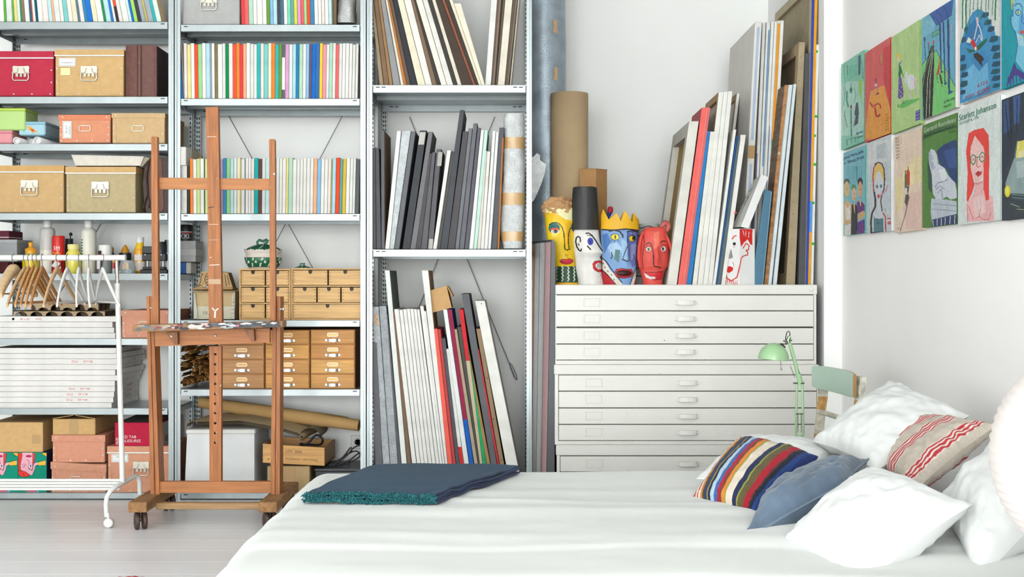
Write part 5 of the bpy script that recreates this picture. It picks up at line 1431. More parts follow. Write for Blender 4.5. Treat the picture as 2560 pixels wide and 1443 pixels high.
for (n_, u0, u1, cols, ru, rv) in ((10, .03, .2, ['6a6a68', '8a8078', '707880', 'b0a090'], .03, .35), (14, .18, .42, ['4a4644', 'c0b0a0', '3a3a3c', '8a8a88', 'a03a38'], .03, .3), (22, .4, .7, ['d9c4bc', 'e4d8d2', '4a4644', 'd8a09a', 'cfc6c0'], .05, .35),
                                  (34, .55, .97, ['4c4e52', '3e4044', '5c6066', '44464a'], .05, .42), (16, .6, .99, ['d6d8da', 'a8adb2', 'e8dcdc', '8a9098'], .03, .18), (5, .15, .9, ['d8808a', 'c04040', 'e8a8b0'], .018, .2)):
    for _ in range(n_):
        blob(rr.uniform(u0, u1), rr.uniform(.05, .85), ru * rr.uniform(.5, 1.1), rv * rr.uniform(.4, 1), rr.choice(cols), k); k += 1
ob('paint_splashes', g, 'artpaint', tray)
slab([(394, 1204.5), (681, 1204.5), (681, 1232.5), (394, 1232.5)], 5.59, .03, 'bottom_rail', C('b97642'), 'woodx')
g = G(); g.box(X_(366, 5.38), X_(646, 5.38), 5.52, 5.56, .072, .102, C('b08a5e'), .003); ob('low_rail', g, 'woodx', t)
for (px, py) in ((381.5, 770), (706, 773)):
    g = G(); p_ = P(px, py, 5.57); g.lathe((p_.x, p_.y, p_.z), [(.004, -.012), (.004, .0), (.009, .002), (.009, .008), (.003, .010)], C('d9d9d6'), 10, axis='x'); ob('wing_bolt', g, 'metal', t)
# tape, brush marks and chalk on the mast
g = G(); Z0 = 5.5595
g.poly([tuple(P(a, b, Z0 - .0003)) for a, b in ((521, 698), (551.5, 698), (552.5, 710.5), (521.5, 710.5))], C('c9a888'))
for q, w, cc in (([(530, 770), (538, 778), (546, 771)], .003, 'f0ebe4'), ([(538, 778), (537, 795)], .004, 'f0ebe4'), ([(518, 342), (541, 342)], .0012, 'e4d4c0'), ([(522, 561), (546, 561)], .001, 'e4d8cc'), ([(524, 663), (549, 662)], .0018, 'e8e0d6'), ([(520, 520), (535, 517)], .002, '4a3a30'), ([(523, 600), (546, 600)], .0008, 'd8ccc0')):
    stroke(g, [P(a, b, Z0) for a, b in q], w, -.0006, C(cc))
ob('paint_marks', g, 'paint', t, kind='stuff')

# ------------------------------------------------------------------ clothes rail with hangers
ZB = 5.58; WH = C('eeeeea')
t = thing('clothes_rail', (X_(140, ZB), ZB, 0), 'white tubular clothes rail on castors at the left', 'clothes rail')
g = G(); zb_ = Z_(644.5, ZB)
g.tube([(X_(-45, ZB), ZB, zb_), (X_(311, ZB), ZB, zb_)], .0135, WH, 14); top = ob('top_rail', g, 'gloss', t)
g = G(); g.tube([(X_(311, ZB), ZB, zb_), (X_(314, ZB), ZB, zb_)], .0145, WH, 14); ob('end_cap', g, 'gloss', top)
g = G(); g.tube([P(292, 652, ZB), P(293.5, 712, ZB)], .0085, C('d8d2cc'), 12); ob('chrome_pole', g, 'chrome', t)
g = G(); g.tube([P(293.5, 709, ZB), P(293.6, 716, ZB)], .0142, WH, 14); g.tube([P(294, 716, ZB), P(306, 1206, ZB)], .0125, WH, 14); ob('pole', g, 'gloss', t)
g = G()
ft = [P(267, 1292, 5.47), P(265, 1262, 5.47), P(267, 1244, 5.475), P(276, 1228, 5.49), P(290, 1217, 5.52), P(306, 1208, 5.58), P(322, 1199, 5.64), P(336, 1191, 5.69), P(345, 1194, 5.71), P(349, 1206, 5.72), P(350, 1236, 5.72)]
g.tube(ft, .0115, WH, 12); ob('foot', g, 'gloss', t)
g = G()
for k in range(4): g.tube([P(-45, 1200.8 + 7.4 * k, ZB), P(300, 1200.8 + 7.4 * k, ZB)], .0068, WH, 10)
ob('bottom_rail', g, 'gloss', t)
for (px, Z0) in ((272, 5.46), (352, 5.72)):
    g = G(); x = X_(px, Z0)
    g.lathe((x, Z0 - .012, .0225), [(.016, -.002), (.0215, 0), (.0225, .004), (.0225, .024), (.0215, .028), (.016, .03)], C('eceae6'), 20, axis='y'); g.tube([(x, Z0, .03), (x - .005, Z0, .07)], .007, WH, 8); ob('castor', g, 'gloss', t)

HG = 'hangers on the clothes rail'
def hanger(apex, near, col, label, drop=.155, L=.21, thick=.013, wide=.032, white=False):
    Zc = ZB
    base = (apex - CX) * L / (Zc - L)
    s = max(-.8, min(.8, (near - apex - base) / (L * F / Zc)))
    u = Vector((s, -math.sqrt(1 - s * s), 0)); n_ = Vector((-u.y, u.x, 0))       # u points towards the room
    x = X_(apex, Zc); zt = zb_
    o0 = Vector((x, Zc, zt - .055))
    t = thing('clothes_hanger', (x, Zc, zt - .055 - drop), label, 'hanger', HG)
    g = G(); rows = []
    N = 24
    cc = C(col)
    sec = []
    for i in range(N + 1):
        q = -1 + 2 * i / N; a = abs(q)
        z = -drop * (a ** 1.15) + .012 * (1 - a) - .012
        hh = wide * (1 - .35 * a) if a < .93 else wide * .55
        bow = .02 * (a ** 2)                                   # shoulders curve forward a little
        cpt = o0 + u * (L * q) + n_ * bow + Vector((0, 0, z))
        sec.append((cpt, hh, thick * (1 - .3 * a)))
    pts = []
    for (c0, hh, th) in sec:
        for (dn, dz) in ((-.5, -.35), (-.5, .35), (-.25, .5), (.25, .5), (.5, .35), (.5, -.35), (.25, -.5), (-.25, -.5)):
            pts.append(tuple(c0 + n_ * (dn * th) + Vector((0, 0, dz * hh))))
    g.grid(pts, 8, N + 1, cc, closed_u=True); g.poly(pts[:8], cc); g.poly(pts[-8:], cc)
    ob('shoulders', g, 'woodx' if not white else 'plain', t)
    g = G(); a, b = sec[1][0] - Vector((0, 0, .004)), sec[-2][0] - Vector((0, 0, .004))
    g.tube([a, b], .0045, cc, 7); ob('trouser_bar', g, 'plain', t)
    g = G(); hk = []
    for i in range(13):
        th = -.35 + math.pi * 1.25 * i / 12
        hk.append(Vector((x, Zc, zt)) + u * (.0165 * math.cos(th)) + Vector((0, 0, .0165 * math.sin(th))))
    hk = [o0 + Vector((0, 0, .012)), o0 + Vector((0, 0, .03))] + hk
    g.tube(hk, .0017, C('8d8a86'), 6); ob('hook', g, 'metal', t)
NB = 'dcb384'; OR = 'd39a5f'
for i, (ap, nr, c, kw) in enumerate(((33, -14, 'e2c094', dict(thick=.045, wide=.05, drop=.11)), (62, 7, 'ddb685', {}), (72, 27, 'd9a468', {}), (83, 40, 'cf8f52', {}), (93, 52, 'd6a468', {}), (106, 65, 'c98a4e', {}), (143, 98, 'ddb78a', {}))):
    lab = ['broad pale wooden hanger, leftmost on the rail', 'pale wooden hanger next to the broad one', 'honey wooden hanger, third from left on the rail', 'orange-brown wooden hanger in the middle of the wooden cluster',
           'honey wooden hanger, fifth from left on the rail', 'darkest orange-brown wooden hanger, right end of the cluster', 'pale wooden hanger hanging alone before the white ones'][i]
    hanger(ap, nr, c, lab, **kw)
for i, (ap, nr) in enumerate(((168, 131), (197, 178), (222, 210), (257, 278))):
    hanger(ap, nr, 'f2f1ee', ['white hanger next to the last wooden one', 'second white hanger on the rail', 'third white hanger on the rail', 'rightmost white hanger, turned the other way'][i], white=True, thick=.012, wide=.026)
# ------------------------------------------------------------------ white plan chest: three stacked units
FZ = 6.10; EN = C('eae8e2')
def plan_unit(px0, px1, y_top, y_band, drawers, y_bot, label, D=.95, dpx=(1390, 2034), xo=0):
    x0, x1, zt = X_(px0, FZ), X_(px1, FZ), Z_(y_top, FZ)
    zb = max(Z_(y_bot, FZ), 0)
    t = thing('plan_chest', ((x0 + x1) / 2, FZ + D / 2, zb), label, 'plan chest', 'stacked white plan chest units')
    g = G(); y0 = FZ + .012
    g.box(x0, x1, FZ, FZ + D, Z_(y_band, FZ), zt, EN, .004)                      # top with its band
    g.box(x0 + .004, X_(dpx[0], FZ) - .002, FZ + .003, FZ + D, zb, Z_(y_band, FZ), EN, .002); g.box(X_(dpx[1], FZ) + .002, x1 - .004, FZ + .003, FZ + D, zb, Z_(y_band, FZ), EN, .002)
    g.box(x0 + .004, x1 - .004, FZ + .03, FZ + D, zb, Z_(y_band, FZ), C('3a342c'))
    g.box(x0 + .004, x1 - .004, FZ + .002, FZ + D, zb, Z_(drawers[-1][1], FZ) - .002, EN, .002)
    ob('carcase', g, 'chip', t)
    for k, (a, b) in enumerate(drawers):
        za, zc = Z_(b, FZ) + .0012, Z_(a, FZ) - .0012
        dd = RN.uniform(-.0015, .003)
        g = G(); xa, xb = X_(dpx[0], FZ), X_(dpx[1], FZ)
        g.box(xa, xb, FZ + dd, FZ + .028, za, zc, EN, .002); d = ob('drawer', g, 'chip', t)
        zc_ = (za + zc) / 2; xm = X_(1714 + xo, FZ); hw = .05
        g = G(); pts = []
        for i in range(11):
            th = math.pi * i / 10; pts.append((xm - hw * math.cos(th) * .98, FZ + dd - .024 * math.sin(th) ** .6, zc_ - .004))
        up_ = [(p[0], p[1] + .001, p[2] + .017) for p in pts]; lo_ = [(p[0], p[1], p[2] - .006) for p in pts]
        g.grid(lo_ + up_, 11, 2, EN)
        g.grid([(p[0], FZ + dd, p[2]) for p in up_] + up_, 11, 2, EN)
        for s_ in (-1, 1): g.box(xm + s_ * .053 - .007, xm + s_ * .053 + .007, FZ + dd - .004, FZ + dd + .001, zc_ - .008, zc_ + .008, EN, .002)
        ob('handle', g, 'chip', d)
        g = G(); a0, a1 = X_(1459 + xo, FZ), X_(1500 + xo, FZ); u, v = zc_ - .019, zc_ + .023
        for q in ((a0, a1, u, u + .003), (a0, a0 + .003, u, v), (a1 - .003, a1, u, v), (a0, a1, v - .002, v)): g.box(q[0], q[1], FZ + dd - .0025, FZ + dd + .001, q[2], q[3], EN, .0008)
        ob('label_holder', g, 'chip', d)
    g = G(); c = P(2028 + xo * .4, (y_top + y_band) / 2 - 1, FZ); g.lathe((c.x, FZ, c.z), [(.012, .002), (.012, -.002), (.008, -.004), (.004, -.003)], EN, 14, axis='y'); ob('lock', g, 'chip', t)
    return t
plan_unit(1388.5, 2043.5, 712, 736.5, [(738, 777), (778, 817.5), (820, 860), (861, 900.5)], 911.5, 'top unit of the white plan chest, painted heads standing on it')
plan_unit(1385, 2048, 912, 937, [(938, 978), (979, 1020), (1021, 1061), (1062, 1102)], 1112.5, 'middle unit of the white plan chest behind the green lamp', dpx=(1397, 2042), xo=5)
plan_unit(1390, 2046, 1113, 1139.5, [(1141, 1180), (1181, 1236)], 1262, 'lowest unit of the white plan chest, half hidden by the bed', dpx=(1401, 2040), xo=7)
FT = Z_(712, FZ)          # its top
YB = HY + (H - FT) * F    # divided by depth gives the pixel row of the top

def fb(Z): return YB / Z + HY - HY if False else HY + (H - FT) * F / Z

# cardboard tube and tall carton at the back
def tube_roll(name, cx, hw, yt, Z0, col, label, mat='paper', inner=None, cat='tube'):
    x = X_(cx, Z0); r = hw * Z0 / F; z1 = Z_(yt, Z0)
    g = G(); g.lathe((x, Z0, FT), [(r, 0), (r, z1 - FT), (r * .93, z1 - FT), (r * .93, z1 - FT - .08)], C(col), 40); return ob(name, g, mat, label=label, cat=cat)
tube_roll('cardboard_tube', 1423.5, 47, 235, 6.78, 'cbb08a', 'tall fat cardboard tube standing behind the painted heads')
Z0 = 6.60; x0, xm, x1 = X_(1449, Z0), X_(1490, Z0), X_(1520, Z0)
t = thing('tall_carton', ((x0 + x1) / 2, Z0 + .05, FT), 'tall narrow brown carton behind the black-hatted head', 'carton')
zt = Z_(423, Z0)
base = [(x0, Z0 + .02, FT), (xm, Z0, FT), (x1, Z0 + .07, FT), (x1 - .06, Z0 + .12, FT)]
g = G(); g.prism(base, (0, 0, zt - FT), C('bb8e5f'), C('bb8e5f')); ob('body', g, 'card', t)
g = G(); g.prism([(xm - .003, Z0 - .001, zt), (x1 + .002, Z0 + .069, zt), (x1 - .058, Z0 + .122, zt), (x0 - .002, Z0 + .02, zt)], (0, 0, .004), C('a87c50')); ob('lid_flap', g, 'card', t)

# ------------------------------------------------------------------ painted papier-mache heads
HX = lambda a: 1310 + a / 4.654
HYY = lambda b: 420 + b / 4.654
def hp(pts): return [(HX(a), HYY(b)) for a, b in pts]
def head(name, outline, Z0, ry, base, shapes, label, bump=None, parts=None, nu=150, nv=170, grow=0, close=True):
    """outline: (crop row, left, right); an elliptical papier-mache body painted all round the front"""
    ys = [HYY(o[0]) for o in outline]; xl = [HX(o[1]) for o in outline]; xr = [HX(o[2]) for o in outline]
    yb_ = fb(Z0)
    V = np.linspace(ys[0], yb_, nv)
    L, Rr = np.interp(V, ys, xl), np.interp(V, ys, xr)
    cx = (L + Rr) / 2; hw = (Rr - L) / 2
    A = np.linspace(-math.pi, math.pi, nu, endpoint=False)
    # more points on the front half
    A = np.concatenate([np.linspace(-math.pi, -1.62, nu // 8, endpoint=False), np.linspace(-1.62, 1.62, nu - nu // 4, endpoint=False), np.linspace(1.62, math.pi, nu - (nu - nu // 4) - nu // 8, endpoint=False)])
    AA, VV = np.meshgrid(A, V)
    cxx, hww = cx[:, None], hw[:, None]
    px = cxx + hww * np.sin(AA)
    yy = Z0 - ry * np.cos(AA) * np.clip(hww / hw.max(), .3, 1)
    if bump:
        for (bx, by, sx, sy, amt) in bump:
            m = np.exp(-((px - HX(bx)) / sx) ** 2 - ((VV - HYY(by)) / sy) ** 2) * (np.cos(AA) > 0)
            yy = yy - amt * m
    X = (px - CX) * Z0 / F; Zz = H - (VV - HY) * Z0 / F
    jit = np.array([[noise.noise(Vector((float(X[j, i]) * 18, float(yy[j, i]) * 18, float(Zz[j, i]) * 18))) for i in range(0, nu, 3)] for j in range(0, nv, 3)])
    jj = np.repeat(np.repeat(jit, 3, 0), 3, 1)[:nv, :nu]
    jj = (jj + np.roll(jj, 1, 0) + np.roll(jj, 1, 1) + np.roll(jj, -1, 0) + np.roll(jj, -1, 1)) / 5
    yy = yy - .003 * jj
    col = paint_points(np.where(np.cos(AA) > -.05, px, cxx + hww * .95 * np.sign(np.sin(AA))), VV, base, shapes)
    col = col * (1 + .10 * jj[..., None])
    t = thing(name, (X_(float(cx[-1]), Z0), Z0, FT), label, 'painted head', 'painted papier-mache heads')
    Zz = np.maximum(Zz, FT)
    ob_grid('head', np.stack([X, yy, Zz], -1), nu, nv, np.clip(col, 0, 1), 'artpaint', t, closed_u=True)
    if close:
        g = G(); j = 0; g.poly([(float(X[0, i]), float(yy[0, i]), float(Zz[0, i])) for i in range(0, nu, 3)], C(base)); ob('crown_cap', g, 'artpaint', t)
    return t
K = '1e1c1c'
# yellow head
zz = []
for k in range(8):
    xa = 375 + k * 34
    pts = [(xa + (10 if j % 2 else -6), 1148 + j * 21) for j in range(9)]
    zz.append(('l', 'e9e4d4' if k % 2 == 0 else '16301f', 2.2 if k % 2 == 0 else 1.4, hp(pts)))
ysh = [('p', 'f6f0b8', hp([(225, 470), (560, 470), (560, 620), (470, 600), (380, 540), (225, 510)])), ('p', 'f7c51a', hp([(225, 510), (380, 545), (470, 605), (560, 640), (560, 720), (400, 620), (225, 560)])),
       ('p', 'f2b81c', hp([(470, 640), (560, 640), (520, 950), (465, 950)])), ('p', 'efc51c', hp([(300, 900), (600, 900), (600, 1150), (330, 1150)])),
       ('e', '2f6f6a', HX(348), HYY(705), 14, 12.5), ('e', 'f3e060', HX(352), HYY(782), 8, 6), ('e', 'e4572e', HX(355), HYY(722), 11, 4), ('e', 'f2f0e4', HX(358), HYY(745), 10, 4.6), ('e', '2e5a7a', HX(362), HYY(742), 3.6, 4), ('e', K, HX(362), HYY(742), 1.8, 2.2),
       ('l', K, 1.6, hp([(330, 745), (345, 728), (370, 726), (392, 742), (372, 760), (345, 760), (330, 745)])), ('l', K, 1.6, hp([(312, 700), (322, 688)])), ('l', K, 1.4, hp([(335, 695), (338, 678)])), ('l', K, 1.4, hp([(358, 695), (360, 678)])), ('l', K, 1.4, hp([(380, 698), (386, 682)])),
       ('l', '1c3a3a', 2.6, hp([(292, 668), (320, 645), (370, 640), (410, 660), (440, 700), (458, 760), (466, 850), (470, 945)])), ('l', K, 2.4, hp([(520, 945), (508, 860), (512, 780), (528, 720), (548, 690)])), ('l', K, 2.6, hp([(468, 945), (495, 960), (530, 945)])),
       ('e', '2f6f6a', HX(580), HYY(690), 8, 12), ('l', '8a3a20', 1.2, hp([(482, 1005), (486, 1050)])), ('l', '8a3a20', 1.2, hp([(505, 1005), (503, 1050)])),
       ('p', 'd5364a', hp([(412, 1090), (440, 1062), (485, 1068), (520, 1056), (560, 1068), (572, 1090), (540, 1115), (490, 1124), (440, 1114)])), ('l', '7a1c2a', 1.4, hp([(412, 1090), (440, 1062), (485, 1068), (520, 1056), (560, 1068), (572, 1090), (540, 1115), (490, 1124), (440, 1114), (412, 1090)])), ('l', '7a1c2a', 1.0, hp([(425, 1092), (490, 1098), (560, 1088)])),
       ('p', '1f4a34', hp([(330, 1148), (660, 1148), (660, 1335), (330, 1335)]))] + zz + [('p', 'eeb41e', hp([(330, 1335), (660, 1335), (660, 1380), (330, 1380)]))]
t = head('papier_mache_figure', [(472, 232, 590), (700, 250, 605), (860, 270, 605), (1000, 300, 602), (1140, 355, 598), (1200, 372, 630), (1356, 374, 645)], 6.24, .055, 'f2cc20', ysh, 'yellow painted head with crumpled brown paper hair', bump=[(495, 850, 8, 26, .018), (490, 1090, 12, 6, .008)])
# crumpled paper on top
g = G(); nu, nv = 60, 34; pts = []; c0 = P(HX(400), HYY(455), 6.25)
for j in range(nv):
    ph = -.45 + (math.pi / 2 + .45) * j / (nv - 1)
    for i in range(nu):
        a = 2 * math.pi * i / nu; d = Vector((math.cos(a) * math.cos(ph), math.sin(a) * math.cos(ph), math.sin(ph)))
        r = 1 + .22 * noise.noise(d * 3.2) + .10 * noise.noise(d * 6) + .04 * noise.noise(d * 13)
        pts.append((c0.x + d.x * .083 * r, c0.y + d.y * .066 * r, c0.z - .012 + d.z * .066 * r))
g.grid(pts, nu, nv, C('c69a6c'), closed_u=True, smooth=False); ob('paper_hair', g, 'card', t)
g = G(); stroke(g, [P(a, b, 6.178) for a, b in ((1398, 492), (1406, 500), (1412, 510))], .003, 0, C('6a4a30')); 
# white head with black hat
wsh = [('p', '2c2c2c', hp([(520, 600), (900, 600), (900, 722), (520, 722)])), ('l', K, 3.4, hp([(650, 860), (648, 815), (625, 800), (605, 815), (598, 860), (612, 920), (635, 960), (655, 970), (662, 945)])), ('l', K, 2.4, hp([(630, 885), (636, 905)])),
       ('l', K, 3.4, hp([(715, 765), (745, 762), (785, 790), (830, 850), (860, 900), (905, 965), (930, 985)])), ('l', K, 1.6, hp([(725, 785), (790, 800)])), ('e', '3a3fb0', HX(765), HYY(858), 7.4, 9.4), ('e', '23265a', HX(765), HYY(856), 1.8, 2), ('l', K, 3.6, hp([(732, 915), (768, 952)])),
       ('p', 'c8323a', hp([(790, 1120), (815, 1088), (870, 1080), (930, 1090), (930, 1130), (860, 1105), (825, 1125), (825, 1150), (860, 1180), (930, 1170), (930, 1205), (860, 1212), (815, 1190), (795, 1160)])), ('e', 'b8b4b0', HX(880), HYY(1140), 9, 6), ('l', '7a1c24', 1.2, hp([(790, 1120), (815, 1088), (870, 1080), (930, 1090)])), ('l', '7a1c24', 1.2, hp([(795, 1160), (815, 1190), (860, 1212), (930, 1205)]))]
for a, b in ((835, 1255), (860, 1265), (885, 1250), (845, 1290), (875, 1300), (895, 1285), (855, 1325), (885, 1330), (840, 1270), (905, 1320)): wsh.append(('e', '55504c', HX(a), HYY(b), .7, .7))
t = head('papier_mache_figure', [(715, 575, 866), (850, 566, 884), (930, 576, 910), (985, 582, 938), (1015, 586, 900), (1040, 590, 884), (1085, 594, 902), (1200, 604, 905), (1240, 612, 905), (1356, 632, 928)], 6.225, .055, 'ebe8e3', wsh, 'white painted head with tall black hat and blue eye', close=False)
hat = [(225, 575, 838), (232, 568, 850), (300, 562, 852), (500, 552, 865), (640, 548, 868), (722, 545, 869)]
g = G(); pts = []; nn = 24
for (r, a, b) in hat:
    xa, xb = X_(HX(a), 6.225), X_(HX(b), 6.225)
    for k in range(nn):
        th = 2 * math.pi * k / nn; e_ = 1 + .03 * noise.noise(Vector((math.cos(th) * 3, math.sin(th) * 3, r * .02)))
        pts.append(((xa + xb) / 2 + (xb - xa) / 2 * math.cos(th) * e_, 6.225 + .066 * math.sin(th) * e_, Z_(HYY(r), 6.225) + .003 * noise.noise(Vector((math.cos(th) * 2, math.sin(th) * 2, 4)))))
g.grid(pts, nn, len(hat), C('353535'), closed_u=True); g.poly(pts[:nn], C('2c2c2c')); g.poly(pts[-nn:], C('2c2c2c')); ob('top_hat', g, 'artpaint', t)
# blue king
bsh = [('p', '6b76ba', hp([(1190, 735), (1340, 735), (1340, 1100), (1250, 1160), (1190, 1000)])), ('p', 'a9c6e4', hp([(960, 900), (1060, 870), (1130, 930), (1100, 1040), (1000, 1010)])), ('p', '9cc0de', hp([(1120, 830), (1180, 860), (1190, 1080), (1130, 1060)])), ('p', '55807c', hp([(1050, 950), (1110, 960), (1090, 1110), (1040, 1060)])), ('p', '4d7ab8', hp([(905, 780), (960, 760), (1000, 860), (930, 1000)])), ('p', '8fa4d8', hp([(1220, 900), (1300, 880), (1290, 1040), (1230, 1080)])),
       ('p', 'c62b34', hp([(880, 1180), (930, 1190), (1110, 1356), (1110, 1400), (900, 1400)])), ('p', 'c62b34', hp([(1250, 1400), (1310, 1170), (1340, 1170), (1340, 1400)])),
       ('p', 'ebe4d6', hp([(898, 1060), (925, 1065), (1000, 1200), (1130, 1345), (1125, 1400), (1080, 1380), (960, 1230), (905, 1180)])), ('p', 'ebe4d6', hp([(1225, 1400), (1290, 1170), (1310, 1180), (1300, 1280), (1255, 1400)])),
       ('l', K, 2.4, hp([(900, 1045), (950, 1090), (1010, 1180), (1130, 1335)])), ('l', K, 2.0, hp([(905, 1185), (960, 1240), (1090, 1390)])), ('l', K, 2.0, hp([(1220, 1356), (1300, 1165)])),
       ('l', K, 1.8, hp([(915, 1105), (922, 1120)])), ('l', K, 1.8, hp([(940, 1150), (935, 1165)])), ('l', K, 1.8, hp([(965, 1195), (972, 1210)])), ('l', K, 1.8, hp([(1005, 1240), (1015, 1250)])), ('l', K, 1.8, hp([(1035, 1290), (1040, 1305)])),
       ('l', K, 3.6, hp([(985, 740), (1040, 728), (1100, 745), (1135, 785), (1138, 810)])), ('l', K, 3.0, hp([(1190, 750), (1240, 735), (1310, 745)])),
       ('e', K, HX(1048), HYY(808), 10.6, 8.6), ('e', 'f0d83a', HX(1048), HYY(808), 9.2, 7), ('e', '3a3018', HX(1050), HYY(808), 2.2, 5), ('e', K, HX(1252), HYY(822), 8.6, 8.2), ('e', 'f0d020', HX(1245), HYY(826), 6.6, 6.4), ('e', '2a2420', HX(1262), HYY(822), 3.4, 4.2),
       ('l', K, 1.4, hp([(1010, 845), (1000, 862)])), ('l', K, 1.4, hp([(1040, 852), (1045, 875)])), ('l', K, 1.4, hp([(1080, 845), (1092, 862)])), ('l', K, 1.4, hp([(1215, 785), (1205, 768)])), ('l', K, 1.4, hp([(1250, 772), (1255, 755)])),
       ('l', K, 2.0, hp([(1190, 760), (1192, 900), (1150, 1020), (1135, 1070), (1165, 1080), (1190, 1090), (1215, 1075)])), ('l', K, 2.8, hp([(1140, 1065), (1180, 1086)])), ('l', K, 2.6, hp([(1010, 990), (1018, 1030), (1005, 1055)])), ('l', K, 2.2, hp([(1270, 1010), (1275, 1050)])),
       ('p', 'c4353c', hp([(1040, 1225), (1065, 1180), (1130, 1170), (1190, 1180), (1240, 1180), (1262, 1225), (1240, 1265), (1150, 1285), (1070, 1270)])), ('e', '3c120f', HX(1152), HYY(1225), 20, 7.6), ('l', '6a1a1c', 1.6, hp([(1040, 1225), (1065, 1180), (1130, 1170), (1190, 1180), (1240, 1180), (1262, 1225), (1240, 1265), (1150, 1285), (1070, 1270), (1040, 1225)]))]
t = head('papier_mache_figure', [(700, 892, 1325), (820, 895, 1322), (1000, 905, 1308), (1120, 910, 1304), (1240, 905, 1304), (1356, 925, 1302)], 6.22, .06, '7fa5d6', bsh, 'blue painted king head with yellow paper crown', bump=[(1190, 960, 7, 28, .02), (1150, 1225, 18, 8, .010)])
cr_top = [(893, 560), (915, 482), (945, 540), (975, 606), (1020, 570), (1065, 530), (1090, 580), (1112, 628), (1140, 560), (1165, 505), (1205, 570), (1250, 640), (1258, 580), (1268, 520), (1300, 570), (1338, 612)]
cxk, hwk = X_(HX(1112), 6.22), (X_(HX(1338), 6.22) - X_(HX(892), 6.22)) / 2 + .001
def ring_at(a_px, b_px, grow=1.0):
    x = X_(HX(a_px), 6.22); s = max(-1, min(1, (x - cxk) / hwk)); return (cxk + (x - cxk) * grow, 6.22 - .0635 * grow * math.sqrt(max(0, 1 - s * s)), Z_(HYY(b_px), 6.22))
g = G(); pts = []
fine = []
for (a, b), (c, d) in zip(cr_top[:-1], cr_top[1:]):
    for k in range(4): fine.append((a + (c - a) * k / 4, b + (d - b) * k / 4))
fine.append(cr_top[-1])
lowp = [ring_at(a, 722 + 6 * math.sin(a * .02)) for a, b in fine]; upp = [ring_at(a, b) for a, b in fine]
n_ = len(fine); g.grid(lowp + upp, n_, 2, C('f0b723'), smooth=False)
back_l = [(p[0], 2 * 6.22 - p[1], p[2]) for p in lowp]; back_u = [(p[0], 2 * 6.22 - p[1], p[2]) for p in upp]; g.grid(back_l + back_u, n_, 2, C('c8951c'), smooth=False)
cr_o = ob('paper_crown', g, 'artpaint', t)
g = G()
for a in range(900, 1330, 12):
    p0, p1 = ring_at(a, 716 + 6 * math.sin(a * .02), 1.008), ring_at(a + 13, 716 + 6 * math.sin((a + 13) * .02), 1.008); q0, q1 = ring_at(a, 730 + 6 * math.sin(a * .02), 1.008), ring_at(a + 13, 730 + 6 * math.sin((a + 13) * .02), 1.008)
    g.poly([p0, p1, q1, q0], C('2a2420'))
ob('brim_line', g, 'paint', cr_o)
# red head with a bun
rsh = [('p', 'd84a40', hp([(1300, 700), (1400, 720), (1385, 900), (1360, 1100), (1370, 1200), (1300, 1200)])), ('p', 'f07a62', hp([(1500, 760), (1560, 740), (1560, 900), (1500, 950)])), ('p', 'd24038', hp([(1640, 780), (1720, 800), (1720, 1200), (1660, 1100)])),
       ('l', '8a1c1c', 2.0, hp([(1380, 760), (1395, 880), (1365, 1050), (1380, 1170)])), ('l', '8a1c1c', 1.8, hp([(1640, 780), (1690, 900), (1715, 960)])),
       ('l', K, 2.4, hp([(1415, 890), (1440, 872), (1465, 885), (1480, 930), (1492, 1010), (1490, 1080), (1500, 1148), (1540, 1152), (1580, 1165)])), ('l', K, 2.4, hp([(1578, 872), (1600, 852), (1640, 858)])),
       ('e', 'efe8dc', HX(1436), HYY(948), 5.4, 5.6), ('e', '4a8a6a', HX(1438), HYY(950), 3.4, 4.4), ('e', K, HX(1438), HYY(950), 1.4, 2), ('e', 'efe8ea', HX(1610), HYY(945), 6.2, 6.2), ('e', '4a5a78', HX(1606), HYY(945), 3.4, 4.6), ('e', K, HX(1606), HYY(945), 1.6, 2.2),
       ('l', K, 1.3, hp([(1405, 925), (1418, 935)])), ('l', K, 1.3, hp([(1418, 905), (1428, 922)])), ('l', K, 1.3, hp([(1440, 902), (1440, 920)])), ('l', K, 1.3, hp([(1460, 908), (1452, 924)])), ('l', K, 1.3, hp([(1580, 925), (1592, 932)])), ('l', K, 1.3, hp([(1592, 890), (1600, 915)])), ('l', K, 1.3, hp([(1615, 880), (1614, 912)])), ('l', K, 1.3, hp([(1638, 890), (1630, 915)])), ('l', K, 1.2, hp([(1405, 985), (1420, 970)])), ('l', K, 1.2, hp([(1430, 1000), (1436, 975)])), ('l', K, 1.2, hp([(1630, 995), (1622, 972)])),
       ('p', 'd8323a', hp([(1400, 1240), (1430, 1212), (1500, 1210), (1560, 1212), (1615, 1205), (1620, 1240), (1600, 1285), (1540, 1300), (1470, 1300), (1420, 1275)])), ('l', '5a1414', 1.8, hp([(1405, 1218), (1450, 1212), (1530, 1214), (1612, 1206)])), ('l', '5a1414', 1.4, hp([(1400, 1240), (1440, 1290), (1520, 1305), (1600, 1288)])), ('p', 'f2e9e4', hp([(1390, 1225), (1410, 1235), (1450, 1262), (1520, 1268), (1515, 1292), (1460, 1296), (1410, 1275)]))]
t = head('papier_mache_figure', [(690, 1440, 1620), (705, 1400, 1650), (740, 1372, 1668), (830, 1345, 1680), (1050, 1318, 1690), (1150, 1325, 1672), (1200, 1350, 1640), (1290, 1372, 1614), (1356, 1384, 1612)], 6.225, .052, 'e3544a', rsh, 'red painted head with a bun and braids', bump=[(1535, 1040, 7, 22, .02), (1500, 1250, 16, 7, .008)])
g = G(); b0 = P(HX(1648), HYY(668), 6.24)
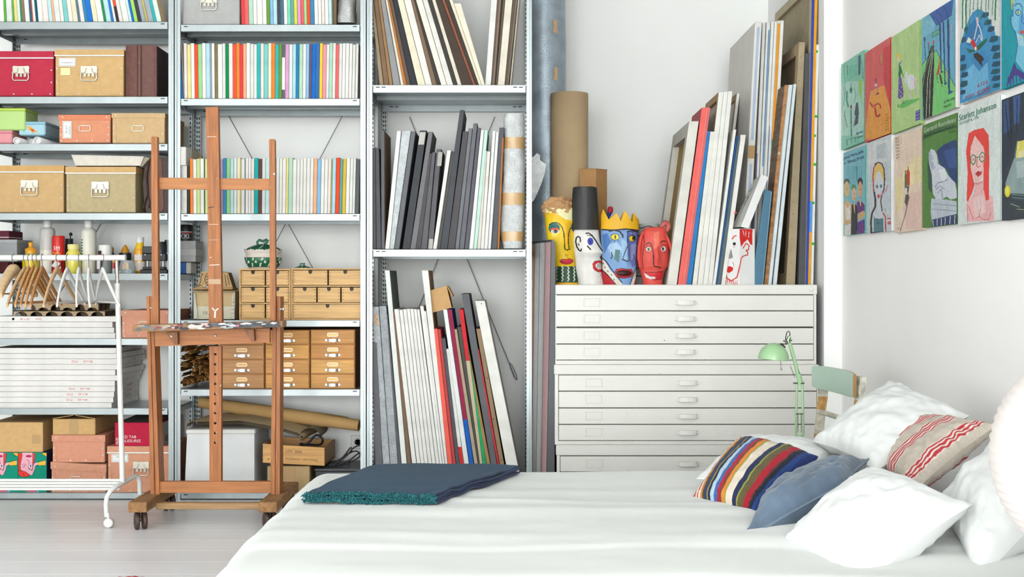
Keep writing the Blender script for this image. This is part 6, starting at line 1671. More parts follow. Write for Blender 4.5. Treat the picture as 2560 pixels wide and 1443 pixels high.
g.tube([P(HX(1600), HYY(700), 6.22), P(HX(1618), HYY(655), 6.215), P(HX(1640), HYY(640), 6.22), P(HX(1672), HYY(652), 6.225), P(HX(1684), HYY(690), 6.225), P(HX(1660), HYY(735), 6.22), P(HX(1625), HYY(740), 6.215)], [.010, .014, .016, .017, .014, .010, .007], C('c9665e'), 10); ob('bun', g, 'artpaint', t)
for q in ([(1385, 745), (1358, 820), (1340, 920), (1335, 1050), (1350, 1160)], [(1640, 760), (1680, 840), (1708, 930), (1712, 970)]):
    g = G(); g.tube([P(HX(a), HYY(b), 6.205) for a, b in q], [.007, .010, .011, .011, .005][:len(q)] if len(q) == 5 else [.006, .009, .009, .004], C('dc4a42'), 8); ob('braid', g, 'artpaint', t)
# things half hidden behind the heads: striped head and a red and blue piece
st = []
for k in range(7): st.append(('l', '2e3030', 2.6, [(1590, 570 + k * 20), (1602, 565 + k * 20 + 6), (1618, 566 + k * 20), (1650, 574 + k * 20)]))
t = head('papier_mache_figure', [(650, 1340, 1570), (700, 1330, 1580), (1000, 1300, 1600), (1356, 1290, 1600)], 6.42, .06, 'b9bcba', st, 'grey head with black stripes, hidden behind the red one')
Z0 = 6.5; t = thing('painted_ornament', tuple(P(1522, 712, Z0)), 'red and blue painted stick behind the yellow crown', 'ornament'); t.location.z = FT; WL[t].z = FT
g = G(); g.tube([(X_(1516, Z0), Z0, FT), P(1519, 545, Z0), P(1524, 532, Z0)], [.006, .010, .014], C('22408f'), 10); ob('stem', g, 'paint', t)
g = G(); g.tube([P(1524, 533, Z0), P(1525, 529, Z0), P(1526, 519, Z0), P(1526, 516, Z0)], [.012, .016, .015, .005], C('c23040'), 12); ob('tip', g, 'paint', t)

# ------------------------------------------------------------------ foil and bubble-wrap rolls in the niche corner
Z0 = 6.95; t = thing('foil_wrap_roll', (X_(1365, Z0), Z0, 0), 'tall blue-grey bubble-wrap roll with brown tape behind the shelving end', 'wrap roll')
g = G(); pts = []; nn = 28; lv = 60
def wr(v, th): 
    px = 1379 - 20 * v; r = (.118 + .006 * math.sin(v * 9)) * (1 + .03 * noise.noise(Vector((math.cos(th) * 2, math.sin(th) * 2, v * 12)))); return (X_(px, Z0) + .0 + r * math.cos(th), Z0 + r * math.sin(th), 3.1 * v)
X0_ = X_(1379, Z0)
for j in range(lv):
    for k in range(nn): pts.append(wr(j / (lv - 1), 2 * math.pi * k / nn))
g.grid(pts, nn, lv, C('a9b7c2'), closed_u=True); ob('roll', g, 'foil', t)
for (px, py) in ((1378, 76), (1394, 192)):
    g = G(); v = Z_(py, Z0) / 3.1; q = []
    for (dth, dv) in ((-.08, -.012), (.16, -.013), (.17, .012), (.02, .013), (-.06, .004), (.0, 0)):
        p_ = Vector(wr(v + dv, -math.pi / 2 + .42 + dth)); q.append(tuple(p_ - Vector((0, .006, 0))))
    g.poly(q, C('d9b58c')); ob('tape_patch', g, 'paper', t)
# clear bubble-wrap pieces sticking out beside the shelving
g = G(); Z0 = 6.4
g.prism([tuple(P(a, b, Z0)) for a, b in ((1322, 394), (1334, 392), (1342, 383), (1350, 388), (1350, 400), (1366, 412), (1362, 432), (1354, 458), (1344, 482), (1334, 502), (1322, 512))], (0, .05, 0), C('e4e8e8'))
ob('bubble_wrap_sheet', g, 'bubble', label='folded clear bubble-wrap sheet sticking out behind the shelf upright', cat='bubble wrap')

# framed pictures standing between shelving and plan chest
Z0 = 6.12
t = thing('glazed_frame', tuple(P(1372, 1240, Z0)), 'grey metal frame with glass standing edge-on beside the plan chest', 'frame'); t.location.z = 0; WL[t].z = 0
zb = 0.001; zt = Z_(605, Z0)
a0, a1, b0, b1 = X_(1366, Z0), X_(1386, Z0), X_(1379, Z0), X_(1388.5, Z0)
g = G(); g.hexa([(a0, Z0, zb), (a1, Z0, zb), (a1 - .0, Z0 + .02, zb), (a0, Z0 + .02, zb)], [(b0, Z0, zt), (b1, Z0, zt), (b1, Z0 + .02, zt), (b0, Z0 + .02, zt)], C('55575b')); ob('frame_side', g, 'plain', t)
# the pane leans away to the left behind the front edge
pl = [(a0, Z0 + .004, zb), (b0, Z0 + .004, zt), (b0 - .052 * 2.085, Z0 + .36, zt), (a0 - .062 * 2.085 + .03, Z0 + .36, zb)]
g = G(); g.prism([Vector(p) - Vector((-.004, 0, 0)) for p in pl], (.003, 0, 0), C('f4e6e4')); ob('print', g, 'paint', t)
g = G()
for (u0, u1, cc) in ((.02, .25, 'f0c4c6'), (.28, .5, 'ffffff'), (.52, .70, 'f8fcfc'), (.76, .98, 'dcb48a')):
    A, B, Cc, D_ = [Vector(p) for p in pl]
    q = [A.lerp(D_, u0), B.lerp(Cc, u0), B.lerp(Cc, u1), A.lerp(D_, u1)]
    g.poly([tuple(v + Vector((-.0015, 0, 0))) for v in q], C(cc))
ob('print_colours', g, 'paint', t)
g = G(); g.poly([tuple(Vector(p) + Vector((-.004, 0, 0))) for p in pl], C('ffffff')); ob('glass_pane', g, 'glass', t)
g = G(); w = .012
B, Cc = Vector(pl[1]), Vector(pl[2]); g.hexa([tuple(B), tuple(Cc), tuple(Cc + Vector((.012, 0, 0))), tuple(B + Vector((.012, 0, 0)))], [tuple(v + Vector((0, 0, w))) for v in (B, Cc, Cc + Vector((.012, 0, 0)), B + Vector((.012, 0, 0)))], C('606266')); ob('frame_top', g, 'plain', t)

# ------------------------------------------------------------------ canvases leaning on the plan chest
CH = 'canvases standing on the plan chest'
def chest_board(bx, tx, yt, L, col, label, Z0=6.16, **kw):
    board(bx[0], bx[1], tx[0], tx[1], fb(Z0), yt, Z0, L, col, kw.pop('name', 'stretched_canvas'), label, kw.pop('cat', 'canvas'), CH, **kw)
chest_board((1667.6, 1692), (1723, 1747), 303, .62, 'e6e3da', 'thick grey-white picture frame with gilt inner edge, leftmost of the leaning row', name='picture_frame', cat='frame', side='d9d6cb', frame=(.075, 'b99a62'))
chest_board((1694.5, 1716), (1755, 1776), 269, .34, 'f8706a', 'coral red canvas beside the grey-white frame', side='c56a6c', split=[('f2a8a4', 0, 1, .62, .66), ('e0706e', 0, 1, .66, 1)])
chest_board((1716.5, 1728.5), (1767, 1775.5), 328, .4, '2f82c8', 'blue-edged canvas right of the coral one')
chest_board((1731, 1742.5), (1776, 1787), 329, .4, 'efece4', 'short white canvas right of the blue one')
chest_board((1743.5, 1757), (1797, 1809), 230, .42, 'f0eee8', 'tall white canvas showing its wooden stretcher on the left', side='b99a74', frame=(.04, 'd8d2c6'))
chest_board((1757.5, 1769.5), (1809.5, 1820), 229, .4, 'f1f0ea', 'tall white canvas, second of the tall trio')
chest_board((1770, 1781), (1820.5, 1831.5), 228, .4, 'eeede8', 'tall white canvas, third of the tall trio')
chest_board((1782, 1789), (1834, 1841), 324, .36, 'f2f0ea', 'short white canvas in front of the framed-back one', Z0=6.15)
chest_board((1789.4, 1792), (1841, 1844), 339, .36, '2f6cb4', 'very thin blue canvas beside the dark one')
chest_board((1784, 1790), (1842, 1850), 233, .3, 'f0efeb', 'slim tall white canvas with open wooden back', Z0=6.60, side='a98c68', frame=(.035, 'e0dcd2'))
chest_board((1792.5, 1802), (1844.5, 1851.5), 345, .36, '4d5b62', 'dark slate canvas among the white ones')
chest_board((1803, 1813), (1852, 1865), 337, .36, 'f1eee8', 'white canvas with wide edge before the wrapped picture')
chest_board((1852, 1869), (1888, 1905), 55, .72, 'e9e6e1', 'big picture in cloudy bubble wrap with brown tape', Z0=6.28, name='wrapped_picture', cat='picture', mat='paper', side='fbf7f0', split=[('c3a070', .48, .53), ('b4c4dc', .55, .98, .3, .7), ('b9c8de', .2, .46, .3, .7)])
for k, (b0, b1, t0, t1, sp, lab) in enumerate(((1878, 1886, 1906.5, 1914.5, [('4048a0', 0, .5, 0, .2)], 'first tall white canvas right of the wrapped picture'), (1887, 1896, 1916.5, 1926, [('5a94cc', .45, .97, .55, .85)], 'tall white canvas with a pale blue streak'),
                                               (1896.5, 1904, 1927.5, 1935.5, [('88b4c8', 0, .98, 0, .12)], 'tall white canvas beside the blue-streaked one'), (1904.5, 1911, 1936.5, 1943.5, [('4a52a8', 0, .6, 0, .15)], 'tall white canvas left of the orange-edged one'),
                                               (1911.5, 1918, 1944, 1951, [('f4a032', .55, .99), ('1f9a5c', .25, .55), ('2a4a78', 0, .25)], 'tall canvas with orange and green edge'), (1918.5, 1926, 1951.5, 1960, [], 'tall white canvas right of the orange and green edge'))):
    chest_board((b0, b1), (t0, t1), 56 - k, .5, 'f1f1ed', lab, Z0=6.34, split=sp)
chest_board((1910, 1921), (1962, 1971), 212, .42, 'b98556', 'dark brown wooden panel with orange-brown edge', Z0=6.18, name='wooden_board', cat='board', side='86705e', top='9a8066', mat='oldwood')
chest_board((1921, 1929), (1972.5, 1982), 212, .4, 'dfe7ea', 'left of two silver-white panels beside the brown wood')
chest_board((1932.5, 1942), (1984, 1991.5), 210, .4, 'dde5e9', 'right of two silver-white panels beside the brown wood')
chest_board((1965, 1988), (1998, 2013), 105, .62, 'b7a688', 'old canvas seen from the back with tacked linen edge', Z0=6.24, side='c0a888', frame=(.06, '9d8b70'), spots=[('5e5140', .04 + .05 * k, .3 + .1 * (k % 2), .0022) for k in range(19)])
chest_board((1996, 2012), (2013.5, 2028), 133, .5, '4a4b4d', 'charcoal-edged canvas right of the tacked one', Z0=6.22)
chest_board((2014, 2026), (2031, 2045), -60, .88, '2e3f8e', 'tallest canvas with navy and yellow edge and bare back', Z0=6.2, side='cdbf9f', frame=(.05, 'b7a98a'), split=[('f2a81e', .0, 1, .5, 1), ('5a9be0', .17, .27, .5, 1)])
chest_board((2026.5, 2033.5), (2039.5, 2048), 111, .4, 'f1f1ef', 'white canvas with green dots against the niche wall', Z0=6.205, spots=[('35b52c', u, .25 + .3 * (i % 2), .008) for i, u in enumerate((.97, .70, .62, .50, .34, .17))])

# blue folder and the white box painted as a clown head
Z0 = 6.14
t = thing('cloth_folder', tuple(P(1905, 712, Z0)), 'teal-blue cloth folder leaning behind the white painted box', 'folder'); t.location.z = FT; WL[t].z = FT
g = G(); y_ = fb(Z0)
g.prism([tuple(P(a, b, Z0 + .02)) for a, b in ((1878, y_), (1908, y_), (1929, 478), (1912, 474))], (0, .012, 0), C('5f87a0'), C('4a6c84'))
g.prism([tuple(P(a, b, Z0 + .012)) for a, b in ((1905, y_), (1908, y_), (1930, 480), (1927, 478))], (0, .006, 0), C('7aa0b4')); ob('cover', g, 'fabric', t)
Z0 = 6.13; y_ = fb(Z0)
t = thing('painted_box', tuple(P(1850, 712, Z0 + .05)), 'white box painted as a red-haired clown face with open lid', 'box'); t.location.z = FT; WL[t].z = FT
def RX(a): return 1650 + a / 3.70
def RY(b): return 350 + b / 3.70
c_l, c_m, c_r = Vector((X_(1815, Z0), Z0 + .05, 0)), Vector((X_(1848.5, Z0), Z0, 0)), Vector((X_(1889.5, Z0), Z0 + .03, 0))
zt = Z_(572, Z0)
def rp(pts): return [(RX(a), RY(b)) for a, b in pts]
RD = 'd8302c'
csh = [('p', RD, rp([(735, 825), (865, 825), (862, 975), (840, 960), (815, 920), (780, 950), (750, 990), (735, 900)])), ('l', 'f4f2f0', 1.3, rp([(770, 840), (780, 880)])), ('l', 'f4f2f0', 1.3, rp([(800, 840), (795, 890)])), ('l', 'f4f2f0', 1.3, rp([(830, 850), (825, 900)])), ('l', RD, 2.8, rp([(770, 1000), (800, 955), (830, 975), (825, 1015), (800, 1020), (818, 1040), (815, 1065), (780, 1070), (755, 1090), (735, 1180), (715, 1270), (665, 1305), (630, 1275), (615, 1190)])),
       ('l', RD, 2.4, rp([(612, 905), (630, 895), (645, 930), (640, 1010), (625, 1080)])), ('l', RD, 2.6, rp([(675, 915), (690, 890), (708, 885)])), ('e', '2a2a2e', RX(693), RY(960), 3.4, 4), ('e', '2a2a2e', RX(620), RY(950), 2.4, 4), ('l', RD, 1.2, rp([(680, 985), (700, 990)])), ('p', '9a968e', rp([(640, 1090), (665, 1010), (678, 1090), (655, 1100)])), ('l', '5a5650', 1.2, rp([(665, 1010), (678, 1090)])),
       ('p', RD, rp([(622, 1190), (650, 1165), (685, 1180), (680, 1210), (650, 1232), (628, 1215)])), ('l', RD, 1.2, rp([(680, 1130), (692, 1170)])), ('l', RD, 1.2, rp([(630, 1130), (624, 1160)]))]
for k in range(7): csh.append(('l', RD, 1.3, rp([(620 + 16 * k, 1270 + (25 if k > 2 else 8 * k)), (624 + 15 * k, 1345)])))
nu, nv = 90, 110
U, V = np.meshgrid(np.linspace(0, 1, nu), np.linspace(0, 1, nv))
pxs = 1815 + U * 74.5; s = (1848.5 - 1815) / 74.5
lx = np.where(U < s, c_l.x + (c_m.x - c_l.x) * U / s, c_m.x + (c_r.x - c_m.x) * (U - s) / (1 - s)); ly = np.where(U < s, c_l.y + (c_m.y - c_l.y) * U / s, c_m.y + (c_r.y - c_m.y) * (U - s) / (1 - s))
lx = lx + .000 * V
pts = np.stack([lx, ly - .001, zt + (FT - zt) * V], -1)
col = paint_points(pxs, 572 + V * (y_ - 572), 'efeeec', csh)
ob_grid('painted_faces', pts, nu, nv, col, 'paper', t)
g = G(); bk = c_l + (c_r - c_m); g.prism([(c_l.x, c_l.y, FT), (c_m.x, c_m.y, FT), (c_r.x, c_r.y, FT), (bk.x, bk.y, FT)], (0, 0, zt - FT - .001), C('e9e8e5')); ob('body', g, 'paper', t)
g = G(); q = [P(a, b, Z0 + .01) for a, b in ((1852, 567), (1871, 571), (1921, 443), (1903, 436))]
g.prism([tuple(v) for v in q], (0, .02, 0), C('f0efee')); 
q2 = [P(1852, 567, Z0 + .012), P(1903, 436, Z0 + .012), P(1885, 450, Z0 + .1), P(1829, 570, Z0 + .1)]
g.prism([tuple(v) for v in q2], (.004, 0, 0), C('d2d0cb')); ld = ob('lid', g, 'paper', t)
g = G()
for q in ([(1846, 515), (1858, 496), (1868, 492)], [(1850, 520), (1862, 500)], [(1872, 480), (1880, 470)], [(1860, 512), (1872, 490)]): stroke(g, [P(a, b, Z0 + .010) for a, b in q], .0013, -.004, C('4a4844'))
g.disc(tuple(P(1839, 532, Z0 - .004)), (0, -1, 0), .006, C('d8302c')); ob('lid_drawing', g, 'paint', ld)
# ------------------------------------------------------------------ bed
BH = .45
t = thing('bed', (.5, 3.5, 0), 'low wide bed against the right wall under white bedding', 'bed')
g = G(); g.box(-.60, 1.68, 2.72, 4.22, .12, .24, C('d9d3c8'), .01); ob('base', g, 'woodx', t)
g = G(); g.box(-.62, 1.69, 2.70, 4.24, .24, .40, C('f0efec'), .03); ob('mattress', g, 'linen', t)
for (x, y) in ((-.55, 2.78), (1.6, 2.78), (-.55, 4.15), (1.6, 4.15)):
    g = G(); g.box(x - .03, x + .03, y - .03, y + .03, 0, .12, C('c8bfb0'), .003); ob('leg', g, 'woodz', t)
# duvet: one quilted sheet draped over the mattress
def fold(x, y):
    n = noise.noise
    z = .010 * n(Vector((x * 1.6, y * 2.4, 1.3))) + .004 * n(Vector((x * 1.5 + y * 1.4, y * 5, 5.1))) + .0015 * n(Vector((x * 5, y * 13, 2.2)))
    # long soft creases running with the bed, and the seam of the cover
    for (yc, am, w, ph) in ((3.78, .008, .05, .3), (3.45, .010, .06, 1.1), (3.12, .007, .05, 2.0), (3.62, .006, .03, 2.9)):
        d = y - yc - .05 * n(Vector((x * 1.3, ph, 0))) - .03 * math.sin(x * 1.7 + ph)
        z += am * math.exp(-(d / w) ** 2) * (.6 + .4 * n(Vector((x * 2, ph * 3, 1))))
    d = y - 3.02 - .02 * math.sin(x * 2.1); z += .008 / (1 + math.exp(-d / .008)) - .004
    return z
X0, X1, Y0, Y1 = -.70, 1.69, 2.62, 4.30
nx, ny = 150, 130; pts = []
R_ = .10
def edge(d):
    """height and push for a point d metres past the rounded edge"""
    if d <= 0: return 0.0, 0.0
    a = min(d / R_, math.pi / 2)
    z = R_ * (1 - math.cos(a)); s = R_ * math.sin(a)
    if d > R_ * math.pi / 2: z += d - R_ * math.pi / 2
    return z, s
us = np.concatenate([np.linspace(-.98, -.48, 46)[:-1], np.linspace(-.48, 1.68, nx - 45)])
vs2 = np.concatenate([np.linspace(2.30, 2.80, 24)[:-1], np.linspace(2.80, 4.10, ny - 47), np.linspace(4.10, 4.56, 25)[1:]])
nx, ny = len(us), len(vs2)
for v in vs2:
    for u in us:
        dz = 0; x, y = u, v
        zl, sl = edge(-.64 - u)
        if u < -.64: x = -.64 - sl
        zf, sf = edge(v - 4.16)
        if v > 4.16: y = 4.16 + sf
        zn, sn = edge(2.74 - v)
        if v < 2.74: y = 2.74 - sn
        z = BH + .014 + fold(x, y) - min(.36, math.hypot(zl, zf if zf > zn else zn))
        if zl > .15: x += .02 * math.sin(v * 9) 
        pts.append((x, y, max(z, .06)))
g = G(); g.grid(pts, nx, ny, C('f1f3f1'))
ob('duvet', g, 'linen', label='white cotton duvet spread over the bed', cat='duvet')

def cushion(name, cs, th, label, cat, mat, colfn, n=44, pinch=.10, wr=.006, seam=None, group=None, seed=0., up=None):
    """cs: four corners (pixel, pixel, depth) in order round the cushion; th thickness in metres"""
    c = [P(*q) for q in cs]
    nrm = (c[2] - c[0]).cross(c[3] - c[1]).normalized()
    if up is not None and nrm.dot(Vector(up)) < 0: nrm = -nrm
    U, V = np.meshgrid(np.linspace(-1, 1, n), np.linspace(-1, 1, n))
    def pos(side):
        out = np.zeros((n, n, 3)); cc = np.zeros((n, n, 3))
        for j in range(n):
            for i in range(n):
                u, v = U[j, i], V[j, i]
                uu = u * (1 - pinch * (1 - v * v) * abs(u) ** 3); vv = v * (1 - pinch * (1 - u * u) * abs(v) ** 3)
                a, b = (uu + 1) / 2, (vv + 1) / 2
                p = (c[0] * (1 - a) + c[1] * a) * (1 - b) + (c[3] * (1 - a) + c[2] * a) * b
                h = th * .5 * (max(0, (1 - u * u) * (1 - v * v)) ** .42)
                w = wr * noise.noise(Vector((u * 2.6 + seed, v * 2.6, side * 3 + seed))) + wr * .5 * noise.noise(Vector((u * 7, v * 7 + seed, side)))
                edge_ = max(abs(u), abs(v))
                w += wr * 1.2 * max(0, edge_ - .55) * noise.noise(Vector((u * 9 + seed, v * 9, 7.)))
                out[j, i] = p + nrm * (side * h + w * (1 if edge_ < .999 else 0))
                cc[j, i] = colfn(a, b)
        return out, cc
    pa, ca = pos(1); pb, cb = pos(-1)
    t = thing(name, tuple((c[0] + c[1] + c[2] + c[3]) / 4 - Vector((0, 0, th / 2))), label, cat, group)
    ob_grid('front_panel', pa, n, n, ca, mat, t); ob_grid('back_panel', pb, n, n, cb, mat, t)
    if seam:
        g = G(); loop = []
        for k in range(n): loop.append(pa[0, k])
        for k in range(1, n): loop.append(pa[k, n - 1])
        for k in range(n - 2, -1, -1): loop.append(pa[n - 1, k])
        for k in range(n - 2, -1, -1): loop.append(pa[k, 0])
        g.tube([Vector(p) for p in loop], .0035, C(seam), 6); ob('piping', g, mat, t)
    return t
WHT = C('f3f5f4')
def wcol(a, b): return WHT
PG = 'white bed pillows'
cushion('bed_pillow', [(2030, 1105, 4.12), (2235, 955, 4.30), (2425, 1040, 3.92), (2190, 1180, 3.72)], .16, 'white pillow propped against the wall behind the beige striped cushion', 'pillow', 'linen', wcol, group=PG, seed=1., up=(0, -1, 1), wr=.012)
cushion('bed_pillow', [(1722, 1212, 4.02), (1850, 1092, 4.26), (2135, 1120, 4.22), (2010, 1225, 3.85)], .13, 'flat white pillow lying behind the multicoloured striped cushion', 'pillow', 'linen', wcol, group=PG, seed=2., up=(0, -.2, 1), wr=.010)
cushion('bed_pillow', [(2338, 1262, 3.30), (2515, 1092, 3.46), (2720, 1200, 3.10), (2440, 1470, 2.82)], .17, 'white pillow at the right edge beside the paper lantern', 'pillow', 'linen', wcol, group=PG, seed=3., up=(-.3, -.6, 1), wr=.012)
cushion('bed_pillow', [(1958, 1352, 3.10), (2172, 1172, 3.42), (2432, 1262, 3.02), (2125, 1500, 2.78)], .17, 'big white pillow in front, right of the blue velvet cushion', 'pillow', 'linen', wcol, group=PG, seed=4., up=(-.2, -.5, 1), wr=.010)
def beige(a, b):
    s = b
    for c0, lines in ((.08, 4), (.38, 4), (.62, 4), (.9, 3)):
        for k in range(lines):
            if abs(s - (c0 + (k - 1.5) * .028)) < .008: return C('c8404a')
            if abs(s - (c0 + (k - 1.5) * .028)) < .015: return C('efe6da')
    return C('d3c8ba')
cushion('striped_cushion', [(2140, 1160, 4.05), (2318, 1036, 4.02), (2492, 1064, 3.58), (2290, 1228, 3.50)], .13, 'beige linen cushion with thin red stripes', 'cushion', 'fabric', lambda a, b: beige(a, b), n=130, seed=5., up=(-.2, -.5, 1), wr=.010)
STR = [(.03, 'b03038'), (.06, 'e9d9c8'), (.075, 'b03038'), (.10, 'e9d9c8'), (.13, 'c88a4a'), (.155, '5a4a3a'), (.20, '34456c'), (.215, 'a8924a'), (.25, '2a3048'), (.30, 'b4cfe0'), (.345, '4a68a8'), (.385, 'b42c3a'), (.41, '6a4a3a'), (.45, 'e08a3c'), (.47, '9a9a4a'), (.53, 'e4d8c8'), (.56, 'e4d8c8'), (.62, '2c3456'), (.635, '9aa04a'), (.71, '665c3e'), (.775, 'ac2836'), (.79, '5a3a38'), (.83, '2a2e3c'), (.87, '2f4a86'), (1.01, '2a3c74')]
def wool(a, b):
    s = a * .92 + .002 * math.sin(b * 120)
    for e_, h_ in STR:
        if s < e_: return C(h_)
    return C('2a3c74')
cushion('striped_cushion', [(1733, 1242, 3.72), (1893, 1292, 3.44), (2046, 1142, 3.78), (1852, 1092, 4.02)], .13, 'knitted wool cushion with multicoloured stripes', 'cushion', 'fabric', lambda a, b: wool(a, b), n=110, seed=6., up=(-.2, -.6, 1), pinch=.05)
cushion('velvet_cushion', [(1862, 1350, 3.18), (2115, 1208, 3.36), (2172, 1148, 3.60), (1925, 1245, 3.60)], .15, 'grey-blue velvet cushion with piped seam', 'cushion', 'velvet', lambda a, b: C('64768a'), seed=7., seam='72869a', up=(-.5, -.4, 1), wr=.012)

# folded throw at the foot of the bed
t = thing('folded_throw', tuple(OnH(1020, 1215, .47)), 'folded petrol-blue wool throw with teal fringe on the bed end', 'blanket')
lay = 4; TH = .0075
quad = [OnH(760, 1252, .475), OnH(1092, 1260, .475), OnH(1298, 1182, .475), OnH(945, 1176, .475)]
for k in range(lay):
    g = G(); n1, n2 = 40, 26; pts_t = []; pts_b = []
    for j in range(n2):
        for i in range(n1):
            a, b = i / (n1 - 1), j / (n2 - 1)
            p = (quad[0] * (1 - a) + quad[1] * a) * (1 - b) + (quad[3] * (1 - a) + quad[2] * a) * b
            inset = .006 * (k % 2) * (1 - 2 * a)
            z = BH + .022 + fold(p.x, p.y) + TH * k + .006 * noise.noise(Vector((a * 3, b * 3, k * .4))) + (.004 * noise.noise(Vector((a * 14, b * 9, k * 2.2))) if (b < .1 or a > .9) else 0)
            rr_ = 1 - .55 * (abs(2 * a - 1) ** 14)
            x = p.x + inset + .005 * noise.noise(Vector((b * 7, k, 0))) * (1 if a > .9 else 0); y = p.y + .006 * noise.noise(Vector((a * 8, k, 3))) * (b < .15)
            pts_t.append((x, y, z + TH * .48)); pts_b.append((x, y, z - TH * .48))
    c = C('2d4862' if k < lay - 1 else '2f4b62')
    g.grid(pts_t, n1, n2, c); g.grid(pts_b, n1, n2, c)
    for (seq) in ([i for i in range(n1)], [(n2 - 1) * n1 + i for i in range(n1)], [j * n1 for j in range(n2)], [j * n1 + n1 - 1 for j in range(n2)]):
        e_ = [pts_b[i] for i in seq] + [tuple((Vector(pts_b[i]) + Vector(pts_t[i])) / 2 + (Vector(pts_t[i]) - Vector(quad[0].lerp(quad[2], .5))).normalized() * Vector((.004, .004, 0)).length) for i in seq] + [pts_t[i] for i in seq]
        g.grid(e_, len(seq), 3, C('3a4460') if seq[0] != 0 or seq[1] != 1 else C('2f7278'))
    ob('folded_layer', g, 'fabric', t)
    g = G(); rf = random.Random(20 + k)
    for i in range(230):                                     # looped fringe along the near edge
        a = (i + rf.random()) / 230
        idx = int(a * (n1 - 1)); b0 = Vector(pts_t[idx]).lerp(Vector(pts_b[idx]), rf.random())
        d = Vector((rf.uniform(-.008, .008), -rf.uniform(.004, .012), rf.uniform(-.004, .006)))
        g.tube([b0 + Vector((0, .004, 0)), b0 + d * .6 + Vector((0, 0, .004)), b0 + d], .0017, C(rf.choice(['2f7d82', '2a6c74', '3a8a8c', '27606a'])), 4, cap=False)
    ob('fringe', g, 'fabric', t, kind='stuff')

# ------------------------------------------------------------------ chair and lamp between bed and plan chest
MG = C('c3dccb'); CRM = C('e9e2d0')
A = Vector((X_(2047, 5.28), 5.28, 0)); B = Vector((X_(2138, 4.93), 4.93, 0))     # the two back posts
bd = (B - A).normalized(); fd = Vector((bd.y, -bd.x, 0))
if fd.x > 0: fd = -fd
t = thing('wooden_chair', tuple((A + B) / 2 + fd * .17), 'old wooden chair with mint green backrest and peeling cream paint', 'chair')
seat_z = .42
def zpx(p, py): return Z_(py, p.y)
for p, yt in ((A, 935), (B, 941)):
    g = G(); w = .036; d = .03
    zt = zpx(p, yt)
    for (z0, z1, off0, off1, cc) in ((0, .30, .02, .0, 'e9e2d0'), (.30, .46, 0, 0, 'd8a468'), (.46, .56, 0, -.01, 'e4dcc8'), (.56, zt - .1, -.01, -.02, 'dba866'), (zt - .1, zt, -.02, -.028, 'e9e4d4')):
        a = p - fd * off0 * -1; b = p + fd * off1
        g.hexa([tuple(p + fd * off0 + Vector((0, 0, z0)) + q) for q in (-bd * w / 2 - fd * d / 2, bd * w / 2 - fd * d / 2, bd * w / 2 + fd * d / 2, -bd * w / 2 + fd * d / 2)],
               [tuple(p + fd * off1 + Vector((0, 0, z1)) + q) for q in (-bd * w / 2 - fd * d / 2, bd * w / 2 - fd * d / 2, bd * w / 2 + fd * d / 2, -bd * w / 2 + fd * d / 2)], C(cc))
    ob('back_post', g, 'oldwood', t)
for p in (A, B):
    g = G(); q = p + fd * .36; w = .034
    g.box(q.x - w / 2, q.x + w / 2, q.y - w / 2, q.y + w / 2, 0, seat_z - .02, CRM, .003); ob('leg', g, 'oldwood', t)
g = G()
q = [A - bd * .02, B + bd * .02, B + bd * .02 + fd * .40, A - bd * .02 + fd * .40]
g.prism([tuple(v + Vector((0, 0, seat_z - .025))) for v in q], (0, 0, .025), C('bcd6c4')); ob('seat', g, 'paint', t)
# bowed backrest board in front of the posts
g = G(); n = 14; pts = []
for (row, up) in enumerate((0, 1)): pass
def bp(u, v, off):
    p = A.lerp(B, u); bow = -.035 * (4 * u * (1 - u)) - .018
    top = zpx(A, 913) * (1 - u) + zpx(B, 931) * u; bot = zpx(A, 971) * (1 - u) + zpx(B, 996) * u
    rnd = .006 * (abs(2 * u - 1) ** 6)
    return p + bd * (u - .5) * .05 - fd * (-bow * 0 + off) + fd * (.022 - .02 * (4 * u * (1 - u))) + Vector((0, 0, bot + (top - bot) * v + (-rnd if v > .5 else rnd)))
lay_ = []
for off in (0, .016):
    for v in (0, .06, .5, .94, 1):
        lay_.append([bp(i / (n - 1), v, off + (.003 if v in (0, 1) else 0) * (1 if off == 0 else -1)) for i in range(n)])
for o_ in (0, 5):
    g.grid([tuple(p) for r_ in lay_[o_:o_ + 5] for p in r_], n, 5, MG)
for a_, b_ in ((0, 5), (4, 9)): g.grid([tuple(p) for p in lay_[a_]] + [tuple(p) for p in lay_[b_]], n, 2, C('b0824c') if a_ == 0 else C('c9b694'))
for e_ in (0, n - 1): g.grid([tuple(lay_[r_][e_]) for r_ in range(5)] + [tuple(lay_[r_ + 5][e_]) for r_ in range(5)], 5, 2, C('b98c58'))
ob('backrest', g, 'plain', t)
for u_ in (0, 1):
    g = G(); p, q_ = (A, A + fd * .36) if u_ == 0 else (B, B + fd * .36)
    g.tube([p + Vector((0, 0, .2)), q_ + Vector((0, 0, .2))], .011, CRM, 8); ob('stretcher', g, 'oldwood', t)
g = G(); g.tube([A + Vector((0, 0, .56)), B + Vector((0, 0, .55))], .012, CRM, 8); ob('back_rail', g, 'oldwood', t)

